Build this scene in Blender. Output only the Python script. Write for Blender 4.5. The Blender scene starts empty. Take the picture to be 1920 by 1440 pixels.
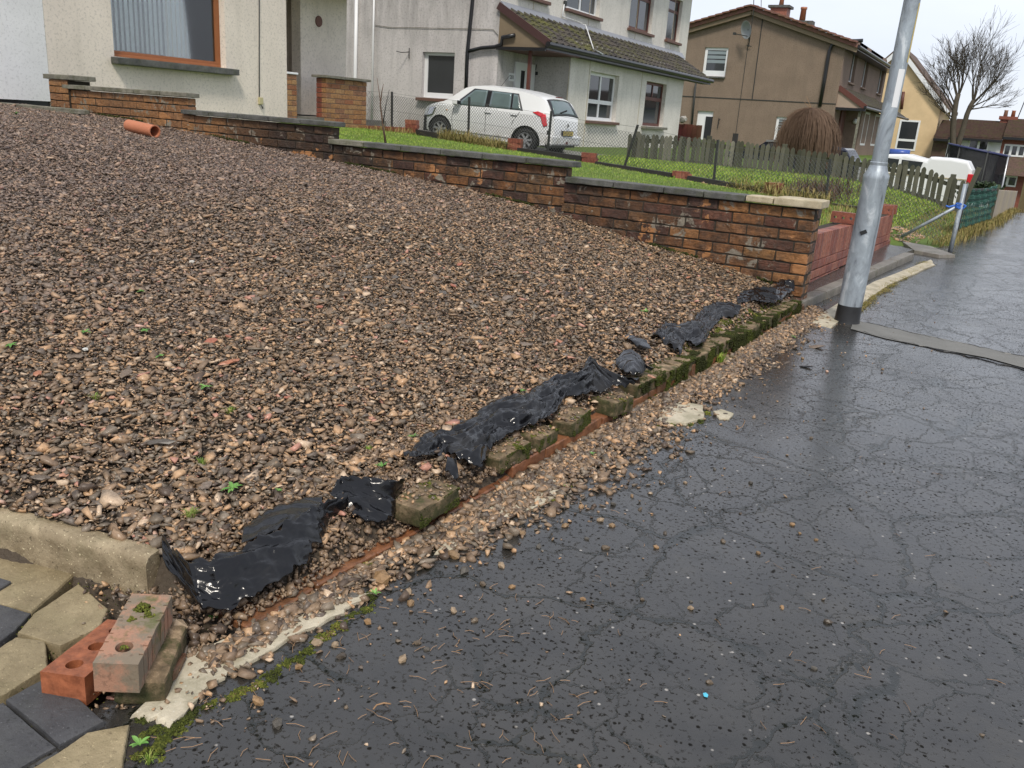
import bpy, bmesh, math, random
import numpy as np
from mathutils import Vector, Matrix
random.seed(7)
RNG = np.random.default_rng(7)
PI = math.pi
scn = bpy.context.scene
COL = scn.collection

# ------------------------------------------------------------------ camera
CF, CROLL, CPITCH, CH, CYAW = 1600.0, math.radians(4.0), math.radians(17.35), 1.15, math.radians(29.1)
_hd = np.array([-math.sin(CYAW), math.cos(CYAW), 0.0]); _rt = np.array([math.cos(CYAW), math.sin(CYAW), 0.0]); _up = np.array([0, 0, 1.0])
_F = _hd*math.cos(CPITCH) - _up*math.sin(CPITCH); _U = _hd*math.sin(CPITCH) + _up*math.cos(CPITCH)
_EX = math.cos(CROLL)*_rt + math.sin(CROLL)*_U; _EY = -math.sin(CROLL)*_rt + math.cos(CROLL)*_U
_C = np.array([0, 0, CH])
cam_d = bpy.data.cameras.new('camera'); cam = bpy.data.objects.new('camera', cam_d); COL.objects.link(cam)
cam_d.sensor_width = 36.0; cam_d.lens = CF*36.0/1920.0; cam_d.clip_start = 0.05; cam_d.clip_end = 2000
cam.matrix_world = Matrix(((_EX[0], _EY[0], -_F[0], 0), (_EX[1], _EY[1], -_F[1], 0), (_EX[2], _EY[2], -_F[2], CH), (0, 0, 0, 1)))
scn.camera = cam
scn.render.resolution_x = 1024; scn.render.resolution_y = 768

# survey helpers: where the sight line through a measured point of the photograph meets a plane of the place
def _ray(x, y):
    d = _F*CF + _EX*(x-960) - _EY*(y-720); return d/np.linalg.norm(d)
def onz(x, y, z=0.0):
    d = _ray(x, y); return Vector(_C + d*((z-CH)/d[2]))
def onx(x, y, X):
    d = _ray(x, y); return Vector(_C + d*(X/d[0]))
def ony(x, y, Y):
    d = _ray(x, y); return Vector(_C + d*(Y/d[1]))

# ------------------------------------------------------------------ world and light (overcast, wet day)
SUN_EL, SUN_AZ = math.radians(52), math.radians(150)
world = bpy.data.worlds.new("World"); scn.world = world; world.use_nodes = True
wn = world.node_tree; wn.nodes.clear()
w_out = wn.nodes.new('ShaderNodeOutputWorld'); w_bg = wn.nodes.new('ShaderNodeBackground')
w_sky = wn.nodes.new('ShaderNodeTexSky'); w_sky.sky_type = 'NISHITA'; w_sky.sun_disc = False
w_sky.sun_elevation = SUN_EL; w_sky.sun_rotation = SUN_AZ
w_mix = wn.nodes.new('ShaderNodeMixRGB'); w_mix.inputs[0].default_value = 0.9
w_tc = wn.nodes.new('ShaderNodeTexCoord'); w_map = wn.nodes.new('ShaderNodeMapping'); w_map.inputs['Scale'].default_value = (1, 1, 3.0)
w_no = wn.nodes.new('ShaderNodeTexNoise'); w_no.inputs['Scale'].default_value = 1.6; w_no.inputs['Detail'].default_value = 6; w_no.inputs['Roughness'].default_value = .5
w_rp = wn.nodes.new('ShaderNodeValToRGB')
w_rp.color_ramp.elements[0].position = .36; w_rp.color_ramp.elements[0].color = (3.85, 4.1, 4.75, 1)
w_rp.color_ramp.elements[1].position = .72; w_rp.color_ramp.elements[1].color = (4.95, 5.15, 5.6, 1)
wn.links.new(w_tc.outputs['Generated'], w_map.inputs[0]); wn.links.new(w_map.outputs[0], w_no.inputs['Vector']); wn.links.new(w_no.outputs['Fac'], w_rp.inputs[0])
wn.links.new(w_sky.outputs[0], w_mix.inputs[1]); wn.links.new(w_rp.outputs[0], w_mix.inputs[2])
wn.links.new(w_mix.outputs[0], w_bg.inputs[0]); w_bg.inputs[1].default_value = 0.10
wn.links.new(w_bg.outputs[0], w_out.inputs[0])
sd = bpy.data.lights.new('sun', 'SUN'); sd.energy = 1.5; sd.angle = math.radians(11); sd.color = (1.0, .93, .82)
sun = bpy.data.objects.new('sun', sd); COL.objects.link(sun)
_sdir = Vector((math.sin(SUN_AZ)*math.cos(SUN_EL), math.cos(SUN_AZ)*math.cos(SUN_EL), math.sin(SUN_EL)))
sun.rotation_euler = (-_sdir).to_track_quat('-Z', 'Y').to_euler(); sun.location = (0, 0, 30)
vs = scn.view_settings
scn.display_settings.display_device = 'sRGB'
vs.view_transform = 'Standard'; vs.look = 'None'; vs.gamma = 1.0; vs.exposure = 1.0; vs.use_curve_mapping = False
scn.cycles.max_bounces = 6

# ------------------------------------------------------------------ object helpers
def tag(o, label=None, cat=None, group=None, kind=None):
    if label: o['label'] = label
    if cat: o['category'] = cat
    if group: o['group'] = group
    if kind: o['kind'] = kind
    return o
def empty(name, loc=(0, 0, 0), rot=(0, 0, 0), label=None, cat=None, group=None):
    o = bpy.data.objects.new(name, None); COL.objects.link(o); o.location = loc; o.rotation_euler = rot; o.empty_display_size = .1
    bpy.context.view_layer.update if False else None
    return tag(o, label, cat, group)
def link(name, me, m=None, parent=None, loc=None, rot=None, scale=None):
    o = bpy.data.objects.new(name, me)
    COL.objects.link(o)
    if m is not None and me is not None and not me.materials: me.materials.append(m)
    if parent is not None: o.parent = parent
    if loc is not None: o.location = loc
    if rot is not None: o.rotation_euler = rot
    if scale is not None: o.scale = scale
    return o
class MB:
    def __init__(s): s.v = []; s.f = []
    def add(s, vs_, fs): n = len(s.v); s.v += [tuple(p) for p in vs_]; s.f += [tuple(i+n for i in f) for f in fs]; return s
    def hexa(s, p):   # 8 corners, bottom ring then top ring
        return s.add(p, [(3,2,1,0),(4,5,6,7),(0,1,5,4),(1,2,6,5),(2,3,7,6),(3,0,4,7)])
    def box(s, x0, x1, y0, y1, z0, z1):
        return s.hexa([(x0,y0,z0),(x1,y0,z0),(x1,y1,z0),(x0,y1,z0),(x0,y0,z1),(x1,y0,z1),(x1,y1,z1),(x0,y1,z1)])
    def obox(s, c, sz, M):  # oriented box, M 3x3 columns = axes
        P = []
        for k in (-.5, .5):
            for a, b in ((-.5,-.5),(.5,-.5),(.5,.5),(-.5,.5)):
                P.append(Vector(c) + M @ Vector((a*sz[0], b*sz[1], k*sz[2])))
        return s.hexa(P)
    def bar(s, a, b, w, h, up=(0,0,1)):
        a = Vector(a); b = Vector(b); d = (b-a); L = d.length; d.normalize(); u = Vector(up)
        x = d.cross(u); x.normalize(); u2 = x.cross(d)
        M = Matrix((x, u2, d)).transposed()
        return s.obox((a+b)/2, (w, h, L), M)
    def tube(s, pts, rad, n=8, cap=True):
        pts = [Vector(p) for p in pts]; k = len(pts)
        if not hasattr(rad, '__len__'): rad = [rad]*k
        rings = []
        prev = None
        for i, p in enumerate(pts):
            d = (pts[min(i+1, k-1)] - pts[max(i-1, 0)]).normalized()
            if prev is None:
                a = Vector((0, 0, 1)) if abs(d.z) < .9 else Vector((1, 0, 0)); x = d.cross(a).normalized()
            else:
                x = (prev - d*prev.dot(d)).normalized()
            prev = x; y = d.cross(x)
            rings.append([p + (x*math.cos(2*PI*j/n) + y*math.sin(2*PI*j/n))*rad[i] for j in range(n)])
        V = [q for r in rings for q in r]; Fc = []
        for i in range(k-1):
            for j in range(n):
                a = i*n+j; b = i*n+(j+1) % n; Fc.append((a, b, b+n, a+n))
        if cap: Fc.append(tuple(range(n-1, -1, -1))); Fc.append(tuple(range((k-1)*n, k*n)))
        return s.add(V, Fc)
    def mesh(s, name):
        me = bpy.data.meshes.new(name); me.from_pydata(s.v, [], s.f); me.update(); return me
    def build(s, name, m, parent=None, smooth=False, bevel=0, loc=None, rot=None):
        me = s.mesh(name)
        if smooth: me.polygons.foreach_set('use_smooth', [True]*len(me.polygons))
        o = link(name, me, m, parent, loc, rot)
        if bevel:
            b = o.modifiers.new('b', 'BEVEL'); b.width = bevel; b.segments = 2; b.limit_method = 'ANGLE'; b.angle_limit = .7
        return o
def smooth(o, ang=None):
    me = o.data; me.polygons.foreach_set('use_smooth', [True]*len(me.polygons))
    if ang is not None:
        me.set_sharp_from_angle(angle=ang)
    return o
def prism(outer, holes, O, U, V, N, t, name='prism'):
    """flat sheet with holes: (u,v) outlines on plane O+uU+vV, thickness t along N"""
    bm = bmesh.new(); O = Vector(O); U = Vector(U); V = Vector(V); N = Vector(N)
    edges = []; loops = []
    for lp in [outer]+list(holes):
        vv = [bm.verts.new(O+U*a+V*b) for a, b in lp]; loops.append(vv)
        for i in range(len(vv)): edges.append(bm.edges.new((vv[i], vv[(i+1) % len(vv)])))
    bmesh.ops.triangle_fill(bm, use_beauty=True, use_dissolve=False, edges=edges)
    top = list(bm.faces)
    m = {}
    for lp in loops:
        for v in lp: m[v] = bm.verts.new(v.co - N*t)
    for f in top: bm.faces.new([m[v] for v in reversed(f.verts)])
    for lp in loops:
        for i in range(len(lp)):
            a, b = lp[i], lp[(i+1) % len(lp)]; bm.faces.new((a, b, m[b], m[a]))
    bmesh.ops.recalc_face_normals(bm, faces=bm.faces)
    me = bpy.data.meshes.new(name); bm.to_mesh(me); bm.free(); return me
def rect(u0, u1, v0, v1): return [(u0, v0), (u1, v0), (u1, v1), (u0, v1)]
def grid_mesh(name, xs, ys, zf, flip=False):
    X, Y = np.meshgrid(xs, ys); Z = zf(X, Y); n, m = X.shape
    v = np.stack([X, Y, Z], -1).reshape(-1, 3)
    i = (np.arange(n-1)[:, None]*m + np.arange(m-1)[None]).reshape(-1)
    f = np.stack([i, i+1, i+m+1, i+m], -1)
    return np_mesh(name, v, f)
def np_mesh(name, v, f, attr=None, smooth=False):
    me = bpy.data.meshes.new(name); k = f.shape[1]
    me.vertices.add(len(v)); me.vertices.foreach_set('co', np.ascontiguousarray(v, dtype=np.float32).ravel())
    me.loops.add(len(f)*k); me.loops.foreach_set('vertex_index', np.ascontiguousarray(f, dtype=np.int32).ravel())
    me.polygons.add(len(f)); me.polygons.foreach_set('loop_start', np.arange(0, len(f)*k, k, dtype=np.int32))
    try: me.polygons.foreach_set('loop_total', np.full(len(f), k, dtype=np.int32))
    except Exception: pass
    if smooth: me.polygons.foreach_set('use_smooth', np.ones(len(f), dtype=bool))
    for nm, a in (attr or {}).items():
        at = me.attributes.new(nm, 'FLOAT', 'POINT'); at.data.foreach_set('value', np.ascontiguousarray(a, dtype=np.float32))
    me.update(calc_edges=True); me.validate(); return me

# smooth value noise for geometry
_NT = RNG.random((256, 256))
def vnoise(x, y, s=1.0, o=0):
    x = np.asarray(x, float)*s+o*17.3+100; y = np.asarray(y, float)*s+o*9.1+100
    xi = np.floor(x).astype(int); yi = np.floor(y).astype(int); fx = x-xi; fy = y-yi
    fx = fx*fx*(3-2*fx); fy = fy*fy*(3-2*fy)
    g = lambda a, b: _NT[a % 256, b % 256]
    return (g(xi, yi)*(1-fx)+g(xi+1, yi)*fx)*(1-fy)+(g(xi, yi+1)*(1-fx)+g(xi+1, yi+1)*fx)*fy - .5

# ------------------------------------------------------------------ material helpers
class NT:
    def __init__(s, name, rough=.7, spec=.5, metal=0.0):
        s.m = bpy.data.materials.new(name); s.m.use_nodes = True; s.t = s.m.node_tree; s.t.nodes.clear()
        s.out = s.n('ShaderNodeOutputMaterial'); s.b = s.n('ShaderNodeBsdfPrincipled'); s.l(s.b.outputs[0], s.out.inputs[0])
        s.b.inputs['Roughness'].default_value = rough; s.b.inputs['Specular IOR Level'].default_value = spec; s.b.inputs['Metallic'].default_value = metal
        s.pos = s.n('ShaderNodeNewGeometry').outputs['Position']
    def n(s, t, **k):
        nd = s.t.nodes.new(t)
        for a, v in k.items(): setattr(nd, a, v)
        return nd
    def l(s, a, b): s.t.links.new(a, b)
    def setin(s, sock, v):
        if hasattr(v, 'links') or isinstance(v, bpy.types.NodeSocket): s.l(v, sock)
        else: sock.default_value = v
    def map(s, scale=(1, 1, 1), rot=(0, 0, 0), vec=None, loc=(0, 0, 0)):
        m = s.n('ShaderNodeMapping'); s.l(vec or s.pos, m.inputs[0]); m.inputs['Scale'].default_value = scale; m.inputs['Rotation'].default_value = rot; m.inputs['Location'].default_value = loc
        return m.outputs[0]
    def noise(s, scale, det=4, rough=.6, vec=None, dist=0.0):
        nd = s.n('ShaderNodeTexNoise'); s.l(vec or s.pos, nd.inputs['Vector']); nd.inputs['Scale'].default_value = scale
        nd.inputs['Detail'].default_value = det; nd.inputs['Roughness'].default_value = rough; nd.inputs['Distortion'].default_value = dist
        return nd.outputs['Fac']
    def vor(s, scale, feat='F1', vec=None, out='Distance', rnd=1.0):
        nd = s.n('ShaderNodeTexVoronoi', feature=feat); s.l(vec or s.pos, nd.inputs['Vector']); nd.inputs['Scale'].default_value = scale; nd.inputs['Randomness'].default_value = rnd
        return nd.outputs[out]
    def ramp(s, fac, stops, interp='LINEAR'):
        nd = s.n('ShaderNodeValToRGB'); s.l(fac, nd.inputs[0]); cr = nd.color_ramp; cr.interpolation = interp
        while len(cr.elements) < len(stops): cr.elements.new(.5)
        for e, (p, c) in zip(cr.elements, stops):
            e.position = p; e.color = (c, c, c, 1) if not hasattr(c, '__len__') else (*c, 1)
        return nd.outputs[0]
    def mix(s, fac, a, b, mode='MIX'):
        nd = s.n('ShaderNodeMixRGB', blend_type=mode); s.setin(nd.inputs[0], fac)
        for i, v in ((1, a), (2, b)):
            if isinstance(v, bpy.types.NodeSocket): s.l(v, nd.inputs[i])
            else: nd.inputs[i].default_value = (*v, 1) if hasattr(v, '__len__') else (v, v, v, 1)
        return nd.outputs[0]
    def math(s, op, a, b=0.0, clamp=False):
        nd = s.n('ShaderNodeMath', operation=op, use_clamp=clamp); s.setin(nd.inputs[0], a); s.setin(nd.inputs[1], b); return nd.outputs[0]
    def rnd(s): return s.n('ShaderNodeObjectInfo').outputs['Random']
    def attr(s, nm): nd = s.n('ShaderNodeAttribute'); nd.attribute_name = nm; return nd.outputs['Fac']
    def col(s, c):
        if isinstance(c, bpy.types.NodeSocket): s.l(c, s.b.inputs['Base Color'])
        else: s.b.inputs['Base Color'].default_value = (*c, 1)
        return s
    def rough(s, c): s.setin(s.b.inputs['Roughness'], c); return s
    def bump(s, h, strength=.5, dist=.01, prev=None):
        nd = s.n('ShaderNodeBump'); s.l(h, nd.inputs['Height']); nd.inputs['Strength'].default_value = strength; nd.inputs['Distance'].default_value = dist
        if prev: s.l(prev, nd.inputs['Normal'])
        s.l(nd.outputs[0], s.b.inputs['Normal']); return nd.outputs[0]
def plain(name, col, rough=.6, spec=.5, var=.15, scale=6, bumpd=0.0, bscale=40, metal=0.0):
    t = NT(name, rough, spec, metal)
    n = t.noise(scale, 5, .65)
    t.col(t.mix(n, tuple(c*(1-var) for c in col), tuple(min(1, c*(1+var)) for c in col)))
    if bumpd: t.bump(t.noise(bscale, 4), .6, bumpd)
    return t.m

# --- asphalt
def asphalt_mat(name, dark=1.0, cracks=True):
    t = NT(name, .4, .42)
    big = t.noise(.9, 4, .55); mid = t.noise(5, 5, .65); fine = t.noise(130, 3, .7)
    c = t.ramp(mid, [(.3, (.0175*dark, .0165*dark, .0145*dark)), (.7, (.037*dark, .0345*dark, .030*dark))])
    c = t.mix(t.ramp(t.noise(3.2, 6, .7), [(.56, 0.), (.72, .5)]), c, (.055, .048, .034))       # silt
    spk = t.vor(75, 'F1', out='Distance'); sel = t.n('ShaderNodeTexWhiteNoise')
    vc = t.n('ShaderNodeTexVoronoi'); t.l(t.pos, vc.inputs['Vector']); vc.inputs['Scale'].default_value = 60
    t.l(vc.outputs['Color'], sel.inputs['Vector'])
    dot = t.math('MULTIPLY', t.ramp(vc.outputs['Distance'], [(.16, 1.), (.3, 0.)]), t.ramp(sel.outputs['Value'], [(.955, 0.), (.965, 1.)], 'CONSTANT'))
    c = t.mix(dot, c, (.30, .28, .25))                                                          # pale chippings
    pv = t.n('ShaderNodeTexVoronoi'); t.l(t.pos, pv.inputs['Vector']); pv.inputs['Scale'].default_value = 52
    psel = t.n('ShaderNodeTexWhiteNoise'); t.l(pv.outputs['Color'], psel.inputs['Vector'])
    wob = t.math('ADD', pv.outputs['Distance'], t.math('MULTIPLY', t.noise(110, 3, .6), .35))
    pit = t.math('MAXIMUM', t.math('MULTIPLY', t.ramp(wob, [(.30, 1.), (.45, 0.)]), t.ramp(psel.outputs['Value'], [(.78, 0.), (.86, 1.)])), t.math('MULTIPLY', t.ramp(t.noise(78, 4, .6, dist=.3), [(.57, 0.), (.66, .9)]), t.ramp(t.noise(2.2, 4, .6), [(.38, .25), (.58, 1.)])))
    c = t.mix(t.math('MULTIPLY', pit, .75), c, (.006, .006, .006))
    h = t.math('MULTIPLY', pit, -1.0)
    if cracks:
        dv = t.n('ShaderNodeVectorMath', operation='ADD')
        nz = t.n('ShaderNodeTexNoise'); t.l(t.pos, nz.inputs['Vector']); nz.inputs['Scale'].default_value = 4.5; nz.inputs['Detail'].default_value = 7; nz.inputs['Roughness'].default_value = .62
        sc = t.n('ShaderNodeVectorMath', operation='SCALE'); t.l(nz.outputs['Color'], sc.inputs[0]); sc.inputs['Scale'].default_value = .26
        t.l(t.pos, dv.inputs[0]); t.l(sc.outputs[0], dv.inputs[1])
        mp = t.map((1, .8, 0.0), (0, 0, .5), vec=dv.outputs[0])
        e1 = t.vor(2.1, 'DISTANCE_TO_EDGE', vec=mp); e2 = t.vor(4.6, 'DISTANCE_TO_EDGE', vec=mp)
        k1 = t.math('MULTIPLY', t.ramp(e1, [(.0, 1.), (.009, .95), (.017, 0.)]), t.ramp(t.noise(1.3, 3), [(.34, .0), (.44, 1.)]))
        k2 = t.math('MULTIPLY', t.ramp(e2, [(.0, 1.), (.009, .9), (.018, 0.)]), t.ramp(t.noise(1.0, 3), [(.40, 0.), (.50, 1.)]))
        k = t.math('MAXIMUM', k1, k2)
        halo = t.math('MULTIPLY', t.ramp(e1, [(.0, .6), (.034, 0.)]), t.ramp(t.noise(1.9, 5, .7), [(.46, 0.), (.62, 1.)]))
        c = t.mix(halo, c, t.mix(t.noise(26, 4), (.03, .032, .022), (.075, .066, .042)))
        c = t.mix(k, c, (.007, .008, .005))
        h = t.math('SUBTRACT', h, t.math('MULTIPLY', k, 1.5))
    h = t.math('ADD', h, t.math('MULTIPLY', fine, .5)); h = t.math('ADD', h, t.math('MULTIPLY', t.noise(28, 3), .35))
    t.col(c)
    wet = t.ramp(t.noise(1.4, 5, .6), [(.35, .07), (.65, .20)])
    t.rough(t.math('ADD', t.math('ADD', wet, t.math('MULTIPLY', t.noise(40, 3), .10)), t.math('MULTIPLY', pit, .6), True))
    t.setin(t.b.inputs['Specular IOR Level'], t.ramp(pit, [(0, .72), (.6, .05)]))
    t.bump(h, .5, .0022)
    return t.m
# --- bricks
def brick_mat(name, cols, stain=None, rustic=.0, dirt=.5, rough=.55, lich=0.0):
    t = NT(name, rough, .4)
    r = t.rnd(); k = len(cols)
    c = t.ramp(r, [(i/k, cc) for i, cc in enumerate(cols)], 'CONSTANT')
    n = t.noise(38, 5, .7); c = t.mix(t.ramp(n, [(.35, .75), (.65, 0.)]), c, t.mix(1, c, (.35, .3, .28), 'MULTIPLY'))
    vm = t.noise(9, 5, .7)
    c = t.mix(t.math('MULTIPLY', t.ramp(vm, [(.42, 0.), (.65, 1.)]), dirt), c, (.022, .018, .014))
    if stain is not None:
        c = t.mix(stain(t), c, (.016, .013, .011))
    if stain is _stain_wall:
        sx = t.n('ShaderNodeSeparateXYZ'); t.l(t.pos, sx.inputs[0]); c = t.mix(t.math('MULTIPLY', t.ramp(t.math('MULTIPLY', sx.outputs[0], -.1), [(.60, 0.), (.72, .65)]), t.ramp(n, [(.3, .3), (.6, 1.)])), c, (.34,.17,.07))
    if lich:
        c = t.mix(t.math('MULTIPLY', t.ramp(t.noise(7.5, 6, .65, dist=.6), [(.585, 0.), (.63, 1.)]), lich), c, (.23, .20, .155))
        c = t.mix(t.math('MULTIPLY', t.ramp(t.noise(6.1, 5, .6, vec=t.map((1, 1, 1), loc=(5, 3, 1))), [(.62, 0.), (.65, 1.)]), lich), c, (.37, .17, .065))
    t.col(c)
    if rustic:
        w = t.noise(30, 6, .75, vec=t.map((.45, .45, 1.3)), dist=1.2)
        t.bump(t.math('ADD', t.math('MULTIPLY', w, 1.4), t.math('MULTIPLY', n, .3)), .9, .008*rustic)
    else: t.bump(n, .5, .003)
    t.rough(t.ramp(t.noise(12, 4), [(.3, rough-.15), (.7, rough+.15)]))
    return t.m
def _stain_wall(t):   # soot-dark middle of the dividing wall
    sx = t.n('ShaderNodeSeparateXYZ'); t.l(t.pos, sx.inputs[0])
    band = t.ramp(t.math('MULTIPLY', t.math('ADD', sx.outputs[0], 10.0), .1), [(.10, .0), (.28, .05), (.34, .9), (.45, .92), (.58, .45), (.70, .62), (.76, .6), (.82, .12), (.95, .05)])
    n = t.noise(3.2, 5, .65)
    return t.math('MULTIPLY', t.ramp(t.math('ADD', band, t.math('SUBTRACT', n, .5)), [(.35, 0.), (.75, 1.)]), .78)
def render_mat(name, col, speck=.35, streak=.25, streakcol=(.12, .11, .10), bscale=130, bd=.008, grime=None, sps=30):
    t = NT(name, .85, .25)
    n1 = t.noise(sps, 4, .8); n2 = t.noise(1.3, 5, .6)
    c = t.mix(t.ramp(n2, [(.3, 0.), (.7, 1.)]), tuple(x*.88 for x in col), tuple(min(.9, x*1.06) for x in col))
    c = t.mix(t.math('MULTIPLY', t.ramp(n1, [(.39, 1.), (.47, 0.)]), speck), c, tuple(x*.42 for x in col))
    st = t.noise(3.0, 5, .65, vec=t.map((1, 1, .13)))
    c = t.mix(t.math('MULTIPLY', t.ramp(st, [(.48, 0.), (.72, 1.)]), streak), c, streakcol)
    if grime: c = t.mix(grime(t), c, (.10, .095, .08))
    t.col(c); t.bump(t.noise(bscale, 3, .7), .7, bd)
    return t.m

M = {}
M['asphalt'] = asphalt_mat('wet asphalt')
M['asphalt_patch'] = asphalt_mat('asphalt patch strip', 1.5, False)
M['brick'] = brick_mat('rustic buff brick', [(.29,.125,.042),(.20,.09,.037),(.33,.155,.055),(.15,.06,.034),(.26,.12,.048),(.115,.055,.037),(.35,.175,.062)], _stain_wall, 1.25, .75, .55, 1.0)
M['brick_red'] = brick_mat('red brick', [(.29,.095,.06),(.34,.12,.075),(.25,.08,.055),(.36,.14,.09)], None, 0, .25)
M['brick_buff'] = brick_mat('buff brick', [(.42,.22,.09),(.46,.27,.12),(.36,.15,.07),(.44,.24,.10),(.33,.17,.09)], None, .35, .25, .7)
M['brick_base'] = brick_mat('orange base brick', [(.30,.125,.055),(.24,.10,.048),(.17,.08,.04),(.27,.12,.055)], None, 0, .5, .45)
M['mortar'] = plain('dark mortar', (.045, .038, .03), .9, .2, .5, 20, .004, 60)
M['mortar_pale'] = plain('pale mortar', (.22, .17, .13), .9, .2, .3, 20, .003, 60)
# --- stones
def stone_mat(name, near=True):
    t = NT(name, .42, .45)
    r = t.attr('rnd')
    pal = [(0, (0.098,0.068,0.048)), (.10, (0.216,0.147,0.094)), (.26, (0.254,0.173,0.106)), (.40, (0.160,0.124,0.087)), (.52, (0.321,0.215,0.132)), (.62, (0.134,0.105,0.081)), (.69, (0.480,0.305,0.171)), (.79, (0.229,0.183,0.135)), (.88, (0.491,0.301,0.164)), (.94, (0.588,0.437,0.299)), (.975, (0.487,0.243,0.174)), (.99, (0.582,0.373,0.279))]
    c = t.ramp(r, pal, 'CONSTANT')
    # the far part of the garden is covered with a greyer, mauver chip
    sx = t.n('ShaderNodeSeparateXYZ'); t.l(t.pos, sx.inputs[0])
    far = t.ramp(t.math('ADD', t.math('MULTIPLY', sx.outputs[0], -.1), t.math('MULTIPLY', t.noise(.8, 3), .3)), [(.42, 0.), (.66, 1.)])
    cf = t.ramp(t.attr('rnd2'), [(0, (0.087,0.065,0.061)), (.25, (0.186,0.138,0.123)), (.5, (0.228,0.167,0.145)), (.7, (0.130,0.100,0.091)), (.85, (0.375,0.281,0.235)), (.95, (0.478,0.326,0.230))], 'CONSTANT')
    c = t.mix(t.math('MULTIPLY', far, .65), c, cf)
    n = t.noise(140, 4, .7); c = t.mix(t.ramp(n, [(.35, .5), (.6, 0.)]), c, t.mix(1, c, (.4, .38, .36), 'MULTIPLY'))
    t.col(c); t.bump(n, .35, .002); t.rough(t.ramp(t.attr('rnd2'), [(0, .26), (1, .6)]))
    return t.m
M['stone'] = stone_mat('garden gravel')
def solo_stone(name, pal):
    t = NT(name, .42, .45); c = t.ramp(t.rnd(), [(i/len(pal), p) for i, p in enumerate(pal)], 'CONSTANT')
    n = t.noise(120, 4, .7); c = t.mix(t.ramp(n, [(.35, .55), (.6, 0.)]), c, t.mix(1, c, (.35, .33, .3), 'MULTIPLY'))
    t.col(c); t.bump(n, .4, .002); return t.m
M['stone_brown'] = solo_stone('loose stone', [(.12,.09,.06),(.22,.14,.07),(.09,.08,.065),(.28,.17,.08),(.07,.055,.04),(.30,.22,.14)])
M['terracotta'] = solo_stone('terracotta shard', [(.40,.16,.085),(.44,.22,.14),(.34,.12,.07),(.40,.24,.17)])
M['slate'] = solo_stone('flat brown slab', [(.13,.10,.075),(.17,.125,.09),(.10,.085,.07),(.20,.155,.12)])
M['white_stone'] = solo_stone('white pebble', [(.6,.6,.56),(.5,.47,.42)])
t = NT('garden soil', .75, .3); t.col(t.mix(t.noise(22, 6, .7), (.035,.027,.019), (.105,.08,.056))); t.bump(t.math('ADD', t.noise(45, 5, .7), t.vor(60)), .9, .012); M['soil'] = t.m
def concrete(name, a, b, pit=.5, moss=0.0, rough=.7):
    t = NT(name, rough, .35); c = t.mix(t.ramp(t.noise(7, 6, .7), [(.3, 0.), (.7, 1.)]), a, b)
    c = t.mix(t.math('MULTIPLY', t.ramp(t.noise(120, 3, .8), [(.30, 1.), (.42, 0.)]), pit), c, tuple(x*.25 for x in a))
    c = t.mix(t.math('MULTIPLY', t.ramp(t.noise(160, 2, .6, vec=t.map(loc=(3, 1, 2))), [(.66, 0.), (.72, 1.)]), pit), c, tuple(min(.8, x*2.0) for x in b))
    if moss: c = t.mix(t.math('MULTIPLY', t.ramp(t.noise(11, 5, .7, vec=t.map(loc=(2, 7, 4))), [(.5, 0.), (.6, 1.)]), moss), c, (.05, .06, .012))
    t.col(c); t.bump(t.noise(90, 4, .75), .7, .004); return t.m
M['kerb'] = concrete('old kerb concrete', (.14,.105,.06), (.43,.35,.23), .8, .15)
M['haunch'] = concrete('pale cement', (.30,.26,.18), (.56,.50,.38), .35, .25)
M['coping_dark'] = concrete('dark coping', (.045,.045,.043), (.14,.14,.13), .8, .3)
M['coping_pale'] = concrete('pale coping', (.34,.28,.18), (.55,.48,.34), .5, .15)
M['coping_mossy'] = concrete('weathered coping', (.10,.095,.075), (.25,.235,.19), .5, .4)
M['paver_buff'] = concrete('buff paver', (.16,.125,.07), (.34,.275,.165), .5, .12, .5)
M['paver_dark'] = concrete('charcoal paver', (.042,.042,.045), (.085,.085,.088), .65, .05, .45)
t = NT('mossy broken block', .75, .3); n = t.noise(17, 6, .75); c = t.ramp(n, [(.32, (.06,.045,.025)), (.5, (.17,.12,.07)), (.66, (.36,.26,.16))]); c = t.mix(t.ramp(t.noise(13, 5, .7, vec=t.map(loc=(4,2,2))), [(.5, 0.), (.6, .8)]), c, (.05,.055,.015))
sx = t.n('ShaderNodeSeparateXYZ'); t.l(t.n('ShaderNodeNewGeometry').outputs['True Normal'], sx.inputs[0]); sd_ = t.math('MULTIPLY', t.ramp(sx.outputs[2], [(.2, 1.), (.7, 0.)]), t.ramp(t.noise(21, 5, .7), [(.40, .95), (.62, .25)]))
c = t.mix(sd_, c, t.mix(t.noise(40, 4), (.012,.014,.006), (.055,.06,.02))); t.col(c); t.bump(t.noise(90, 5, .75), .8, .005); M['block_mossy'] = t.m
M['block_plain'] = concrete('mossy broken block', (.12,.085,.05), (.36,.27,.17), .6, .6)
M['slab_grey'] = concrete('grey concrete', (.11,.10,.085), (.22,.20,.17), .5, .25, .5)
t = NT('moss', .9, .2); t.col(t.ramp(t.attr('rnd'), [(0, (.028,.032,.009)), (.4, (.055,.068,.012)), (.7, (.10,.11,.02)), (.9, (.17,.18,.03)), (1, (.10,.07,.03))])); M['moss'] = t.m
M['patch'] = plain('matt repair strip', (.15,.147,.135), .7, .3, .35, 5, .003, 60)
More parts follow.
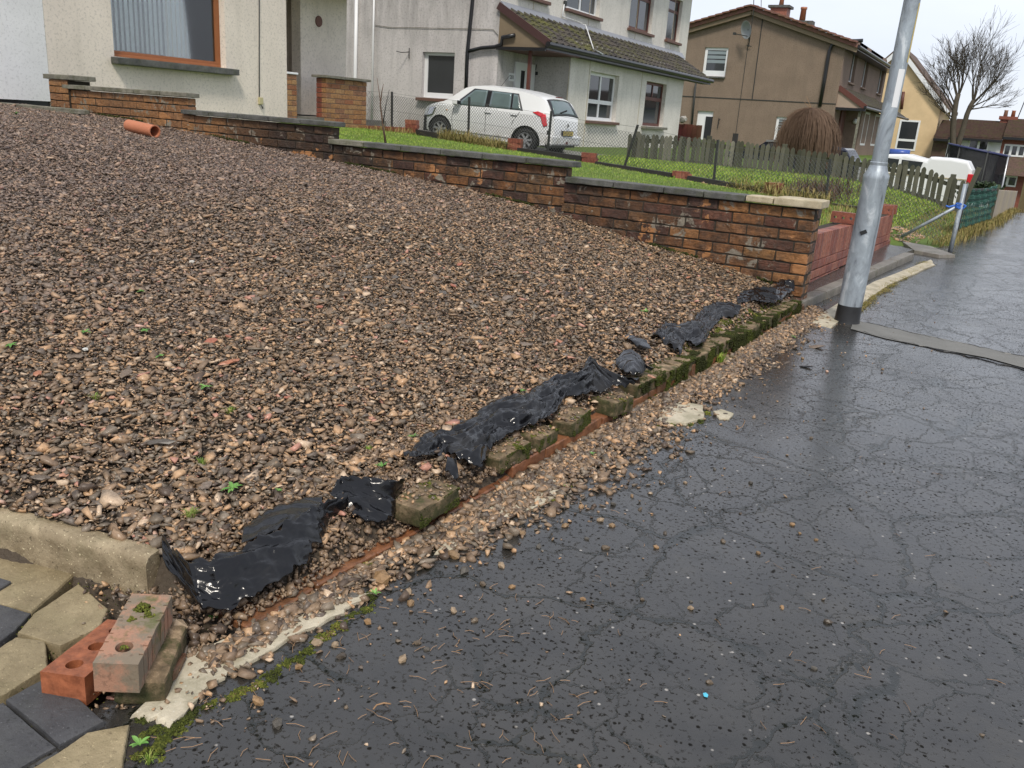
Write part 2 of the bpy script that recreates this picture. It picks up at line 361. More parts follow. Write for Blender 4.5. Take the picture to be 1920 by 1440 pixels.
t = NT('grass blades', .55, .3); t.col(t.mix(t.ramp(t.noise(1.2, 3), [(.4, 0.), (.65, 1.)]), t.ramp(t.attr('rnd'), [(0, (.13,.25,.025)), (.5, (.24,.38,.04)), (.85, (.36,.47,.06)), (1, (.48,.46,.14))]), t.ramp(t.attr('rnd'), [(0, (.07,.15,.02)), (.6, (.15,.25,.03)), (1, (.34,.34,.11))]))); c0 = t.b.inputs['Base Color'].links[0].from_socket; t.col(t.mix(t.ramp(t.noise(2.6, 5, .7), [(.48, 0.), (.66, .5)]), c0, t.ramp(t.attr('rnd'), [(0, (.17,.19,.05)), (1, (.40,.37,.14))]))); M['grass'] = t.m
t = NT('dry grass', .7, .2); t.col(t.ramp(t.attr('rnd'), [(0, (.14,.12,.04)), (.4, (.24,.20,.07)), (.75, (.33,.25,.10)), (1, (.12,.16,.03))])); M['drygrass'] = t.m
t = NT('lawn soil', .8, .2); t.col(t.mix(t.noise(6, 6, .7), (.06,.10,.02), (.12,.17,.03))); t.bump(t.noise(60, 4), .8, .01); M['lawn'] = t.m
t = NT('weed leaf', .45, .4); t.col(t.mix(t.rnd(), (.075,.20,.035), (.17,.33,.07))); M['leaf'] = t.m
# black damp-proof sheet
t = NT('black membrane', .3, .42); n = t.noise(55, 4, .6, dist=.8)
t.col(t.mix(t.ramp(t.noise(9, 5), [(.5, 0.), (.75, 1.)]), (.004,.004,.005), (.018,.017,.016))); t.rough(t.ramp(t.noise(14, 4), [(.3, .10), (.7, .24)])); t.bump(n, .3, .003); M['membrane'] = t.m
t = NT('galvanised steel', .42, .5, .35)
g = t.noise(2.5, 6, .7, vec=t.map((3, 3, 1)), dist=.8)
c = t.ramp(g, [(.34, (.13,.145,.16)), (.44, (.30,.335,.37)), (.56, (.38,.43,.47)), (.64, (.60,.64,.67))])
c = t.mix(t.math('MULTIPLY', t.ramp(t.noise(16, 5, .7), [(.55, 0.), (.68, 1.)]), .4), c, (.17, .18, .19))
t.col(c); t.rough(t.ramp(t.noise(9, 4), [(.3, .33), (.7, .55)])); t.bump(t.noise(35, 5), .25, .003); M['galv'] = t.m
M['black_paint'] = plain('worn bitumen paint', (.018,.018,.019), .4, .5, .6, 14, .003, 30)
M['white_upvc'] = plain('white window plastic', (.72,.73,.74), .35, .5, .04)
M['brown_wood'] = plain('orange brown wood', (.27,.095,.032), .45, .45, .2, 12)
M['dark_brown'] = plain('dark red brown paint', (.105,.036,.026), .5, .4, .25, 8)
M['sill_brown'] = plain('brown clay sill', (.13,.068,.05), .6, .4, .25, 9, .003, 50)
M['black_plastic'] = plain('black plastic', (.012,.012,.014), .3, .5, .3)
t = NT('glass', .04, .8); t.col(t.mix(t.noise(.7, 3), (.018,.02,.022), (.05,.055,.06))); M['glass'] = t.m
t = NT('clear glass', .02, .5); tr = t.n('ShaderNodeBsdfTransparent'); tr.inputs[0].default_value = (.93,.96,.96,1); gl = t.n('ShaderNodeBsdfGlossy'); gl.inputs['Roughness'].default_value = .02
mx = t.n('ShaderNodeMixShader'); fr = t.n('ShaderNodeFresnel'); fr.inputs[0].default_value = 1.55
t.l(t.math('ADD', fr.outputs[0], .05, True), mx.inputs[0]); t.l(tr.outputs[0], mx.inputs[1]); t.l(gl.outputs[0], mx.inputs[2]); t.l(mx.outputs[0], t.out.inputs[0]); M['clear'] = t.m
M['interior'] = plain('dark room', (.03,.032,.035), .9, .1)
M['blind'] = plain('pale blind fabric', (.86,.88,.88), .8, .2, .05)
M['blind_grey'] = plain('grey blind fabric', (.22,.26,.28), .8, .2, .05)
M['curtain'] = plain('white curtain', (.6,.6,.58), .8, .2, .1, 14)
t = NT('white car paint', .22, .6); sx = t.n('ShaderNodeSeparateXYZ'); t.l(t.pos, sx.inputs[0]); t.col(t.mix(t.math('MULTIPLY', t.ramp(sx.outputs[2], [(.55, 1.), (1.05, 0.)]), t.ramp(t.noise(7, 5, .7), [(.38, .1), (.65, .75)])), (.70,.71,.71), (.34,.28,.20))); M['carpaint'] = t.m
M['rubber'] = plain('tyre rubber', (.014,.014,.015), .7, .3)
M['alloy'] = plain('alloy wheel', (.42,.43,.45), .3, .6, .08, metal=.5)
M['red_lens'] = plain('red lamp lens', (.55,.02,.03), .15, .7, .1)
M['yellow_plate'] = plain('yellow number plate', (.52,.40,.12), .4, .5, .2, 30)
M['chrome'] = plain('chrome', (.5,.5,.5), .15, .8, .05, metal=.9)
M['wire'] = plain('fence wire', (.10,.105,.10), .5, .5, .2, metal=.3)
M['post'] = plain('dark fence post', (.03,.032,.03), .6, .4, .3)
t = NT('weathered paling', .8, .25)
g = t.noise(9, 5, .7, vec=t.map((3, 3, .6))); c = t.mix(g, t.ramp(t.rnd(), [(0, (.10,.095,.07)), (.35, (.20,.19,.145)), (.6, (.045,.045,.033)), (.85, (.13,.125,.09)), (1, (.33,.31,.25))]), (.045,.05,.03))
t.col(c); t.bump(g, .5, .004); M['paling'] = t.m
M['timber_dark'] = plain('wet black timber', (.028,.026,.024), .6, .4, .5, 9, .004, 30)
M['twig'] = plain('brown twig', (.11,.072,.05), .8, .2, .3, 6)
M['bark'] = plain('tree bark', (.085,.072,.055), .9, .2, .4, 5, .03, 14)
M['straw'] = plain('needle', (.28,.17,.09), .7, .3, .3, 20)
M['tile_roof'] = None
def roof_mat(name, a, b, moss=.6, mosscol=(.12,.13,.02)):
    t = NT(name, .75, .3); c = t.mix(t.rnd(), a, b); c = t.mix(t.ramp(t.noise(9, 5, .7), [(.4, 0.), (.7, .7)]), c, tuple(x*.5 for x in a))
    sx = t.n('ShaderNodeSeparateXYZ'); t.l(t.pos, sx.inputs[0]); fade = t.ramp(t.math('MULTIPLY', sx.outputs[1], .03), [(.62, 1.), (.74, .45)]) if name == 'mossy roof tile' else 1.0
    c = t.mix(t.math('MULTIPLY', t.math('MULTIPLY', t.ramp(t.noise(2.6, 6, .72), [(.46, 0.), (.62, 1.)]), moss), fade), c, t.mix(t.noise(30, 3), tuple(x*.6 for x in mosscol), tuple(x*1.5 for x in mosscol)))
    t.col(c); t.bump(t.noise(45, 4), .6, .01); return t.m
def _wall_h(name): return None
# ================================================================== GROUND SHAPE
YW = 6.08                     # front face of the dividing wall
_gx = [-12, -9.5, -8.1, -6.7, -4.9, -4.0, -3.3, -2.4, -1.95, -1.6, -1.46, -1.40, -1.36, -1.2]
_gz = [1.0, .89, .85, .75, .62, .55, .48, .33, .25, .155, .115, .085, .03, 0.0]
def wx(y): return np.interp(y, [1.0, 1.4, 2.0, 2.5, 3.3, 4.0, 5.9, 6.3], [-1.305, -1.285, -1.252, -1.237, -1.213, -1.17, -1.115, -1.105])   # street face of the low wall
def garden_z(X, Y):
    X = np.asarray(X, float); Y = np.asarray(Y, float)
    X = X - (wx(Y)+1.335)*np.clip((X+2.1)/.75, 0, 1)
    z = np.interp(X, _gx, _gz)
    g = np.clip(.62 + .38*(Y-1.2)/3.0, .62, 1.0)
    z = z*np.where(X < -1.5, g, 1.0)
    # at the near end the ground drops to the kerb base where the wall is missing
    z = z - .035*np.clip((2.0-Y)/.7, 0, 1)*np.clip((X+1.58)/.12, 0, 1)
    ed_ = 1.19+.26*(X+1.62); lim = .120+.035*np.clip(-X-1.7, 0, 3); q_ = np.clip(1-(Y-ed_)/.6, 0, 1); z = np.where((X < -1.5) & (z > lim), z-(z-lim)*q_, z)
    return z + .012*vnoise(X, Y, 1.7) + .006*vnoise(X, Y, 6, 1)
def onG(px, py, dz=0.0):
    z = .3
    for _ in range(25):
        p = onz(px, py, z); z = .5*z + .5*(float(garden_z(p.x, p.y)) + dz)
    return onz(px, py, z)
def terrain_z(X, Y):
    X = np.asarray(X, float); Y = np.asarray(Y, float)
    a = np.interp(X, [-10, -8.2, -5.6, -3.3, -1.9, -1.50, -1.42, -1.1], [.83, .79, .64, .48, .39, .37, .0, -.02])       # first lawn
    b = np.interp(X, [-20, -12, -9.5, -7, -2.9, -1.9, -.8, -.5], [.9, .62, .5, .46, .42, .30, .02, -.005])                 # second garden
    w = np.clip((Y-11.0)/.7, 0, 1); z = a*(1-w)+b*w
    low = -np.clip((Y-20)*.055, 0, 2.4); k = np.clip((X+6.0)/2.5, 0, 1)*np.clip((Y-18)/3.0, 0, 1)
    z = z*(1-k)+low*k
    z = np.where(Y > 60, np.maximum(z, -3)-0.0*Y, z)
    return z + .012*vnoise(X, Y, 1.3, 2)*(X < -1.3)
def pave_left(Y):     # left edge of the footpath
    return np.interp(Y, [-3, 1.2, 6, 10.5, 13.6, 15.7, 20, 60], [-1.05, -1.05, -.98, -.80, -.52, -.28, -.05, .3])
def pave_z(X, Y):
    Y = np.asarray(Y, float); X = np.asarray(X, float)
    return -np.clip((Y-20)*.055, 0, 2.4) + .0012*vnoise(X, Y, .9, 3)

# ------------------------------------------------------------------ sheets of ground
ys = np.concatenate([np.arange(-4, 8, .08), np.arange(8, 24, .3), np.arange(24, 70, 1.5)])
xs = np.concatenate([np.arange(-1.34, 1.3, .06), [1.3]])
def pv_z(X, Y): return pave_z(X, Y)
tag(link('footpath', grid_mesh('footpath', xs, ys, pv_z), M['asphalt']), kind='structure')
smooth(bpy.data.objects['footpath'])
xs = np.concatenate([[-14, -12], np.arange(-10.5, -2, .1), np.arange(-2, -1.02, .025)])
gy = np.concatenate([np.arange(-6, .6, .3), np.arange(.6, YW+.1, .06)])
def gz0(X, Y):
    z = garden_z(X, Y)-.016
    # the paved drive lies lower than the gravel
    edge = 1.19+.26*(X+1.62)
    d = np.clip((edge - Y)/.05, 0, 1)
    return np.where(X < -1.02, z*(1-d) + (-.035 + .06*np.clip(-X-1.9, 0, 9))*d, z)
tag(link('garden_soil', grid_mesh('garden_soil', xs, gy, gz0), M['soil']), kind='structure'); smooth(bpy.data.objects['garden_soil'])
xs = np.concatenate([np.arange(-20, -8, .6), np.arange(-8, -.5, .12), [-.4, -.2, 0, .3]])
ys = np.concatenate([np.arange(YW+.13, 12.5, .12), np.arange(12.5, 24, .4), np.arange(24, 70, 2.)])
def tz(X, Y):
    z = terrain_z(X, Y); pl = pave_left(Y)
    return np.where(X > pl+.12, np.minimum(z, pave_z(X, Y)-.03), z)
tag(link('lawn_ground', grid_mesh('lawn_ground', xs, ys, tz), M['lawn']), kind='structure'); smooth(bpy.data.objects['lawn_ground'])
MB().box(-20, -14, -8, 70, -.4, .2).build('far_ground', M['lawn'])
tag(bpy.data.objects['far_ground'], kind='structure')
b = MB(); b.add([(-900, 62, -3.1), (900, 62, -3.1), (900, 1200, -3.1), (-900, 1200, -3.1)], [(0, 1, 2, 3)]); b.add([(-900, -600, -.5), (900, -600, -.5), (900, 62, -3.1), (-900, 62, -3.1)], [(0, 1, 2, 3)])
tag(b.build('distant_ground', M['lawn']), kind='structure')
b = MB()
for i in range(34):
    y0 = -6+i*1.9; z = float(pave_z(0, y0+1)); b2 = MB()
    b.hexa([(1.306, y0, z-.2), (1.43, y0, z-.2), (1.43, y0+1.89, z-.2), (1.306, y0+1.89, z-.2), (1.306, y0, z+.012), (1.43, y0, z+.012), (1.43, y0+1.89, z+.012), (1.306, y0+1.89, z+.012)])
tag(b.build('road_kerb', M['kerb'], bevel=.008), kind='structure')
tag(link('road', grid_mesh('road', np.array([1.43, 4, 7.5]), np.concatenate([np.arange(-6, 62, 2.)]), lambda X, Y: pave_z(X, Y)-.11), asphalt_mat('road tarmac', 1.2, False)), kind='structure')

# ------------------------------------------------------------------ loose stone makers
def ico():
    bm = bmesh.new(); bmesh.ops.create_icosphere(bm, subdivisions=1, radius=1); v = np.array([x.co[:] for x in bm.verts]); f = np.array([[x.index for x in q.verts] for q in bm.faces]); bm.free(); return v, f
_IV, _IF = ico()
_CV = np.array([(x, y, z) for z in (-1, 1) for x, y in ((-1, -1), (1, -1), (1, 1), (-1, 1))], float)*.72
_CF = np.array([(0,2,1),(0,3,2),(4,5,6),(4,6,7),(0,1,5),(0,5,4),(1,2,6),(1,6,5),(2,3,7),(2,7,6),(3,0,4),(3,4,7)])
def lnoise(x, y, s, o=0):      # flat facets with sharp creases
    x = np.asarray(x, float)*s+o*13.7+60; y = np.asarray(y, float)*s+o*7.9+60; x = x+.35*np.sin(y*1.7+o); u = x+.366*(x+y); v = y+.366*(x+y)
    i = np.floor(u).astype(int); j = np.floor(v).astype(int); a = u-i; b = v-j; g = lambda p, q: _NT[p % 256, q % 256]
    lo = a > b; v0 = g(i, j); v1 = np.where(lo, g(i+1, j), g(i, j+1)); v2 = g(i+1, j+1); m1 = np.maximum(a, b); m2 = np.minimum(a, b)
    return v0*(1-m1)+v1*(m1-m2)+v2*m2-.5
def rotmats(n, tilt):
    a = RNG.random(n)*2*PI; tx = RNG.normal(0, tilt, n); ty = RNG.normal(0, tilt, n)
    ca, sa = np.cos(a), np.sin(a); cx, sx = np.cos(tx), np.sin(tx); cy, sy = np.cos(ty), np.sin(ty)
    Rz = np.zeros((n,3,3)); Rz[:,0,0]=ca; Rz[:,0,1]=-sa; Rz[:,1,0]=sa; Rz[:,1,1]=ca; Rz[:,2,2]=1
    Rx = np.zeros((n,3,3)); Rx[:,0,0]=1; Rx[:,1,1]=cx; Rx[:,1,2]=-sx; Rx[:,2,1]=sx; Rx[:,2,2]=cx
    Ry = np.zeros((n,3,3)); Ry[:,1,1]=1; Ry[:,0,0]=cy; Ry[:,0,2]=sy; Ry[:,2,0]=-sy; Ry[:,2,2]=cy
    return Rx@Ry@Rz
def hulls(k, npt, seed):
    r = np.random.default_rng(seed); out = []
    while len(out) < k:
        bm = bmesh.new(); q = r.uniform(-1, 1, (npt, 3)); q /= np.maximum(np.abs(q).max(1, keepdims=True), .35); q *= r.uniform(.75, 1.05, (npt, 1))
        for p in q: bm.verts.new(p)
        g = bmesh.ops.convex_hull(bm, input=bm.verts); bmesh.ops.delete(bm, geom=list({v for v in g['geom_interior'] if isinstance(v, bmesh.types.BMVert)}), context='VERTS')
        bmesh.ops.triangulate(bm, faces=bm.faces); bm.verts.index_update()
        if len(bm.faces) >= 8: out.append((np.array([v.co[:] for v in bm.verts])*.92, np.array([[v.index for v in f.verts] for f in bm.faces])))
        bm.free()
    return out
_HN, _HF = hulls(26, 10, 3), hulls(22, 8, 5)
def chips(name, P, S, mat_, near=True, tilt=.35, flat=(.28, .7), rnd=None):
    n = len(P); H = _HN if near else _HF; kk = RNG.integers(0, len(H), n)
    sc = np.stack([RNG.uniform(.8, 1.5, n), RNG.uniform(.6, 1.05, n), RNG.uniform(*flat, n)], -1)*S[:, None]; R = rotmats(n, tilt)
    r = RNG.random(n) if rnd is None else rnd; r2 = RNG.random(n); VV = []; FF = []; A = []; B_ = []; base = 0
    for k, (V, F) in enumerate(H):
        m = np.where(kk == k)[0]
        if not len(m): continue
        vv = np.einsum('nij,nkj->nki', R[m], V[None]*sc[m][:, None, :]) + P[m][:, None, :]; nv = len(V)
        VV.append(vv.reshape(-1, 3)); FF.append((F[None]+(base+np.arange(len(m))*nv)[:, None, None]).reshape(-1, 3)); base += len(m)*nv
        A.append(np.repeat(r[m], nv)); B_.append(np.repeat(r2[m], nv))
    return link(name, np_mesh(name, np.concatenate(VV), np.concatenate(FF), {'rnd': np.concatenate(A), 'rnd2': np.concatenate(B_)}), mat_)
def in_garden(x, y):
    ok = (x < wx(y)-.065+.02*np.sin(y*7)) & (y < YW-.005)
    edge = 1.19+.26*(x+1.62)-.0
    left = y > edge
    return ok & left
def scatter(dens, x0, x1, y0, y1):
    n = int(dens*(x1-x0)*(y1-y0)); return RNG.uniform(x0, x1, n), RNG.uniform(y0, y1, n)
# the gravel
X, Y = scatter(7600, -3.3, -1.26, .7, 3.2); k = in_garden(X, Y) & (Y > -X*.30) ; X, Y = X[k], Y[k]
bare = (X > -1.47) & (Y < 2.2) & (RNG.random(len(X)) > .30+.4*(Y > 2.0)); X, Y = X[~bare], Y[~bare]
dn = np.hypot(X, Y)
S = np.clip(RNG.lognormal(math.log(.0082), .46, len(X))*np.clip(1.35-.13*np.hypot(X, Y), .92, 1.2), .004, .030)
Z = garden_z(X, Y) + RNG.uniform(-.006, .010, len(X))
gv = chips('gravel', np.stack([X, Y, Z], -1), S, M['stone'], True, .32, (.25, .6)); tag(gv, 'brown and tan angular gravel covering the front garden', 'gravel', kind='stuff')
X, Y = scatter(5600, -11.2, -1.16, -.5, YW); k = in_garden(X, Y) & ~((X > -3.3) & (Y < 3.2)) & (Y > -X*.577-1.3) & (X > -10.0); X, Y = X[k], Y[k]
dn = np.hypot(X, Y); keep = RNG.random(len(X)) < np.clip(1.25-dn*.06, .55, 1); X, Y, dn = X[keep], Y[keep], dn[keep]
S = np.clip(RNG.lognormal(math.log(.0090), .42, len(X))*(1+.02*np.clip(dn-3, 0, 8)), .004, .030)
Z = garden_z(X, Y) + RNG.uniform(-.007, .010, len(X))
g2 = chips('gravel_far', np.stack([X, Y, Z], -1), S, M['stone'], False, .32, (.22, .6)); tag(g2, 'finer mauve brown gravel spreading up towards the houses', 'gravel', kind='stuff')
g2.name = 'gravel'
X, Y = scatter(5200, -3.0, -1.3, .8, 3.6); k = in_garden(X, Y) & (Y > -X*.30); X, Y = X[k], Y[k]; S = RNG.uniform(.002, .0045, len(X))
fn = chips('gravel_fines', np.stack([X, Y, garden_z(X, Y)+RNG.uniform(-.004, .010, len(X))], -1), S, M['stone'], False, .6); tag(fn, 'fine grit lying between the nearest garden stones', 'grit', kind='stuff')
# spilled gravel along the outside of the low wall
def spill_w(y):
    return np.interp(y, [.8, 1.3, 1.9, 2.5, 3.1, 4.0, 5.0, 5.9, 6.3], [.16, .14, .24, .33, .36, .26, .24, .30, .12])
n = 26000; Y = RNG.uniform(1.05, 6.25, n); w = spill_w(Y)*(1+.5*vnoise(Y, Y*0, 3.0, 4)); d = np.abs(RNG.normal(0, .42, n)); w = w*.85; X = wx(Y)+.002 + d*w
k = (RNG.random(n) < np.exp(-(d/1.0)**2)*.9) & (d < 2.3); k &= ~((Y < 1.75) & (X > -1.23) & (RNG.random(n) < .6)); X, Y, w_ = X[k], Y[k], w[k]
S = np.clip(RNG.lognormal(math.log(.0086), .40, len(X)), .004, .022)
Z = S*.3 + RNG.uniform(0, .008, len(X))*(X < wx(Y)+w_*.6)
sp = chips('spilled_gravel', np.stack([X, Y, Z], -1), S, M['stone'], True, .4, rnd=RNG.random(len(X))**1.35*.97); tag(sp, 'band of gravel spilled over the footpath edge below the low wall', 'gravel', kind='stuff')
# sparse grit out on the asphalt
n = 900; Y = RNG.uniform(.9, 7.5, n); X = -1.15 + RNG.exponential(.28, n); X = X[:n]; S = np.clip(RNG.lognormal(math.log(.0035), .5, n), .0015, .010)
gr = chips('grit', np.stack([X, Y, S*.4], -1), S, M['stone'], True, .3); tag(gr, 'tiny grit scattered over the wet footpath', 'grit', kind='stuff')
# soil crumbs behind the base bricks
X, Y = scatter(14000, -1.62, -1.24, 1.0, 2.5); k = (X < wx(Y)-.012) & ((Y > 1.2+.26*(X+1.62)) | (X > -1.52)); X, Y = X[k], Y[k]; S = np.clip(RNG.lognormal(math.log(.005), .5, len(X)), .002, .014); Z = garden_z(X, Y)+RNG.uniform(-.01, .004, len(X)); Z = np.where(X > wx(Y)-.13, np.maximum(Z, np.where(Y < 2.1, .030, .058)+RNG.uniform(-.004, .004, len(X))), Z)*np.clip((Y-1.0)/.2, .1, 1)
sc_ = chips('soil_crumbs', np.stack([X, Y, Z], -1), S, M['stone'], True, .6, (.5, 1.), RNG.random(len(X))*.42); tag(sc_, 'dark damp soil and small stones laid bare behind the base bricks', 'soil', kind='stuff')

# single stones large enough to be picked out
def one_stone(name, p, size, m, label, cat, group, flat=.5, seed=0, sx=1.2, ang=None, tilt=.25):
    r = np.random.default_rng(seed)
    bm = bmesh.new(); bmesh.ops.create_icosphere(bm, subdivisions=2 if size > .03 else 1, radius=1)
    for v in bm.verts:
        q = v.co.normalized(); a = np.round(np.array(q)*1.9+r.uniform(-.1, .1, 3)*1.2)/1.9
        v.co = Vector(q)*.55 + Vector(a)*.45
        v.co *= 1+r.uniform(-.13, .13)
        v.co.x *= size*sx; v.co.y *= size*.8; v.co.z *= size*flat
    me = bpy.data.meshes.new(name); bm.to_mesh(me); bm.free()
    o = link(name, me, m, None, p, (r.normal(0, tilt), r.normal(0, tilt), r.uniform(0, 6) if ang is None else ang))
    return tag(o, label, cat, group)
big = [(300,828,.030,'slate','large flat brown slab lying in the near gravel, three weeds below it'),
       (430,678,.026,'terracotta','pinkish stone slab half buried in the left of the gravel')]
T_ = 'terracotta'
sh = [(626,687,.030,'slate'),(143,668,.026,'slate'),(395,640,.030,T_),(428,630,.022,T_),(540,745,.018,T_),(700,735,.018,T_),(765,540,.030,'slate'),(740,520,.032,'slate'),
      (830,548,.030,'slate'),(792,547,.020,T_),(862,495,.024,T_),(850,535,.026,T_),(880,565,.030,'slate'),(905,545,.024,'slate'),(1020,535,.026,'slate'),(950,558,.028,'slate'),
      (640,478,.020,T_),(690,520,.026,'slate'),(1105,455,.020,T_),(1140,470,.022,T_),(1150,458,.014,T_),(1000,445,.028,'slate'),(1060,505,.026,'slate'),(930,500,.024,'slate'),
      (1290,520,.018,T_),(1350,535,.018,T_),(1365,510,.020,T_),(985,645,.030,'slate'),(1050,640,.026,T_),(1070,670,.022,T_),(1145,735,.018,T_),(1060,665,.018,'slate'),
      (195,770,.022,'slate'),(330,760,.02,'slate'),(315,775,.02,T_),(235,700,.028,'slate'),(70,700,.022,T_),(30,745,.02,T_),(140,857,.016,T_),(120,890,.018,T_),(210,745,.014,T_),(125,885,.014,'slate'),
      (560,600,.03,'slate'),(480,560,.026,'slate'),(600,575,.022,T_),(370,480,.026,'slate'),(690,600,.024,'slate'),(760,640,.018,T_),(900,640,.02,'slate'),(1200,600,.018,T_),(1260,560,.024,'slate'),(640,760,.016,T_),(575,705,.02,T_),(520,770,.018,'slate'),(385,910,.024,'slate'),(60,850,.022,'slate'),(240,880,.02,'slate'),(75,895,.024,'slate')]
for i, (x, y, s, m, l) in enumerate(big):
    one_stone('stone_slab', onG(x, y, .014), s, M[m], l, 'stone', None, .22, 50+i, 1.8, .4+i, .08)
for i, (x, y, s, m) in enumerate(sh):
    p = onG(x, y, .010)
    if m == T_: one_stone('terracotta_shard', p, s*.75, M[m], 'small broken pinkish terracotta shard lying on the brown gravel', 'shard', 'terracotta shards on the gravel', .28, i, 1.3, None, .2)
    else: one_stone('flat_stone', p, s*.8, M[m], 'flat elongated grey brown stone lying on top of the gravel', 'stone', 'flat stones on the gravel', .24, i, 1.6, None, .12)
for i, (x, y, s, l) in enumerate([(360,491,.014,'white pebble in the far left of the gravel'),(160,655,.012,'small white pebble beside the flat slab at left')]):
    one_stone('white_pebble', onG(x, y, .012), s, M['white_stone'], l, 'pebble', None, .6, 70+i)
lo = [(1135,1027,.0095),(1231,1026,.007),(1356,1015,.007),(1093,1123,.006),(1204,1124,.006),(1295,1140,.007),(1296,1128,.004),(1552,1166,.008),(1527,1253,.006),(1330,1279,.006),(1485,983,.007),(1422,1037,.007),(1467,1139,.006),
      (890,1163,.007),(783,1205,.007),(755,1236,.009),(800,1217,.006),(484,1315,.010),(520,1357,.011),(595,1205,.010),(628,1208,.008),(640,1230,.009),(1530,1012,.005),(1521,821,.007),(1408,905,.008),(1360,777,.009),(1185,930,.006),(1247,1000,.006),(1148,985,.008),
      (1150,945,.009),(1125,975,.009),(1090,950,.008),(1060,985,.009),(1200,955,.006),(1220,925,.007),(1100,1010,.006),(960,1100,.007),(850,1145,.008),(905,1095,.008),(870,1070,.012),(1010,1025,.007),(940,1060,.009),(1240,905,.007),(1285,905,.006),(1505,672,.008),(1580,668,.006),(1612,670,.004),(1655,692,.006),(1340,880,.006),(1500,1000,.005),
      (715,1085,.022),(660,1120,.012),(345,1170,.020),(850,1040,.015),(1020,820,.013),(980,1000,.010),(765,1110,.010),(690,1165,.008),(560,1250,.008),(770,1130,.009)]
for i, (x, y, s) in enumerate(lo):
    p = onz(x, y, s*.4); one_stone('loose_stone', p, s*1.25, M['stone_brown'], 'single small brown gravel stone lying loose on the wet footpath', 'stone', 'loose stones on the footpath', .7, 200+i)
for i, (x, y, s) in enumerate([(1512,687,.020),(1530,650,.030),(1490,652,.018),(1440,672,.014),(1475,680,.012)]):
    one_stone('slate_fragment', onz(x, y, .006), s, M['black_plastic'] if i == 0 else M['slate'], ['black stick of slate lying alone on the footpath nearest the lamp post'][0] if i == 0 else ['', 'long thin flat chip highest in the gravel spill below the lamp post', 'thin flat chip at the spill edge above the black stick', 'small flat chip at the spill edge left of the black stick', 'flat chip between the black stick and the mossy wall'][i], 'stone', None if i == 0 else 'flat chips at the gravel spill', .25, 300+i, 1.9, .3)
o = one_stone('blue_fragment', onz(1323, 1303, .003), .007, plain('turquoise plastic', (.08, .45, .6), .3), 'tiny turquoise plastic chip on the bare dark footpath', 'litter', None, .3, 400)
for i, (x, y) in enumerate([(1240,640),(1312,720),(1207,712)]):
    pass
one_stone('orange_shard', onz(1222, 706, .135), .020, M['terracotta'], 'bright orange brick shard on the mossy wall top by the sheeting', 'shard', None, .3, 410)
one_stone('orange_shard', onG(1463, 517, .03), .014, plain('orange leaf stone', (.6, .28, .06), .5), 'bright orange stone leaning at the foot of the brick wall end', 'stone', None, .9, 411)

# ------------------------------------------------------------------ moss, needles, haunching
def moss_patch(name, pts, n, rad, size=.004, z=0.0, label='', parent=None, zf=None):
    P = []
    for (x, y, r) in pts:
        k = int(n*(r/rad)**2)+1; a = RNG.random(k)*2*PI; q = np.sqrt(RNG.random(k))*r*(1+.45*np.sin(a*3+x*9)+.3*np.sin(a*7+y*20))
        px = x+q*np.cos(a); py = y+q*np.sin(a); hz = (1-(q/r)**2).clip(0)*r*.35
        zz = (zf(px, py) if zf else z)+hz*RNG.random(k)
        P.append(np.stack([px, py, zz], -1))
    P = np.concatenate(P); S = np.clip(RNG.lognormal(math.log(size), .35, len(P)), size*.4, size*2.4)
    r = np.clip(.5+1.0*vnoise(P[:, 0], P[:, 1], 25, 5)+RNG.normal(0, .18, len(P)), 0, 1)
    o = chips(name, P, S, M['moss'], False, .8, (.7, 1.3), r)
    if parent is None: tag(o, label, 'moss', kind='stuff')
    else: o.parent = parent; o['kind'] = 'stuff'
    return o
mp = []
line = [(300,1390),(360,1330),(430,1300),(480,1275),(540,1240),(600,1190),(660,1150),(700,1125)]
for a, b_ in zip(line[:-1], line[1:]):
    for q in np.linspace(0, 1, 7):
        p = onz(a[0]+(b_[0]-a[0])*q+random.uniform(-5, 5), a[1]+(b_[1]-a[1])*q+10+random.uniform(-6, 6), 0); mp.append((p.x, p.y, random.uniform(.004, .014)))
for (x, y) in [(270,1385),(290,1370),(310,1385),(330,1365),(270,1350),(255,1420),(290,1410),(1050,925),(1040,940),(1065,915),(1235,800),(1260,798),(1290,795),(1310,790),(1325,775),(1330,765),(1200,812),(1180,818),(690,1120),(940,960),(905,970)]:
    p = onz(x, y, 0); mp.append((p.x, p.y, random.uniform(.010, .022)))
moss_patch('moss', mp, 130, .012, .0024, .0, 'strip of green moss along the edge of the wet asphalt')
# cement haunch that shows at the footpath edge
def slab(name, pts, z0, z1, m, label, cat, kind=None, bev=.003):
    n = len(pts); v = []; f = []
    cx = sum(p[0] for p in pts)/n; cy = sum(p[1] for p in pts)/n
    for s, z in ((1.04, z0), (1.0, z1), (.97, z1+.002)):
        v += [(cx+(p[0]-cx)*s, cy+(p[1]-cy)*s, z) for p in pts]
    for k in range(2):
        for i in range(n): f.append((k*n+i, k*n+(i+1) % n, (k+1)*n+(i+1) % n, (k+1)*n+i))
    f.append(tuple(range(2*n, 3*n)))
    o = link(name, MB().add(v, f).mesh(name), m); return tag(o, label, cat, kind=kind)
def ragged(px, z=.006, amp=.006, sub=5):
    P = [onz(x, y, z) for x, y in px]; out = []
    for i in range(len(P)):
        a, c = P[i], P[(i+1) % len(P)]
        for k in range(sub):
            q = a.lerp(c, k/sub); out.append((q.x+random.uniform(-amp, amp), q.y+random.uniform(-amp, amp)))
    return out
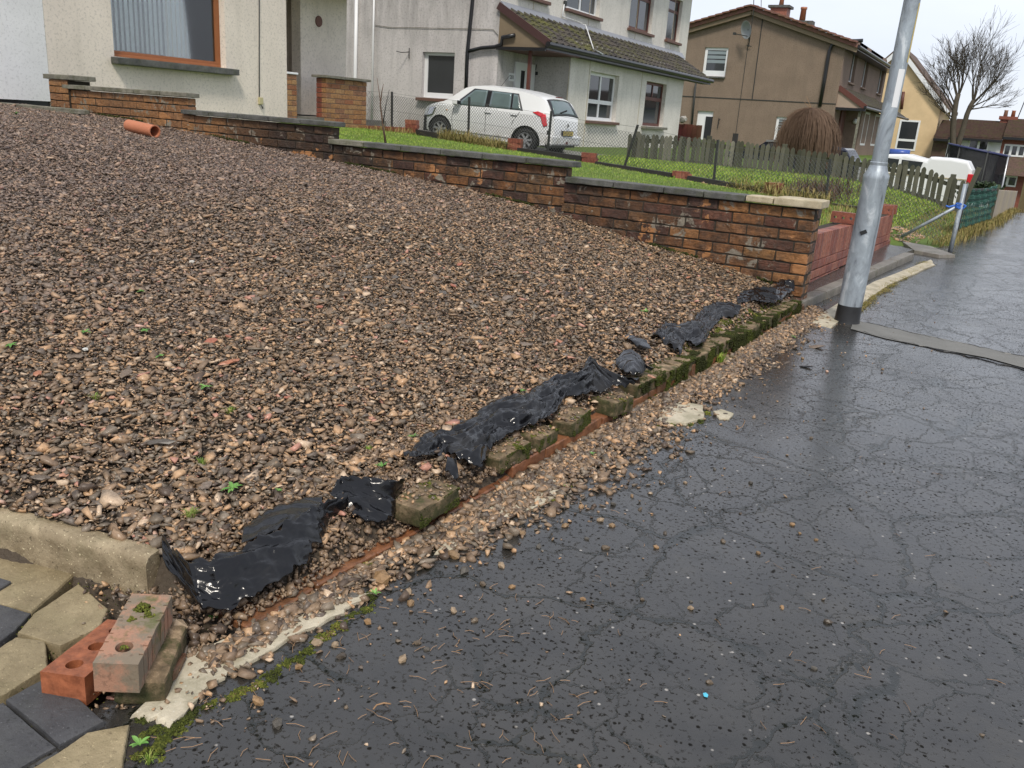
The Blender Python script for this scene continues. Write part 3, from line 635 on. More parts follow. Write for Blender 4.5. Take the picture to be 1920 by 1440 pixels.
slab('cement_haunch', ragged([(252,1340),(330,1225),(400,1205),(500,1180),(640,1118),(692,1112),(640,1150),(560,1190),(500,1225),(430,1262),(380,1300),(318,1362),(290,1345)]), -.006, .007, M['haunch'], 'long ragged strip of pale cement at the near footpath edge', 'cement')
slab('cement_haunch', ragged([(905,965),(950,925),(1010,905),(1055,898),(1050,925),(1010,950),(940,975),(850,1030),(815,1035)]), -.006, .007, M['haunch'], 'narrow pale cement patch in the middle of the spilled gravel', 'cement')
slab('cement_haunch', ragged([(1232,790),(1245,768),(1275,755),(1318,762),(1322,785),(1285,795)]), -.006, .010, M['haunch'], 'rounded pale cement patch beside the mossy wall blocks', 'cement')
slab('cement_haunch', ragged([(1338,772),(1352,768),(1375,776),(1368,786),(1348,785)], .004, .003, 3), -.006, .005, M['haunch'], 'small pale cement crumb out on the wet asphalt', 'cement')
slab('cement_haunch', ragged([(1150,812),(1180,795),(1222,800),(1190,822),(1160,828)], .006, .004, 3), -.006, .006, M['coping_mossy'], 'dull mossy cement lump in the spilled gravel', 'cement')
# pine needles on the footpath
b = MB()
for i in range(210):
    if i < 130: p = onz(random.uniform(260, 1100), random.uniform(1120, 1435), .002)
    else: p = onz(random.uniform(600, 1900), random.uniform(850, 1435), .002)
    if p.x < -1.25: continue
    a = random.uniform(0, PI); L = random.uniform(.008, .02); c_ = random.uniform(-.3, .3)
    q = [Vector((p.x+math.cos(a+c_*k)*L*(k-1), p.y+math.sin(a+c_*k)*L*(k-1), .0022+.0012*(k % 2))) for k in range(3)]
    b.tube(q, .0006, 3, False)
tag(b.build('pine_needles', M['straw']), 'fallen pine needles scattered on the wet footpath', 'needles', kind='stuff')
def twig(pts, r, label, z=.006):
    b = MB(); b.tube([onz(x, y, z+random.uniform(0, .006)) for x, y in pts], r, 5); o = b.build('twig', M['straw'], smooth=True); return tag(o, label, 'twig')
twig([(700,1330),(706,1322),(720,1318),(733,1320)], .0018, 'short bent pale twig lying on the dark near footpath')
twig([(1380,806),(1392,800),(1397,790),(1394,786)], .0012, 'thin dark hooked twig on the footpath beyond the cement patch')
b = MB(); b.tube([onG(1300,512,.03), onG(1335,520,.03), onG(1372,527,.025)], .005, 5); tag(b.build('twig', M['twig'], smooth=True), 'long straight stick lying in the gravel near the brick wall', 'twig')
b = MB(); b.tube([onG(1220,478,.03), onG(1236,470,.035), onG(1245,464,.04)], .003, 5); tag(b.build('twig', M['straw'], smooth=True), 'short pale stalk standing in gravel against the wall foot', 'twig')

# ------------------------------------------------------------------ weeds
def weed(p, r, n, label, up=.5, seed=1, wide=.30, group=None):
    rr = random.Random(seed); e = empty('weed', p, (0, 0, rr.uniform(0, 6)), label, 'weed', group)
    for i in range(n):
        a = i*2.4+rr.uniform(-.2, .2); L = r*rr.uniform(.65, 1.1); el = up*rr.uniform(.5, 1.3)
        v = []; W = L*wide
        for k in range(6):
            t_ = k/5; w = W*math.sin(PI*min(1, .12+t_*.88))**.8*(1 if t_ < .99 else 0); z = math.sin(el)*L*t_ - .35*L*t_*t_; x = math.cos(el)*L*t_
            for s_ in (-1, 0, 1): v.append((x, s_*w*.5, z+abs(s_)*w*.18))
        f = [(k*3+j, k*3+j+1, k*3+j+4, k*3+j+3) for k in range(5) for j in range(2)]
        link('leaf', MB().add(v, f).mesh('leaf'), M['leaf'], e, (0, 0, .004), (0, 0, a))
    return e
W_ = [(436,918,.030,8,.5,'brightest green broad leaved weed in the gravel above the torn sheeting'),
      (522,922,.018,7,.5,'small green weed in the gravel right of the brightest one'),
      (717,878,.030,8,.8,'tall ragged green weed in gravel left of the long black sheet'),
      (775,822,.022,9,.8,'feathery green weed touching the upper corner of the black sheet'),
      (262,1400,.026,8,.7,'green seedling growing between paver and footpath moss'),
      (703,1115,.018,7,.7,'green seedling at the tip of the pale cement strip'),
      (428,1140,.018,8,.8,'small weed just below the nearest torn sheet'),
      (400,1162,.014,7,.7,'tiny weed beside the base bricks nearest the loose bricks'),
      (1210,587,.034,9,.9,'bright weed standing alone in the gravel before the brick wall'),
      (1463,578,.030,8,1.0,'bright weed at the foot of the brick wall end'),
      (1062,912,.012,7,.7,'tiny weed growing on the middle cement patch'),
      (1110,853,.016,7,.7,'small weed in the spilled gravel below the mossy blocks'),
      (497,1085,.010,6,.8,'tiny weed under the bottom edge of the nearest sheet'),
      (270,623,.026,7,.6,'low green weed in the mid left gravel'),(20,650,.03,7,.5,'low green weed at the far left edge of the gravel'),
      (385,728,.028,7,.5,'pale green weed in gravel left of centre'),(300,670,.022,6,.5,'small weed among the stones below the mid left weed'),
      (265,548,.024,6,.5,'small weed higher up in the left gravel'),(160,625,.024,7,.6,'green weed near the white pebble'),
      (1325,645,.022,7,.6,'weed growing on the mossy bank before the wall end'),(1488,633,.022,6,.6,'weed in the spilled gravel below the wall end'),(980,735,.018,6,.6,'small weed behind the middle of the black sheet'),
      (30,215,.05,7,.8,'small weed under the mossy edging stone by the white house')]
for i, (x, y, r, n, up, l) in enumerate(W_):
    on_path = (y > 1100 and x < 720 and x > 240) or (x, y) in ((1062, 912), (1110, 853), (1488, 633))
    p = onz(x, y, .01) if on_path else onG(x, y, .008)
    weed(p, r*1.1, n, l, up, 30+i, .16 if i in (2, 3) else .3)
def tuft(p, r, n, label, seed, m='grass', h=1.0, cat='grass tuft'):
    rr = random.Random(seed); b = MB()
    for i in range(n):
        a = rr.uniform(0, 2*PI); q = rr.uniform(0, r*.35); L = r*rr.uniform(.6, 1.2)*h; le = rr.uniform(.15, .9); w = r*.03
        bx, by = q*math.cos(a), q*math.sin(a); d = Vector((math.cos(a), math.sin(a), 0)); s_ = Vector((-math.sin(a), math.cos(a), 0))*w
        p0 = Vector((bx, by, 0)); p1 = p0+d*L*le*.4+Vector((0, 0, L*.6)); p2 = p0+d*L*le+Vector((0, 0, L*(.75-.2*le)))
        b.add([p0-s_, p0+s_, p1+s_*.7, p1-s_*.7, p2], [(0, 1, 2, 3), (3, 2, 4)])
    me = b.mesh('grass_tuft'); at = me.attributes.new('rnd', 'FLOAT', 'POINT'); at.data.foreach_set('value', np.repeat(RNG.random(n), 5).astype(np.float32))
    return tag(link('grass_tuft', me, M[m], None, p), label, cat)
tuft(onG(358, 972, .0), .035, 60, 'small grass tuft in the gravel above the concrete kerb end', 1)
tuft(onG(380, 873, .0), .03, 45, 'thin grass tuft in gravel left of the brightest weed', 2)
tuft(onz(1348, 680, .01), .07, 60, 'grass tuft at the foot of the long mossy wall strip', 3)
tuft(onG(690, 846, .0), .022, 40, 'small grass tuft above the tall ragged weed', 4)
tuft(onG(430, 775, .0), .028, 40, 'yellowish grass tuft in the left middle gravel', 5)
tuft(onG(180, 750, .0), .028, 40, 'pale grass tuft in the far left gravel', 6)
tuft(onz(280, 1430, .0), .022, 50, 'grass growing out of the moss at the near paver', 7)
tuft(onz(562, 1066, .03), .02, 30, 'fine grass by the base bricks under the nearest sheet', 8)
tuft(onz(690, 1062, .01), .018, 30, 'fine grass in the spilled gravel beside the base bricks', 9)
# ================================================================== LOW BROKEN WALL along the footpath
def brick_mesh(name, L, W, H, seed=0, rough=.003, n=3):
    r = random.Random(seed); bm = bmesh.new()
    bmesh.ops.create_cube(bm, size=1); bmesh.ops.scale(bm, vec=(L, W, H), verts=bm.verts)
    if n > 1:
        bmesh.ops.subdivide_edges(bm, edges=[e for e in bm.edges if abs(e.verts[0].co.x-e.verts[1].co.x) > L*.5], cuts=n-1)
    for v in bm.verts: v.co += Vector((r.uniform(-rough, rough), r.uniform(-rough, rough), r.uniform(-rough, rough)*.7))
    bmesh.ops.bevel(bm, geom=[e for e in bm.edges if len(e.link_faces) == 2 and e.calc_face_angle() > .8], offset=min(.004, rough+.0015), segments=1, affect='EDGES')
    me = bpy.data.meshes.new(name); bm.to_mesh(me); bm.free(); return me
BASE = [brick_mesh('brick', .213, .10, .065, k, .0025) for k in range(4)]
def chunk_mesh(name, L, W, H, seed, dents=.012):
    bm = bmesh.new(); bmesh.ops.create_cube(bm, size=1); bmesh.ops.subdivide_edges(bm, edges=list(bm.edges), cuts=7, use_grid_fill=True)
    r = random.Random(seed); o = seed*3.1
    for v in bm.verts:
        c = v.co*1.0; q = Vector((c.x*L, c.y*W, c.z*H)); 
        e = sum(1 for a in (c.x, c.y, c.z) if abs(a) > .42)
        nz = float(vnoise(q.x*1+c.z*.1+o, q.y+c.z*.07, 34, 3)); nz2 = float(vnoise(q.x+o, q.y+c.z*.05, 90, 6))
        d = Vector((c.x, c.y, c.z)).normalized()
        q -= d*(.0035*max(0, e-1) + dents*max(0, nz)*(.5+.5*(e > 1)) + .0025*nz2)
        v.co = q
    me = bpy.data.meshes.new(name); bm.to_mesh(me); bm.free(); me.polygons.foreach_set('use_smooth', [True]*len(me.polygons)); me.set_sharp_from_angle(angle=.6); return me
lw = empty('low_brick_wall', (0, 0, 0), (0, 0, 0), 'low broken brick garden wall, one course high, along the wet footpath', 'low wall')
XB = -1.325                                   # centre line of the base course
def wall_x(y): return float(wx(y))
y = 1.18; i = 0
while y < 5.95:
    z = -.002 if y < 2.1 else .028; ang = PI/2 + math.atan2(-(wall_x(y+.22)-wall_x(y)), .22)
    o = link('brick', BASE[i % 4], M['brick_base'], lw, (wall_x(y+.1)-.05+random.uniform(-.003, .003)-(.0 if y > 1.5 else .0), y+.105, z-.012+random.uniform(-.004, .004)), (random.uniform(-.03, .03), random.uniform(-.02, .02), ang+random.uniform(-.02, .02)))
    y += .222; i += 1
def topz(y): return .045+.0328+.0
# the second course: loose mossy blocks (positions surveyed from the photograph)
bl = [((803, 925), .20, .115, .06, .02, 'lowest mossy broken block, standing alone left of the gap in the wall'),
      ((950, 838), .19, .105, .058, -.05, 'pale topped block under the right end of the long black sheet'),
      ((1012, 806), .15, .105, .058, .03, 'block with a bright green moss cushion on top'),
      ((1072, 776), .19, .115, .06, .10, 'flat pale block with loose grit on its top'),
      ((1153, 742), .18, .12, .068, -.04, 'chipped block at the end of the long mossy run')]
for i, ((px, py), L, W, H, yaw, lab) in enumerate(bl):
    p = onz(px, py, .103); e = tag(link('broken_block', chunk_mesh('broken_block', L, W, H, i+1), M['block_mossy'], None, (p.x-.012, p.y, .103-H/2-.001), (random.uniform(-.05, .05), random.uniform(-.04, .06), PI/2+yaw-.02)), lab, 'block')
    k = 5 if i != 2 else 9
    c_ = e.matrix_basis
    pts = [(random.uniform(-L*.42, L*.42), random.choice((-1, 1))*random.uniform(W*.1, W*.42), random.uniform(.008, .018)) for _ in range(k)]
    moss_patch('moss', pts, 110, .013, .0026, H/2-.004, '', e)
    # moss hanging on the street side
    n = 1500; P = np.stack([RNG.uniform(-L*.49, L*.49, n), np.full(n, -W/2+.001), RNG.uniform(-H*.5, H*.45, n)], -1)
    kk = vnoise(P[:, 0]+i, P[:, 2], 40, 7) > .12; P = P[kk]
    o = chips('moss', P, np.full(len(P), .0026), M['moss'], False, 1., (.7, 1.2), np.clip(RNG.normal(.25, .15, len(P)), 0, 1)); o.parent = e; o['kind'] = 'stuff'
    # grit lying on the block
    n = 60; P = np.stack([RNG.uniform(-L*.45, L*.45, n), RNG.uniform(-W*.45, W*.45, n), np.full(n, H/2+.003)], -1)
    o = chips('grit', P, np.clip(RNG.lognormal(math.log(.005), .4, n), .002, .010), M['stone'], True, .3); o.parent = e; o['kind'] = 'stuff'
# continuous mossy run from the chipped block up to the end of the tall wall
y = onz(1185, 722, .1).y
run = []; i = 0
while y < 5.9:
    L = .215; dark = y > 4.6
    zt = .103 - (.012 if dark else 0)
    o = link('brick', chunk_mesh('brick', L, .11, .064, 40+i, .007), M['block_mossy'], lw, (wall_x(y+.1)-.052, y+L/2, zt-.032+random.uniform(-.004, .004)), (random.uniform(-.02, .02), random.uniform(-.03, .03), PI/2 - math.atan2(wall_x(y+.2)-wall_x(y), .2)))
    o.hide_render = False
    n = 2600; P = np.stack([RNG.uniform(y, y+L, n), np.zeros(n), RNG.uniform(.005, zt, n)], -1)
    xx = np.array([wall_x(t_) for t_ in P[:, 0]])+.006
    Q = np.stack([xx+RNG.uniform(-.004, .006, n), P[:, 0], P[:, 2]], -1); kk = vnoise(Q[:, 1], Q[:, 2], 30, 7) > -.02
    n2 = 1100; y2 = RNG.uniform(y, y+L, n2); x2 = np.array([wall_x(t_) for t_ in y2])-RNG.uniform(-.005, .10, n2); Q2 = np.stack([x2, y2, np.full(n2, zt+.001)], -1); k2 = vnoise(x2, y2, 22, 8) > .0
    run.append(np.concatenate([Q[kk], Q2[k2]])); y += L+.008; i += 1
P = np.concatenate(run)
o = chips('moss', P, np.clip(RNG.lognormal(math.log(.003), .3, len(P)), .0015, .007), M['moss'], False, 1., (.7, 1.2), np.clip(.10+.7*vnoise(P[:, 0], P[:, 1], 18, 5)+RNG.normal(0, .10, len(P)), 0, 1)); o.parent = lw; o['kind'] = 'stuff'
# clean orange brick headers that stick out of the mossy run
for i, (px, py) in enumerate([(1246, 727), (1304, 692)]):
    p = onz(px, py, .04); link('brick', brick_mesh('brick', .105, .07, .058, 90+i, .002), M['brick_base'], lw, (wall_x(p.y)-.03, p.y, .045), (0, 0, PI/2-.02))
# mossy bank behind the far part of the strip
mp = []
for i in range(90):
    px = random.uniform(1270, 1460); py = 640-(px-1270)*.38+random.uniform(-8, 12); p = onG(px, py)
    mp.append((p.x, p.y, random.uniform(.008, .024)))
moss_patch('moss', mp, 50, .015, .0032, 0, 'patchy green moss on the soil bank beside the last sheet', None, lambda a, b_: garden_z(a, b_)+.002)

# ------------------------------------------------------------------ loose perforated bricks by the drive
def holed_brick(name, L, W, H, holes, r, seed, grooves=True, chip=True):
    rr = random.Random(seed); out = []
    def side(a, b_, notch):
        n = 17 if notch else 5
        for i in range(n):
            t_ = i/n; p = Vector(a).lerp(Vector(b_), t_); out.append((p.x+rr.uniform(-.0008, .0008), p.y+rr.uniform(-.0008, .0008)))
            if notch and 1 <= i < n-1 and i % 2 == 0 and i not in (8,):
                d = (Vector(b_)-Vector(a)).normalized(); nn = Vector((-d.y, d.x))*.008
                for s_, e_ in ((.0005, 0), (.0008, 1), (.0034, 1), (.0037, 0)):
                    q = p + d*s_*1.4 + nn*e_; out.append((q.x, q.y))
    side((-L/2, -W/2), (L/2, -W/2), grooves); side((L/2, -W/2), (L/2, W/2), False); side((L/2, W/2), (-L/2, W/2), grooves); side((-L/2, W/2), (-L/2, -W/2), False)
    hl = []
    for h in holes: hl.append([(h[0]+r*math.cos(-k*2*PI/20), h[1]+r*math.sin(-k*2*PI/20)) for k in range(20)])
    me = prism(out, hl, (0, 0, H/2), (1, 0, 0), (0, 1, 0), (0, 0, 1), H, name)
    return me
t = brick_mat('orange clay brick', [(.37,.125,.058)], None, 0, .4, .45, 0); M['clay_orange'] = t
t = NT('weathered pink brick', .7, .3); n = t.noise(14, 6, .72); c = t.mix(t.ramp(n, [(.42, 0.), (.55, 1.)]), (.35,.19,.125), (.20,.16,.115)); c = t.mix(t.ramp(t.noise(10, 5, .7, vec=t.map(loc=(3,3,3))), [(.56, 0.), (.66, .8)]), c, (.09,.10,.03)); c = t.mix(t.ramp(t.noise(70, 3), [(.3, .5), (.42, 0.)]), c, (.10,.06,.04))
t.col(c); t.bump(t.noise(60, 5, .7), .6, .004); M['clay_pink'] = t.m
# lower mossy brick, orange brick leaning, pink brick on top
def px_brick(far, near, z): # centre and yaw of a brick whose top long edges run far->near in the photograph
    a = onz(*far, z); c = onz(*near, z); d = a-c; return (a+c)/2, math.atan2(d.y, d.x), d.length
c0, yaw0, l0 = px_brick((285, 1117), (215, 1238), .125)
ob = link('loose_brick', holed_brick('pink', l0, .083, .066, [(-l0*.28, 0), (l0*.28, .004)], .0165, 3), M['clay_pink'], None, (c0.x, c0.y, .125-.034), (.04, -.05, yaw0)); tag(ob, 'pink perforated brick with combed sides lying on top of the others by the drive', 'brick')
moss_patch('moss', [(l0*.28, .004, .015), (l0*.18, -.012, .010), (l0*.10, .014, .007), (-l0*.28, 0, .006)], 130, .012, .0022, .033, '', ob); bpy.data.objects[-1] if False else None
c1, yaw1, l1 = px_brick((205, 1172), (110, 1238), .062)
ob = link('loose_brick', holed_brick('orange', .215, .095, .062, [(-.070, 0), (.0, 0), (.07, 0)], .0165, 4, False), M['clay_orange'], None, (c1.x+.022, c1.y+.01, .022), (-.04, .08, yaw1+.16)); tag(ob, 'clean orange perforated brick tilted under the pink one', 'brick')
moss_patch('moss', [(-.07, 0, .009), (-.068, .002, .007)], 130, .012, .002, .012, '', ob)
p = onz(285, 1225, .05); ob = tag(link('loose_brick', chunk_mesh('mossy brick', .20, .10, .06, 77, .006), M['block_mossy'], None, (p.x, p.y, .030), (.05, 0, yaw0+.05)), 'dark mossy brick half buried under the pink perforated brick', 'brick')
p = onz(325, 1240, .03); ob = tag(link('brick_fragment', chunk_mesh('brick slip', .09, .03, .03, 79, .006), M['brick_base'], None, (p.x, p.y, .018), (.1, .2, yaw0)), 'thin broken brick slip beside the pale cement strip', 'brick')
p = onz(330, 1172, .05); one_stone('brick_fragment', (p.x, p.y, .045), .024, M['stone_brown'], 'rounded brown brick lump just right of the pink brick', 'brick', None, .9, 801)
# rubble chips round them
n = 420; pp = [onz(x_, random.uniform(1082+(x_-150)*.22, 1130)) if x_ < 300 and random.random() < .35 else onz(x_, random.uniform(max(1128, 1128+(300-x_)*.0), 1340), .0) for x_ in (random.uniform(150, 420) for _ in range(n))]
P = np.array([(q.x, q.y, .004+random.random()*.012) for q in pp]); kk = (P[:, 0]*0+1).astype(bool)
o = chips('spilled_gravel', P, np.clip(RNG.lognormal(math.log(.0055), .45, n), .002, .016), M['stone'], True, .5); tag(o, 'small stones and rubble round the loose bricks by the drive', 'gravel', kind='stuff')
# mossy stub of the wall nearest the drive
p = onz(455, 1165, .03)

# ------------------------------------------------------------------ concrete kerb edging the gravel at the drive
def kerb_profile(W, H, n=6):
    p = [(-W/2, -.06), (W/2, -.06)]; r = W*.48
    for k in range(n+1): a = k/n*PI/2; p.append((W/2-r+r*math.cos(a), H-r+r*math.sin(a)))
    p.append((-W/2, H)); return p
ke = empty('edging_kerb', (0, 0, 0), (0, 0, 0), 'rounded pale concrete kerb edging the gravel beside the paved drive', 'kerb')
A = onz(285, 1030, .115); B = onz(0, 955, .125); d = (B-A); d.z = 0; d.normalize(); d = Vector((d.x, d.y+.01, 0)).normalized(); nrm = Vector((-d.y, d.x, 0))
if nrm.y > 0: nrm = -nrm    # towards the drive
def kerb_piece(s0, s1, rise0, rise1, rough):
    pr = kerb_profile(.055, .118); m = len(pr); n = 26; v = []; f = []
    for k in range(n+1):
        s_ = s0+(s1-s0)*k/n; z0 = rise0+(rise1-rise0)*k/n; c = A+d*s_
        e_ = .0 if 0 < k < n else -.004
        for (a, h) in pr:
            nn = float(vnoise(s_*9, a*40+h*30, 3, 2))*.004
            v.append((c.x+nrm.x*(a+nn+e_*np.sign(a)), c.y+nrm.y*(a+nn+e_*np.sign(a)), z0+h+nn*.8+(e_ if h > 0 else 0)))
    for k in range(n):
        for j in range(m): f.append((k*m+j, k*m+(j+1) % m, (k+1)*m+(j+1) % m, (k+1)*m+j))
    f.append(tuple(range(m))); f.append(tuple(range(n*m+m-1, n*m-1, -1)))
    o = link('kerbstone', MB().add(v, f).mesh('kerbstone'), M['kerb'], ke)
    bm = bmesh.new(); bm.from_mesh(o.data); bmesh.ops.recalc_face_normals(bm, faces=bm.faces); bm.to_mesh(o.data); bm.free()
    smooth(o, .7)
kerb_piece(0, .90, -.012, .008, 0); kerb_piece(.908, 1.8, .008, .05, 0); kerb_piece(1.81, 2.7, .05, .12, 0)

# ------------------------------------------------------------------ block paving of the drive
pv = empty('paved_drive', (0, 0, 0), (0, 0, 0), 'drive of buff and charcoal concrete paving blocks in the near corner', 'paving')
def paver(px, m, z=.012, th=.05, seed=0, gap=.0):
    P = [onz(x, y, z) for x, y in px]; c = sum((Vector(q) for q in P), Vector())/len(P); r = random.Random(seed)
    bm = bmesh.new(); pts = []
    for i in range(len(P)):
        a, b_ = Vector(P[i]), Vector(P[(i+1) % len(P)])
        for k in range(8):
            q = a.lerp(b_, k/8); q = q+(c-q).normalized()*(.002+r.uniform(0, .0018)); pts.append(q)
    rings = []
    for dz, s_ in ((-th, 1.0), (-.006, 1.0), (-.0015, .985), (0, .955)):
        rings.append([bm.verts.new((c.x+(q.x-c.x)*s_, c.y+(q.y-c.y)*s_, z+dz)) for q in pts])
    n = len(pts)
    for a, b_ in zip(rings[:-1], rings[1:]):
        for i in range(n): bm.faces.new((a[i], a[(i+1) % n], b_[(i+1) % n], b_[i]))
    bm.faces.new(rings[-1]); bmesh.ops.recalc_face_normals(bm, faces=bm.faces)
    me = bpy.data.meshes.new('paving_block'); bm.to_mesh(me); bm.free(); o = link('paving_block', me, m, pv); smooth(o, .5); return o
PB, PD = M['paver_buff'], M['paver_dark']
blocks = [([(-70,985),(10,1000),(160,1060),(60,1148),(-20,1128),(-90,1118)], PB), ([(30,1186),(60,1150),(148,1092),(205,1140),(190,1175),(112,1212)], PB),
          ([(-60,1122),(-10,1128),(62,1148),(30,1182),(0,1203),(-60,1240)], PD), ([(-30,1230),(30,1192),(88,1198),(92,1250),(10,1302),(-60,1330)], PB),
          ([(8,1310),(98,1260),(198,1352),(112,1398)], PD), ([(-70,1350),(5,1313),(108,1400),(40,1440),(-20,1470)], PD), ([(-120,1420),(-75,1355),(-22,1474),(-60,1560)], PD),
          ([(112,1406),(165,1370),(245,1355),(232,1440),(200,1520),(60,1500),(-10,1480)], PB), ([(-120,1230),(-60,1180),(-68,1345),(-140,1390)], PB), ([(-160,1110),(-92,1060),(-66,1118),(-66,1178),(-130,1200)], PD),
          ([(-20,1480),(60,1505),(190,1525),(120,1640),(-60,1600)], PD)]
for i, (px, m) in enumerate(blocks): paver(px, m, .010+.004*math.sin(i*2.1), .05, i)
# further blocks beyond the frame so the drive does not stop at the picture edge
for i in range(5):
    for j in range(9):
        x0 = -1.95-.205*j; y0 = .95-.26*(j*.205)-.16*i-.06
        if i >= 5: continue
        if y0 > .35 and x0 > -1.9: continue
        dv = (-.25, ) 
        link('paving_block', BPV if 'BPV' in globals() else globals().setdefault('BPV', brick_mesh('paving_block', .198, .152, .05, 5, .001)), random.choice((PB, PD)), pv, (x0, y0, .0+.012*j), (0, .06, .25))
n = 1500; X = RNG.uniform(-2.1, -1.2, n); Y = RNG.uniform(.5, 1.15, n); S = np.full(n, .0022)
o = chips('joint_sand', np.stack([X, Y, np.full(n, -.002)], -1), S, M['moss'], False, .8, (.7, 1.2)); o['kind'] = 'stuff'; o.parent = pv

# ------------------------------------------------------------------ torn black sheeting
def sheet(name, U, L, zu, zl, label, nu=150, nv=22, amp=.009, seed=0, dome=.012):
    def to3(pts, zz):
        out = []
        for i, (x, y) in enumerate(pts):
            z = zz if not hasattr(zz, '__len__') else float(np.interp(i/(len(pts)-1), np.linspace(0, 1, len(zz)), zz))
            out.append(np.array(onz(x, y, z)))
        out = np.array(out); s_ = np.r_[0, np.cumsum(np.linalg.norm(np.diff(out, axis=0), axis=1))]; return out, s_/s_[-1]
    A_, sa = to3(U, zu); B_, sb = to3(L, zl)
    u = np.linspace(0, 1, nu); a = np.stack([np.interp(u, sa, A_[:, k]) for k in range(3)], -1); c = np.stack([np.interp(u, sb, B_[:, k]) for k in range(3)], -1)
    leng = np.linalg.norm(A_[-1]-A_[0]); v = np.linspace(0, 1, nv)
    uu, vv = np.meshgrid(u, v, indexing='ij')
    ru = .026*vnoise(u*leng, u*0, 46, seed)+.012*vnoise(u*leng, u*0, 110, seed)+.02*vnoise(u*leng, u*0, 14, seed+1)   # ragged edges
    rl = .030*vnoise(u*leng, u*0+3, 46, seed+2)+.016*vnoise(u*leng, u*0+3, 110, seed+2)+.025*vnoise(u*leng, u*0+3, 14, seed+3)
    wid = np.linalg.norm(c-a, axis=1); v2 = vv*(1+(rl/np.maximum(wid, .03))[:, None]) + ((ru/np.maximum(wid, .03))[:, None])*(1-vv)
    P = a[:, None]*(1-v2[..., None]) + c[:, None]*v2[..., None]
    su = uu*leng; sv = v2*wid[:, None]
    wx = su + sv*.9*np.sin(seed+1)+.03*vnoise(su, sv, 12, seed+4)
    fx, fyy = (su+sv*.5), (sv-su*.35)
    fold = lnoise(fx*.40, fyy, 22, seed+5); fold2 = lnoise(fx*.6-fyy*.3, fyy*1.2, 40, seed+6); fold3 = lnoise(fx*.6+fyy*.5, fyy-fx*.2, 84, seed+7)
    big = vnoise(su, sv, 9, seed+9)+.5
    h = amp*(2.7*fold*(.5+big)+1.15*fold2+.42*fold3) + .004 + dome*np.sin(PI*vv)**.8*(.4+big)
    P[..., 2] += h; P[..., 0] += .30*h; P[..., 1] -= .2*h
    idx = np.arange(nu*nv).reshape(nu, nv); f = np.stack([idx[:-1, :-1], idx[1:, :-1], idx[1:, 1:], idx[:-1, 1:]], -1).reshape(-1, 4)
    o = link(name, np_mesh(name, P.reshape(-1, 3), f, None, True), M['membrane']); o.modifiers.new('s', 'SOLIDIFY').thickness = .0008
    return tag(o, label, 'plastic sheet')
sheet('plastic_sheet', [(303,1012),(330,1038),(352,1056),(396,1055),(453,1029),(494,1006),(531,984),(575,962),(609,946),(649,928)],
      [(306,1062),(328,1085),(352,1112),(380,1146),(412,1145),(470,1130),(526,1088),(562,1066),(596,1018),(616,975),(652,945)], [.13, .135, .14, .14, .14], [.10, .075, .06, .065, .08, .11], 'nearest torn black plastic sheet hanging down beside the concrete kerb', 240, 44, .010, 1, .006)
sheet('plastic_sheet', [(612,915),(640,900),(690,908),(730,910),(757,905)], [(640,955),(664,972),(690,985),(733,962),(752,925)], [.135, .145, .14], [.09, .075, .09], 'short black plastic flap drooping left of the lone mossy block', 110, 30, .009, 11, .004)
sheet('plastic_sheet', [(458,985),(505,960),(545,943),(603,936)], [(452,1020),(500,1004),(545,978),(605,954)], .122, .128, 'flat grey wet piece of plastic lying on gravel behind the nearest sheet', 90, 12, .003, 21, .001)
sheet('plastic_sheet', [(756,851),(806,807),(847,801),(875,782),(931,754),(981,745),(1012,723),(1050,704),(1087,695),(1106,670),(1125,685),(1150,700),(1195,712)],
      [(766,867),(809,857),(837,848),(868,864),(903,866),(921,840),(937,822),(972,807),(1012,791),(1040,776),(1058,748),(1094,742),(1150,728),(1200,717)], [.145, .15, .155, .16, .185, .16], [.145, .135, .12, .125, .13, .13, .13, .13], 'longest crumpled black plastic sheet draped over the wall blocks', 300, 44, .012, 31, .012)
sheet('plastic_sheet', [(838,858),(850,862),(856,870)], [(833,890),(845,893),(858,888)], .14, .115, 'small black rag hanging from the longest sheet onto gravel', 30, 12, .004, 37, .002)
sheet('plastic_sheet', [(1153,672),(1168,656),(1182,655),(1200,668),(1210,685),(1222,690)], [(1157,694),(1172,699),(1188,702),(1200,700),(1212,696),(1224,694)], .15, .125, 'small pale grey scrap of plastic right of the longest sheet', 60, 18, .006, 41, .006)
sheet('plastic_sheet', [(1222,623),(1248,606),(1293,606),(1306,592),(1316,582),(1340,569),(1376,569),(1388,572)], [(1225,631),(1256,647),(1277,662),(1284,641),(1303,649),(1320,647),(1334,615),(1355,596),(1381,592),(1390,582)], [.16, .17, .17], [.145, .12, .135, .14], 'silvery crumpled black sheet near the far end of the gravel edge', 190, 34, .011, 51, .005)
sheet('plastic_sheet', [(1380,556),(1412,541),(1451,540),(1463,524),(1486,526)], [(1383,570),(1412,563),(1436,571),(1465,561),(1480,550),(1489,540)], [.17, .19, .2], [.145, .14, .15], 'last dark crumpled sheet against the end of the brick wall', 130, 30, .011, 61, .006)
sheet('plastic_sheet', [(1172,632),(1190,630),(1207,635)], [(1185,645),(1205,655),(1222,657)], .165, .15, 'tiny black scrap of plastic in the gravel between two sheets', 40, 10, .005, 71, .004)

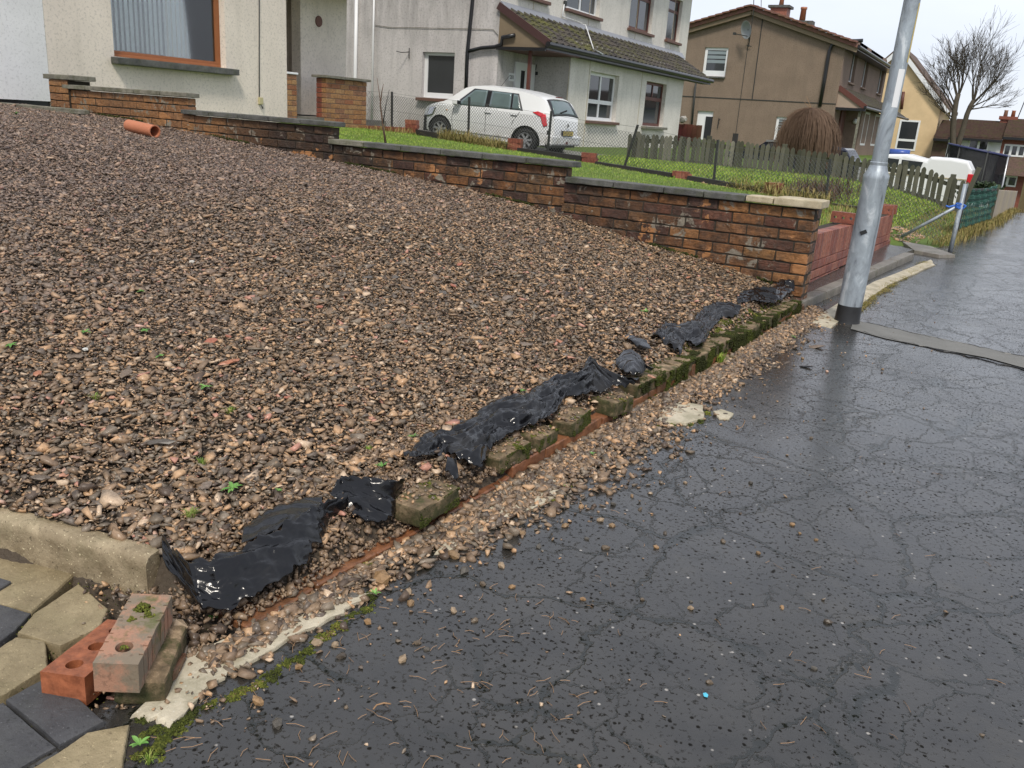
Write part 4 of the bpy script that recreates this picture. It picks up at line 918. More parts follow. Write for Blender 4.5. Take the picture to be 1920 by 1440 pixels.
# ================================================================== TALL STEPPED DIVIDING WALL
dw = empty('dividing_wall', (0, 0, 0), (0, 0, 0), 'stepped wall of rustic brown bricks between gravel garden and lawn', 'brick wall')
RB = [brick_mesh('brick', .215, .102, .065, 10+k, .0035, 4) for k in range(6)]; RH = [brick_mesh('brick', .104, .102, .065, 20+k, .003, 2) for k in range(3)]
stages = [(-1.14, -3.03, .690), (-3.03, -5.40, .805), (-5.40, -7.28, .955), (-7.28, -9.15, 1.115)]
core = MB()
def gw(x): return float(np.interp(x, [-9.6, -8.9, -8.1, -7.5, -6.7, -5.5, -4.9, -4.0, -3.3, -2.4, -1.95, -1.32, -1.14], [.89, .88, .86, .81, .75, .66, .63, .56, .48, .33, .27, .16, -.02]))
for si, (x1, x0, zt) in enumerate(stages):
    core.box(x0+.004, x1-.006, YW+.007, YW+.094, -.05 if si == 0 else .2, zt-.004)
    k = 0
    while True:
        z = zt-.0385-.075*k
        if z < -.03: break
        x = x1; off = k % 2; first = True
        while x > x0+.03:
            L = .225; me = random.choice(RB)
            if first and off: L = .1125; me = random.choice(RH)
            if x-L < x0-.03 and si < 3: L = .1125; me = random.choice(RH)
            if si < 3 and x-L < x0-.04: break
            first = False
            if z+.03 > gw(x-L/2)-.03:
                link('brick', me, M['brick'], dw, (x-L/2, YW+.051+random.uniform(-.0035, .002), z+random.uniform(-.001, .001)), (random.uniform(-.008, .008), random.uniform(-.005, .005), random.choice((0, PI))))
            x -= L
        k += 1
link('mortar', core.mesh('mortar'), M['mortar'], dw)
# end pier face towards the street (second skin one brick deep)
b = MB(); b.box(-1.33, -1.146, YW+.10, YW+.205, -.05, .684); link('mortar', b.mesh('mortar'), M['mortar'], dw)
for k in range(10):
    z = .6515-.075*k
    link('brick', random.choice(RH), M['brick'], dw, (-1.196, YW+.162, z), (0, 0, 0)) if k % 2 == 0 else link('brick', random.choice(RB), M['brick'], dw, (-1.197, YW+.108, z), (0, 0, PI/2)) if False else link('brick', random.choice(RH), M['brick'], dw, (-1.196, YW+.160, z), (0, 0, PI))
# left end pillar with its cap
pl = MB(); pl.box(-9.50, -9.155, YW-.02, YW+.24, .6, 1.205); link('mortar', pl.mesh('mortar'), M['mortar'], dw)
for k in range(6):
    z = 1.175-.075*k; xs_ = [(-9.155, .225), (-9.38, .1125)] if k % 2 else [(-9.155, .1125), (-9.268, .225)]
    for x, L in xs_: link('brick', random.choice(RB if L > .2 else RH), M['brick'], dw, (x-L/2, YW+.02, z), (0, 0, 0))
def coping(x0, x1, zt, m, th=.05, y0=None, y1=None, seed=0, kd=0):
    y0 = YW-.035 if y0 is None else y0; y1 = YW+.135 if y1 is None else y1
    me = chunk_mesh('coping_stone', abs(x1-x0)-.006, y1-y0, th, 60+seed, .006)
    return link('coping_stone', me, m, dw, ((x0+x1)/2, (y0+y1)/2, zt-th/2), (random.uniform(-.006, .006), random.uniform(-.004, .004), random.uniform(-.006, .006)))
cd, cp, cm = M['coping_dark'], M['coping_pale'], M['coping_mossy']
o = coping(-1.10, -1.425, .750, cp, .055, YW-.04, YW+.235, 1); o = coping(-1.425, -1.62, .742, cp, .045, None, None, 2)
for i, (a, c_) in enumerate([(-1.62, -1.92), (-1.92, -2.22), (-2.22, -2.62), (-2.62, -3.03)]): coping(a, c_, .740, cd, .048, None, None, 3+i)
x = -2.97
for i in range(6): coping(x, x-.41, .855, cd if i < 5 else cm, .048, None, None, 10+i); x -= .41
x = -5.36
for i in range(5): coping(x, x-.40, 1.003, cd, .046, None, None, 20+i); x -= .40
x = -7.26
for i in range(5): coping(x, x-.40, 1.163, cm, .046, None, None, 30+i); x -= .40
coping(-9.08, -9.56, 1.262, cm, .055, YW-.05, YW+.27, 40)
# foot of the wall: moss and dark soil
n = 5200; X = RNG.uniform(-9.4, -1.35, n); Y = YW-np.abs(RNG.normal(0, .018, n)); Z = np.array([float(garden_z(a, b_)) for a, b_ in zip(X, Y)])+RNG.uniform(0, .02, n); k = vnoise(X, X*0, 2.2, 9) > -.1
P = np.stack([X, Y, Z], -1)[k]; o = chips('moss', P, np.clip(RNG.lognormal(math.log(.007), .3, len(P)), .003, .014), M['moss'], False, 1., (.6, 1.2), np.clip(RNG.normal(.1, .15, len(P)), 0, 1)*.8); tag(o, 'dark moss along the foot of the stepped brick wall', 'moss', kind='stuff')
# mossy edging stone by the white house
e = empty('edging_stones', (0, 0, 0), (0, 0, 0), 'low mossy edging stones with dark sides in front of the white house', 'edging')
a = ony(-60, 204, YW-.35); 
for i in range(4):
    x1_ = ony(158, 210, YW-.28).x - i*.62; z = ony(100, 205, YW-.28).z
    link('edging_stone', chunk_mesh('edging_stone', .61, .12, .05, 120+i, .008), cm, e, (x1_-.3, YW-.28, z), (0, 0, .0))
    link('brick', chunk_mesh('brick', .60, .10, .14, 130+i, .004), M['timber_dark'], e, (x1_-.3, YW-.28, z-.096))

# clay pipe offcut against the wall
ax = Vector((1, -.08, -.07)).normalized(); c = onG(266, 241, .055)
b = MB(); n = 24; v = []; f = []
q0 = ax.cross(Vector((0, 0, 1))).normalized(); q1 = q0.cross(ax)
L = .40
for (s_, r) in ((-L/2, .056), (L/2, .056), (L/2, .047), (-L/2, .047)):
    for k in range(n):
        a_ = 2*PI*k/n; v.append(c+ax*s_+q0*math.cos(a_)*r+q1*math.sin(a_)*r)
for k in range(4):
    for j in range(n): f.append((k*n+j, k*n+(j+1) % n, ((k+1) % 4)*n+(j+1) % n, ((k+1) % 4)*n+j))
o = link('clay_pipe', b.add(v, f).mesh('clay_pipe'), plain('clay pipe', (.46,.17,.09), .5, .4, .15, 9)); smooth(o, .7); tag(o, 'short length of orange clay pipe lying on gravel against the wall', 'pipe')

# ================================================================== RED BRICK LOW WALL, FRONTAGE KERBS
rw = empty('red_brick_wall', (0, 0, 0), (0, 0, 0), 'low new red brick wall behind the lamp post, unfinished top', 'brick wall')
SR = [brick_mesh('brick', .217, .102, .066, 30+k, .0012, 2) for k in range(2)]; SS = [brick_mesh('brick', .066, .102, .215, 35+k, .0012, 2) for k in range(2)]
def rwx(y): return -1.30+.038*(y-6.4)     # face line of the wall
ang = math.atan2(1, .038)
Y0, Y1 = YW+.22, 10.6
core = MB(); core.hexa([(rwx(Y0)-.205, Y0, -.1), (rwx(Y0)-.014, Y0, -.1), (rwx(Y1)-.014, Y1, -.1), (rwx(Y1)-.205, Y1, -.1), (rwx(Y0)-.205, Y0, .425), (rwx(Y0)-.014, Y0, .425), (rwx(Y1)-.014, Y1, .40), (rwx(Y1)-.205, Y1, .40)])
link('mortar', core.mesh('mortar'), M['mortar'], rw)
def rtop(y): return .445-.012*(y-6.3)
y = Y0
i = 0
while y < Y1-.05:        # soldier course on top
    link('brick', SS[i % 2], M['brick_red'], rw, (rwx(y)-.050, y+.0375, rtop(y)-.108), (0, 0, ang)); y += .0748; i += 1
for k in range(3):
    z = -.0; y = Y0 + (.11 if k % 2 else 0); i = 0
    while y < Y1-.1:
        zz = rtop(y)-.108-.108-.0375-.075*k
        link('brick', SR[i % 2], M['brick_red'], rw, (rwx(y+.11)-.050, y+.112, zz), (0, 0, ang)); y += .225; i += 1
for j, (py_, h) in enumerate([(6.50, 1), (8.35, 1), (10.35, 1), (10.57, 1)]):
    yy = py_
    link('brick', holed_brick('cap', .215, .10, .066, [(-.07, 0), (0, 0), (.07, 0)], .013, 60+j, True), M['brick_red'], rw, (rwx(yy)-.09, yy, rtop(yy)+.052 if j != 1 else rtop(yy)+.055), (PI/2, 0, ang-PI/2 if j != 0 else ang-PI/2))
# holes facing street: bricks laid on their side
# strip in front of the wall: tarmac, kerb stones and pale concrete channel
fs = [ (-1.42, YW+.2), (-1.00, YW-.02)]
b = MB(); b.hexa([(-1.36, YW+.1, -.1), (-1.16, YW-.12, -.1), (-.86, 10.4, -.1), (-1.15, 10.6, -.1), (-1.36, YW+.1, .052), (-1.16, YW-.12, .046), (-.86, 10.4, .052), (-1.15, 10.6, .056)])
tag(b.build('tarmac_strip', M['asphalt_patch']), kind='structure')
fk = empty('kerb_row', (0, 0, 0), (0, 0, 0), 'row of flush kerbstones between lamp post and red brick wall', 'kerb')
ka, kb = onz(1487, 583, .03), onz(1716, 476, .06)
n = 5
for i in range(n):
    a = Vector(ka).lerp(kb, i/n); c_ = Vector(ka).lerp(kb, (i+1)/n); dd = (c_-a); L = dd.length
    o = link('kerbstone', chunk_mesh('kerbstone', L-.008, .10, .13, 150+i, .004), M['slab_grey'], fk, ((a.x+c_.x)/2-.055, (a.y+c_.y)/2, -.005+.002*i), (0, 0, math.atan2(dd.y, dd.x)))
slab('concrete_channel', ragged([(1521,602),(1560,575),(1640,528),(1745,487),(1752,497),(1665,535),(1612,572),(1560,612)], .008, .006, 4), -.01, .010, M['haunch'], 'pale concrete strip running past the foot of the lamp post', 'concrete strip')
slab('concrete_channel', ragged([(1716,470),(1760,478),(1790,478),(1745,462),(1690,452)], .03, .006, 3), -.01, .032, M['slab_grey'], 'grey concrete threshold at the end of the red brick wall', 'concrete strip')
mp = []
for i in range(60):
    q = random.random(); p = onz(1600+(1740-1600)*q+random.uniform(-6, 6), 585-(585-488)*q**.85+random.uniform(0, 9), 0); mp.append((p.x, p.y, random.uniform(.02, .045)))
n0 = len(mp)
P = []
for (x, y, r) in mp:
    k = 60; q = RNG.normal(0, r*.6, k); q2 = RNG.normal(0, r*1.6, k); P.append(np.stack([x+q, y+q2, .003+.010*RNG.random(k)], -1))
P = np.concatenate(P); o = chips('dead_moss', P, np.full(len(P), .0045), M['drygrass'], False, 1., (.3, .6)); tag(o, 'yellow dead moss along the pale concrete strip past the lamp', 'moss', kind='stuff')
# patched trench across the footpath
px = [(1600,601),(1700,622),(1800,643),(1930,672),(2480,805),(2480,838),(1930,694),(1850,672),(1740,652),(1660,636),(1595,618)]
P = [onz(x, y, .0) for x, y in px]; c = Vector((0, 0, 0))
b = MB(); b.add([(q.x, q.y, .0045+float(pave_z(q.x, q.y))) for q in P], [tuple(range(len(P)))])
pt = b.build('trench_patch', M['patch']); tag(pt, kind='structure')
b = MB()
for a, c_ in (((1595,600),(1930,672)), ((1597,619),(1930,696)), ((1930,672),(2480,805)), ((1930,696),(2480,840))):
    q = [onz(a[0]+(c_[0]-a[0])*t_, a[1]+(c_[1]-a[1])*t_+random.uniform(-1.5, 1.5), .0) for t_ in np.linspace(0, 1, 30)]
    b.tube([(p.x, p.y, .003) for p in q], [random.uniform(.002, .006) for _ in q], 5)
tag(b.build('tar_joint', M['black_paint']), 'dark tar joints along the transverse footpath patch', 'tar joint', kind='stuff')

# ================================================================== LAMP POST
LP = Vector((-.80, 5.93, 0)); lp = empty('lamp_post', LP, (0, 0, 0), 'tall galvanised steel lamp post with a thicker patched lower section', 'lamp post')
def lathe(prof, n=32):
    b = MB(); v = []; f = []
    for r, z in prof: v += [(r*math.cos(2*PI*k/n), r*math.sin(2*PI*k/n), z) for k in range(n)]
    for i in range(len(prof)-1):
        for k in range(n): f.append((i*n+k, i*n+(k+1) % n, (i+1)*n+(k+1) % n, (i+1)*n+k))
    f.append(tuple(range(n-1, -1, -1))); f.append(tuple(range((len(prof)-1)*n, len(prof)*n))); return b.add(v, f)
lean = (0, .014, 0)
o = lathe([(.075, .10), (.075, .915), (.077, .93), (.077, .95), (.060, .985), (.050, 1.02)]).build('base_section', M['galv'], lp, rot=lean); smooth(o, .5)
o = lathe([(.084, .0), (.079, .02), (.0765, .10), (.0755, .118)]).build('painted_foot', M['black_paint'], lp, rot=lean); smooth(o, .5)
o = lathe([(.047, 1.0), (.047, 2.2), (.043, 4.0), (.035, 7.6)]).build('shaft', M['galv'], lp, rot=lean); smooth(o, .5)
o = lathe([(.052, 1.012), (.053, 1.03), (.0485, 1.035), (.0485, 1.045)]).build('collar', M['galv'], lp, rot=lean); smooth(o, .5)
pa = math.atan2(-LP.y, -LP.x)   # towards the camera
def curved_patch(r, a0, a1, z0, z1, m, name):
    n = 10; v = []; f = []
    for zz in (z0, z1):
        for k in range(n+1): a = a0+(a1-a0)*k/n; v.append((r*math.cos(a), r*math.sin(a), zz))
    for k in range(n): f.append((k, k+1, n+2+k, n+1+k))
    o = MB().add(v, f).build(name, m, lp, True, rot=lean); return o
curved_patch(.0478, pa+.1, pa+.95, 1.36, 1.58, M['white_upvc'], 'sticker')
curved_patch(.0478, pa+1.0, pa+1.5, 1.62, 1.95, M['yellow_plate'], 'yellow_strip')
b = MB(); b.box(-.004, .004, -.02, .02, -.012, .012); o = b.build('cable_scar', M['black_paint'], lp, loc=(.075*math.cos(pa), .075*math.sin(pa), .60), rot=(0.5, 0, pa))
o = MB().box(-.02, .02, -.12, .12, -.04, .04).build('lantern', M['galv'], lp, loc=(.3, 0, 7.65)); o.scale = (14, 1, 1)
# door of the base compartment faces the road
o = curved_patch(.0756, pa+2.4, pa+3.3, .35, .85, M['galv'], 'access_door')
def solidtext(fo):     # lettering becomes an ordinary mesh object
    bpy.context.view_layer.update()
    me = bpy.data.meshes.new_from_object(fo.evaluated_get(bpy.context.evaluated_depsgraph_get())); nm = fo.name
    o = bpy.data.objects.new('x', me); COL.objects.link(o); o.parent = fo.parent; o.location = fo.location; o.rotation_euler = fo.rotation_euler
    bpy.data.objects.remove(fo); o.name = nm
# ================================================================== HOUSES
UY, UX, UZ = (0, 1, 0), (1, 0, 0), (0, 0, 1)
WHITE = render_mat('white roughcast', (.76,.76,.76), .3, .08, (.4,.4,.38))
CREAM = render_mat('cream roughcast', (.76,.68,.59), .42, .22, (.30,.27,.22), 110, .010)
def _damp(t):
    sx = t.n('ShaderNodeSeparateXYZ'); t.l(t.pos, sx.inputs[0]); z = t.ramp(t.math('MULTIPLY', sx.outputs[2], .25), [(.14, .5), (.3, .1), (.6, .05), (1, .45)])
    return t.math('MULTIPLY', z, t.ramp(t.noise(3.5, 5, .7, vec=t.map((1, 1, .25))), [(.4, 0.), (.62, 1.)]))
GREY = render_mat('pale grey roughcast', (.56,.53,.52), .55, .65, (.25,.24,.235), 110, .012, _damp, 22)
CREAM2 = render_mat('yellowed white roughcast', (.70,.665,.61), .4, .3, (.3,.28,.23), 110, .010, None, 20)
BROWN = render_mat('brown dashed render', (.225,.17,.128), .7, .35, (.12,.10,.075), 60, .02, None, 24)
BROWN2 = render_mat('smooth pinkish brown render', (.235,.17,.135), .3, .25, (.15,.12,.1), 60, .006, None, 14)
YEL = render_mat('yellow render', (.66,.49,.29), .05, .12, (.5,.38,.2), 60, .004)
TILE = roof_mat('mossy roof tile', (.045,.040,.037), (.085,.072,.062), .8, (.10,.10,.025))
TILE_RED = roof_mat('red brown roof tile', (.17,.075,.06), (.24,.12,.10), .25)
TILE_BR = roof_mat('brown terrace tile', (.085,.05,.04), (.13,.08,.065), .5, (.08,.08,.03))
LEAD = plain('lead flashing', (.24,.25,.28), .45, .5, .2, 5)
FASCIA = plain('beige fascia', (.19,.145,.095), .7, .3, .15)

def wall(parent, name, m, origin, U, N, outline, holes=(), t=.25):
    me = prism(outline, holes, origin, U, UZ, N, t, name); return link(name, me, m, parent)
def window(parent, O, U, N, w, h, m, bars=(), fw=.06, depth=.09, glass=None, sill=None, sillm=None, sillw=.08, name='window', blind=None):
    """frame set back by depth in its opening; O = lower-left corner on the wall face"""
    O = Vector(O); U = Vector(U); N = Vector(N); Z = Vector(UZ); B = O - N*depth
    fr = link(name, prism(rect(0.002, w-.002, 0.002, h-.002), [rect(a[0]+.0, a[1], a[2], a[3]) for a in bars] if bars else [rect(fw, w-fw, fw, h-fw)], B, U, Z, N, .055, 'frame'), m, parent)
    panes = bars if bars else [(fw, w-fw, fw, h-fw)]
    for a in panes: link('pane', prism(rect(a[0]-.004, a[1]+.004, a[2]-.004, a[3]+.004), [], B-N*.022, U, Z, N, .006, 'pane'), glass or M['glass'], fr)
    if sill is not None:
        c = O - Z*.05 + U*w/2 + N*(sill/2-.04); Mx = Matrix((U, N, Z)).transposed()
        sb = MB().obox(c, (w+sillw*2, sill+.10, .075), Mx); s_ = sb.build('sill', sillm, parent, bevel=.008)
    return fr
def gutter_pipe(parent, pts, r, m=None, name='downpipe', n=8):
    o = MB().tube(pts, r, n).build(name, m or M['black_plastic'], parent, True); return o

# ---- house 1: cream half (and its white neighbour half)
X1 = -10.0
seam = onx(93, 150, X1).y; hend = onx(538, 150, X1).y
hw = empty('white_house', (X1, seam, 0), (0, 0, 0), 'white roughcast half of the nearest house at the left edge', 'house')
hw.location = (0, 0, 0)
b = MB(); b.box(X1-7, X1, -1.5, seam-.004, .96, 5.9); b.build('wall', WHITE, hw)
b = MB(); b.box(X1-6.95, X1-.03, -1.45, seam-.01, .3, .962); b.build('plinth', M['black_paint'], hw)
hc = empty('cream_house', (0, 0, 0), (0, 0, 0), 'cream roughcast house with a big brown framed window and vertical blinds', 'house')
wy0, wy1 = onx(218, 100, X1).y, onx(418, 120, X1).y+.06; wz0 = 1.535; wz1 = 2.75
wall(hc, 'wall', CREAM, (X1, 0, 0), UY, UX, rect(seam, hend, .3, 5.9), [rect(wy0-.03, wy1, wz0, wz1)], .3)
b = MB(); b.box(X1-7, X1-.3, seam, 12.6, .3, 5.9)
# room behind the window is a dark box
wl = wall(hc, 'wall', CREAM, (X1-1.2, 0, 0), UY, UX, rect(hend-.0, 12.75, .3, 5.9), [], .3)   # recessed entrance wall
wall(hc, 'wall', CREAM, (X1-.004, hend-.004, 0), (-1, 0, 0), UY, rect(0.3, 1.2, .3, 5.9), [], .25)
wall(hc, 'wall', CREAM, (X1-1.2, 12.75, 0), (-1, 0, 0), UY, rect(0, 5.8, .3, 5.9), [], .25)
b = MB(); b.box(X1-1.4, X1+.002, hend+.02, 12.74, 2.95, 5.88); b.build('wall', CREAM, hc)      # upper floor over the entrance
room = MB(); room.box(X1-2.4, X1-2.35, seam+.1, hend-.3, 1, 3.5); room.box(X1-2.4, X1-.3, seam+.1, seam+.15, 1, 3.5); room.box(X1-2.4, X1-.3, seam+.1, hend-.3, 3.5, 3.55); room.box(X1-2.4, X1-.3, seam+.1, hend-.3, .95, 1.0)
room.build('room', M['interior'], hc)
fr = window(hc, (X1, wy0-.03, wz0), UY, UX, wy1-wy0+.03, wz1-wz0, M['brown_wood'], [(.07, wy1-wy0-.05, .075, wz1-wz0-.07)], depth=.11, glass=M['clear'])
b = MB(); b.box(X1-.115, X1-.085, wy0+.02, wy1-.04, wz0+.004, wz0+.035); b.build('frame_rail', M['brown_wood'], fr, bevel=.005)
n = 22; W_ = wy1-wy0-.16
for i in range(n):
    yy = wy0+.06+W_*(i+.5)/n; a = .50+.10*math.sin(i*1.3) if i < 17 else .10
    b = MB(); b.box(-.0015, .0015, -.040, .040, 0, wz1-wz0-.14); b.build('blind_slat', M['blind'], fr, loc=(X1-.18, yy, wz0+.085+random.uniform(-.004, .004)), rot=(0, 0, a))
b = MB(); b.box(X1-.20, X1-.16, wy0+.01, wy1-.04, wz1-.10, wz1-.06); b.build('blind_rail', M['white_upvc'], fr)
# thick stone sill
me = chunk_mesh('sill', wy1-wy0+.20, .17, .085, 201, .010); link('sill', me, M['coping_dark'], hc, (X1+.05, (wy0+wy1)/2+.02, wz0-.046), (0, 0, PI/2))
b = MB(); b.tube([(X1+.012, onx(485, y_, X1).y, onx(485, y_, X1).z) for y_ in (-60, 0, 60, 120, 185)], .007, 5); b.build('cable', M['post'], hc, True)
p = onx(487, 189, X1); b = MB(); b.box(X1, X1+.04, p.y-.035, p.y+.035, p.z-.05, p.z+.05); b.build('junction_box', plain('yellowed plastic', (.45,.40,.22), .5), hc, bevel=.006)
p = onx(487, 197, X1); b = MB(); b.tube([(X1+.03, p.y, p.z), (X1+.05, p.y+.01, p.z-.05), (X1+.03, p.y+.03, p.z-.02)], .006, 5); b.build('cable', M['black_plastic'], hc, True)
b = MB(); b.box(X1-7.6, X1+.45, -2, 12.9, 5.9, 6.0); b.add([(X1+.45, -2, 6), (X1+.45, 12.9, 6), (X1-3.5, 12.9, 7.9), (X1-3.5, -2, 7.9), (X1-7.6, -2, 6), (X1-7.6, 12.9, 6)], [(0, 1, 2, 3), (3, 2, 5, 4), (0, 3, 4), (1, 5, 2)]); b.build('roof', TILE, hc)
# entrance: dark door, brown edge, door step, plaque
d0 = onx(551, 100, X1-1.2).y
XE = X1-1.2
b = MB(); b.box(XE-.0, XE+.05, hend+.22, hend+.62, 1.0, 3.0); b.build('door', M['dark_brown'], hc)
b = MB(); b.box(XE+.0, XE+.07, hend+.62, hend+.80, .98, 3.0); b.build('door_frame', plain('grey door frame', (.42,.40,.39), .5), hc)
# side wall of the entrance that faces the garden: plane x = X1-.75
XP = X1-.75; py0, py1 = onx(564, 150, XP).y, onx(649, 150, XP).y
wall(hc, 'wall', CREAM, (XP, 0, 0), UY, UX, rect(py0, py1, .95, 3.2), [], .2)
b = MB(); b.box(XP-.22, XP+.008, py0, py1, .90, .945); b.build('threshold', M['black_paint'], hc)
p = onx(597, 40, XP); v = lathe([(0.001, 0), (.085, 0), (.09, .012), (.085, .022), (.001, .024)], 20); o = v.build('plaque', plain('brown clay plaque', (.15,.075,.06), .7, .3, .4, 40, .01, 30), hc, loc=(XP, p.y, p.z), rot=(0, PI/2, 0)); o.scale = (1, .9, 1)
b = MB(); b.box(X1-1.3, X1-.02, hend-.1, 12.7, .5, .93); b.build('doorstep', M['slab_grey'], hc)
# brick porch walls
def brick_block(parent, x0, x1, y0, y1, z0, z1, m, face='both', ph=.0775):
    k = 0; z = z1-ph/2
    mt = MB().box(x0+.008, x1-.008, y0+.008, y1-.008, z0, z1-.003).build('mortar', M['mortar_pale'], parent)
    while z > z0-.02:
        y = y0 - (.11 if k % 2 else 0)
        while y < y1-.02:
            a = max(y, y0); c_ = min(y+.213, y1)
            if c_-a > .03: 
                key = ('pb', round(c_-a, 2)); me = _BB.get(key) or _BB.setdefault(key, brick_mesh('brick', c_-a, .10, .067, len(_BB), .0012, 2))
                link('brick', me, m, parent, (x1-.050, (a+c_)/2, z), (0, 0, PI/2))
            y += .225
        if x1-x0 > .12:
            key = ('ph', round(x1-x0-.1, 2)); me = _BB.get(key) or _BB.setdefault(key, brick_mesh('brick', x1-x0-.102, .10, .067, len(_BB), .0012, 2))
            link('brick', me, M['brick_red'] if m is M['brick_buff'] else m, parent, ((x0+x1-.1)/2, y0+.05, z))
        z -= ph; k += 1
_BB = {}
ps = empty('porch_pier', (0, 0, 0), (0, 0, 0), 'broad waist high buff brick pier with a flat pale cap beside the entrance', 'pier')
PX = X1+.02; a, c_ = onx(612, 200, PX).y, onx(687, 200, PX).y
ztop = onx(650, 150, PX).z
brick_block(ps, PX-.22, PX, a, c_, .80, ztop, M['brick_buff'])
link('cap', chunk_mesh('cap', c_-a+.10, .34, .045, 210, .006), M['coping_mossy'], ps, (PX-.11, (a+c_)/2, ztop+.022), (0, 0, PI/2))
p2 = empty('porch_pier', (0, 0, 0), (0, 0, 0), 'narrow buff brick stub with white cap at the corner of the cream house', 'pier')
a2, c2 = hend+.004, onx(557, 180, X1).y
brick_block(p2, X1-.10, X1-.004, a2, c2, .85, ztop-.0, M['brick_buff'])
b = MB(); b.box(X1-.12, X1+.012, a2, c2+.02, ztop, ztop+.03); b.build('cap', M['white_upvc'], p2, bevel=.004)

# ---- house 2: grey and cream semi with lean-to roof
XF, XL = -11.0, -10.0
GY = 18.0                                    # gable wall plane
h2 = empty('grey_house', (0, 0, 0), (0, 0, 0), 'grey roughcast two storey house behind the parked white car', 'house')
zb = .35
gxl = ony(640, 200, GY).x-3
wx0, wx1 = ony(791, 140, GY).x, ony(851, 140, GY).x; gz0_ = ony(850, 184, GY).z-.02; gz1_ = ony(792, 97, GY).z
wall(h2, 'gable_wall', GREY, (0, GY, 0), UX, (0, -1, 0), [(gxl, zb), (XF-.004, zb), (XF-.004, 5.75), (gxl, 5.75)], [rect(wx0, wx1, gz0_, gz1_)], .3)
w = window(h2, (wx0, GY, gz0_), UX, (0, -1, 0), wx1-wx0, gz1_-gz0_, M['white_upvc'], [(.10, wx1-wx0-.06, .12, gz1_-gz0_-.07)], depth=.10, sill=.12, sillm=M['sill_brown'])
for i in range(9): 
    xx = wx0+.12+(wx1-wx0-.24)*(i+.5)/9; b = MB(); b.box(-.0015, .0015, -.035, .035, 0, gz1_-gz0_-.22); b.build('blind_slat', M['interior'], w, loc=(xx, GY+.2, gz0_+.13), rot=(0, 0, .5))
up_end = 30.6
ux = lambda px: onx(px, 60, XF).y
yS = GY+.004
def sill_z(px, py, X): return onx(px, py, X).z
uz0 = onx(1174, 54, XF).z+.06
wins = []
lo_end = onx(1277, 200, XL).y; ext0 = onx(1071, 110, XL).y
# upper front wall with three window openings
uw = [(onx(1062, 15, XF).y, onx(1117, 15, XF).y, M['white_upvc']), (onx(1180, 40, XF).y, onx(1216, 40, XF).y, M['brown_wood']), (onx(1250, 60, XF).y, onx(1265, 60, XF).y+.02, M['brown_wood'])]
uw[1] = (uw[1][0]-.02, uw[1][1]+.3, M['dark_brown']); uw[0] = (uw[0][0], uw[0][1]+.25, M['white_upvc']); uw[2] = (uw[2][0]-.05, uw[2][1]+.45, M['dark_brown'])
fl_z = onx(1115, 55, XF).z
uw.insert(0, (onx(1010, 4, XF).y-1.0, onx(1024, 4, XF).y, M['white_upvc']))
wall(h2, 'wall', CREAM2, (XF, 0, 0), UY, UX, rect(yS, up_end, fl_z-.5, 5.75), [rect(a, c_, uz0, uz0+1.30) for a, c_, m in uw], .3)
for i, (a, c_, m) in enumerate(uw):
    W = c_-a; H = 1.3
    bars = [(.07, W/2-.04, .07, H-.07), (W/2+.04, W-.07, .07, H-.07)]
    if i >= 2: bars = [(.08, W/2-.03, .08, H-.42), (W/2+.03, W-.08, .08, H-.42), (.08, W/2-.03, H-.34, H-.08), (W/2+.03, W-.08, H-.34, H-.08)]
    if i == 3: bars = [(.08, W-.08, .08, H-.42), (.08, W-.08, H-.34, H-.08)]
    window(h2, (XF, a, uz0), UY, UX, W, H, m, bars, depth=.11, sill=.10, sillm=M['sill_brown'])
# lower front: recessed door wall, return wall, projecting wall
wall(h2, 'wall', GREY, (XF+.003, 0, 0), UY, UX, rect(yS, ext0, zb, fl_z-.1), [], .28)
wall(h2, 'wall', GREY, (0, ext0-.004, 0), UX, (0, -1, 0), [(XF+.006, zb), (XL-.001, zb), (XL-.001, 2.8), (XF+.006, 3.28)], [], .25)
lz = onx(1120, 226, XL).z; l1a, l1b = onx(1104, 180, XL).y, onx(1151, 180, XL).y; lz1 = onx(1113, 134, XL).z
l2a, l2b = onx(1208, 200, XL).y, onx(1240, 200, XL).y; l2z0 = onx(1215, 236, XL).z; l2z1 = onx(1215, 152, XL).z
l1b += .25; l2b += .28
wall(h2, 'wall', CREAM2, (XL, 0, 0), UY, UX, rect(ext0, lo_end, zb, 3.0), [rect(l1a, l1b, lz, lz1), rect(l2a, l2b, l2z0, l2z1)], .3)
W = l1b-l1a; H = lz1-lz
window(h2, (XL, l1a, lz), UY, UX, W, H, M['white_upvc'], [(.08, W/2-.04, .08, .42), (W/2+.04, W-.08, .08, .42), (.08, W/2-.04, .52, H-.08), (W/2+.04, W-.08, .52, H-.08)], depth=.12, sill=.10, sillm=M['sill_brown'])
W = l2b-l2a; H = l2z1-l2z0
w2 = window(h2, (XL, l2a, l2z0), UY, UX, W, H, M['dark_brown'], [(.08, W-.08, .08, H-.52), (.08, W/2-.03, H-.42, H-.08), (W/2+.03, W-.08, H-.42, H-.08)], depth=.12, sill=.14, sillm=M['coping_mossy'])
for i in range(12): b = MB(); b.box(XL-.30, XL-.25, l2a+.1, l2b-.1, l2z1-.55-.05*i, l2z1-.53-.05*i); b.build('blind_slat', M['blind'], w2)
for y_ in (1.5, 4.6, 7.9, 11): b = MB(); b.box(XF, XF+.006, yS+y_, yS+y_+.02, fl_z+.05, 5.7); b.build('expansion_joint', M['coping_pale'], h2)
for px in (1050, 1088, 1187): yy = onx(px+12, 190, XL).y; b = MB(); b.box(XL, XL+.006, yy, yy+.02, zb, 2.9); b.build('expansion_joint', M['coping_pale'], h2)
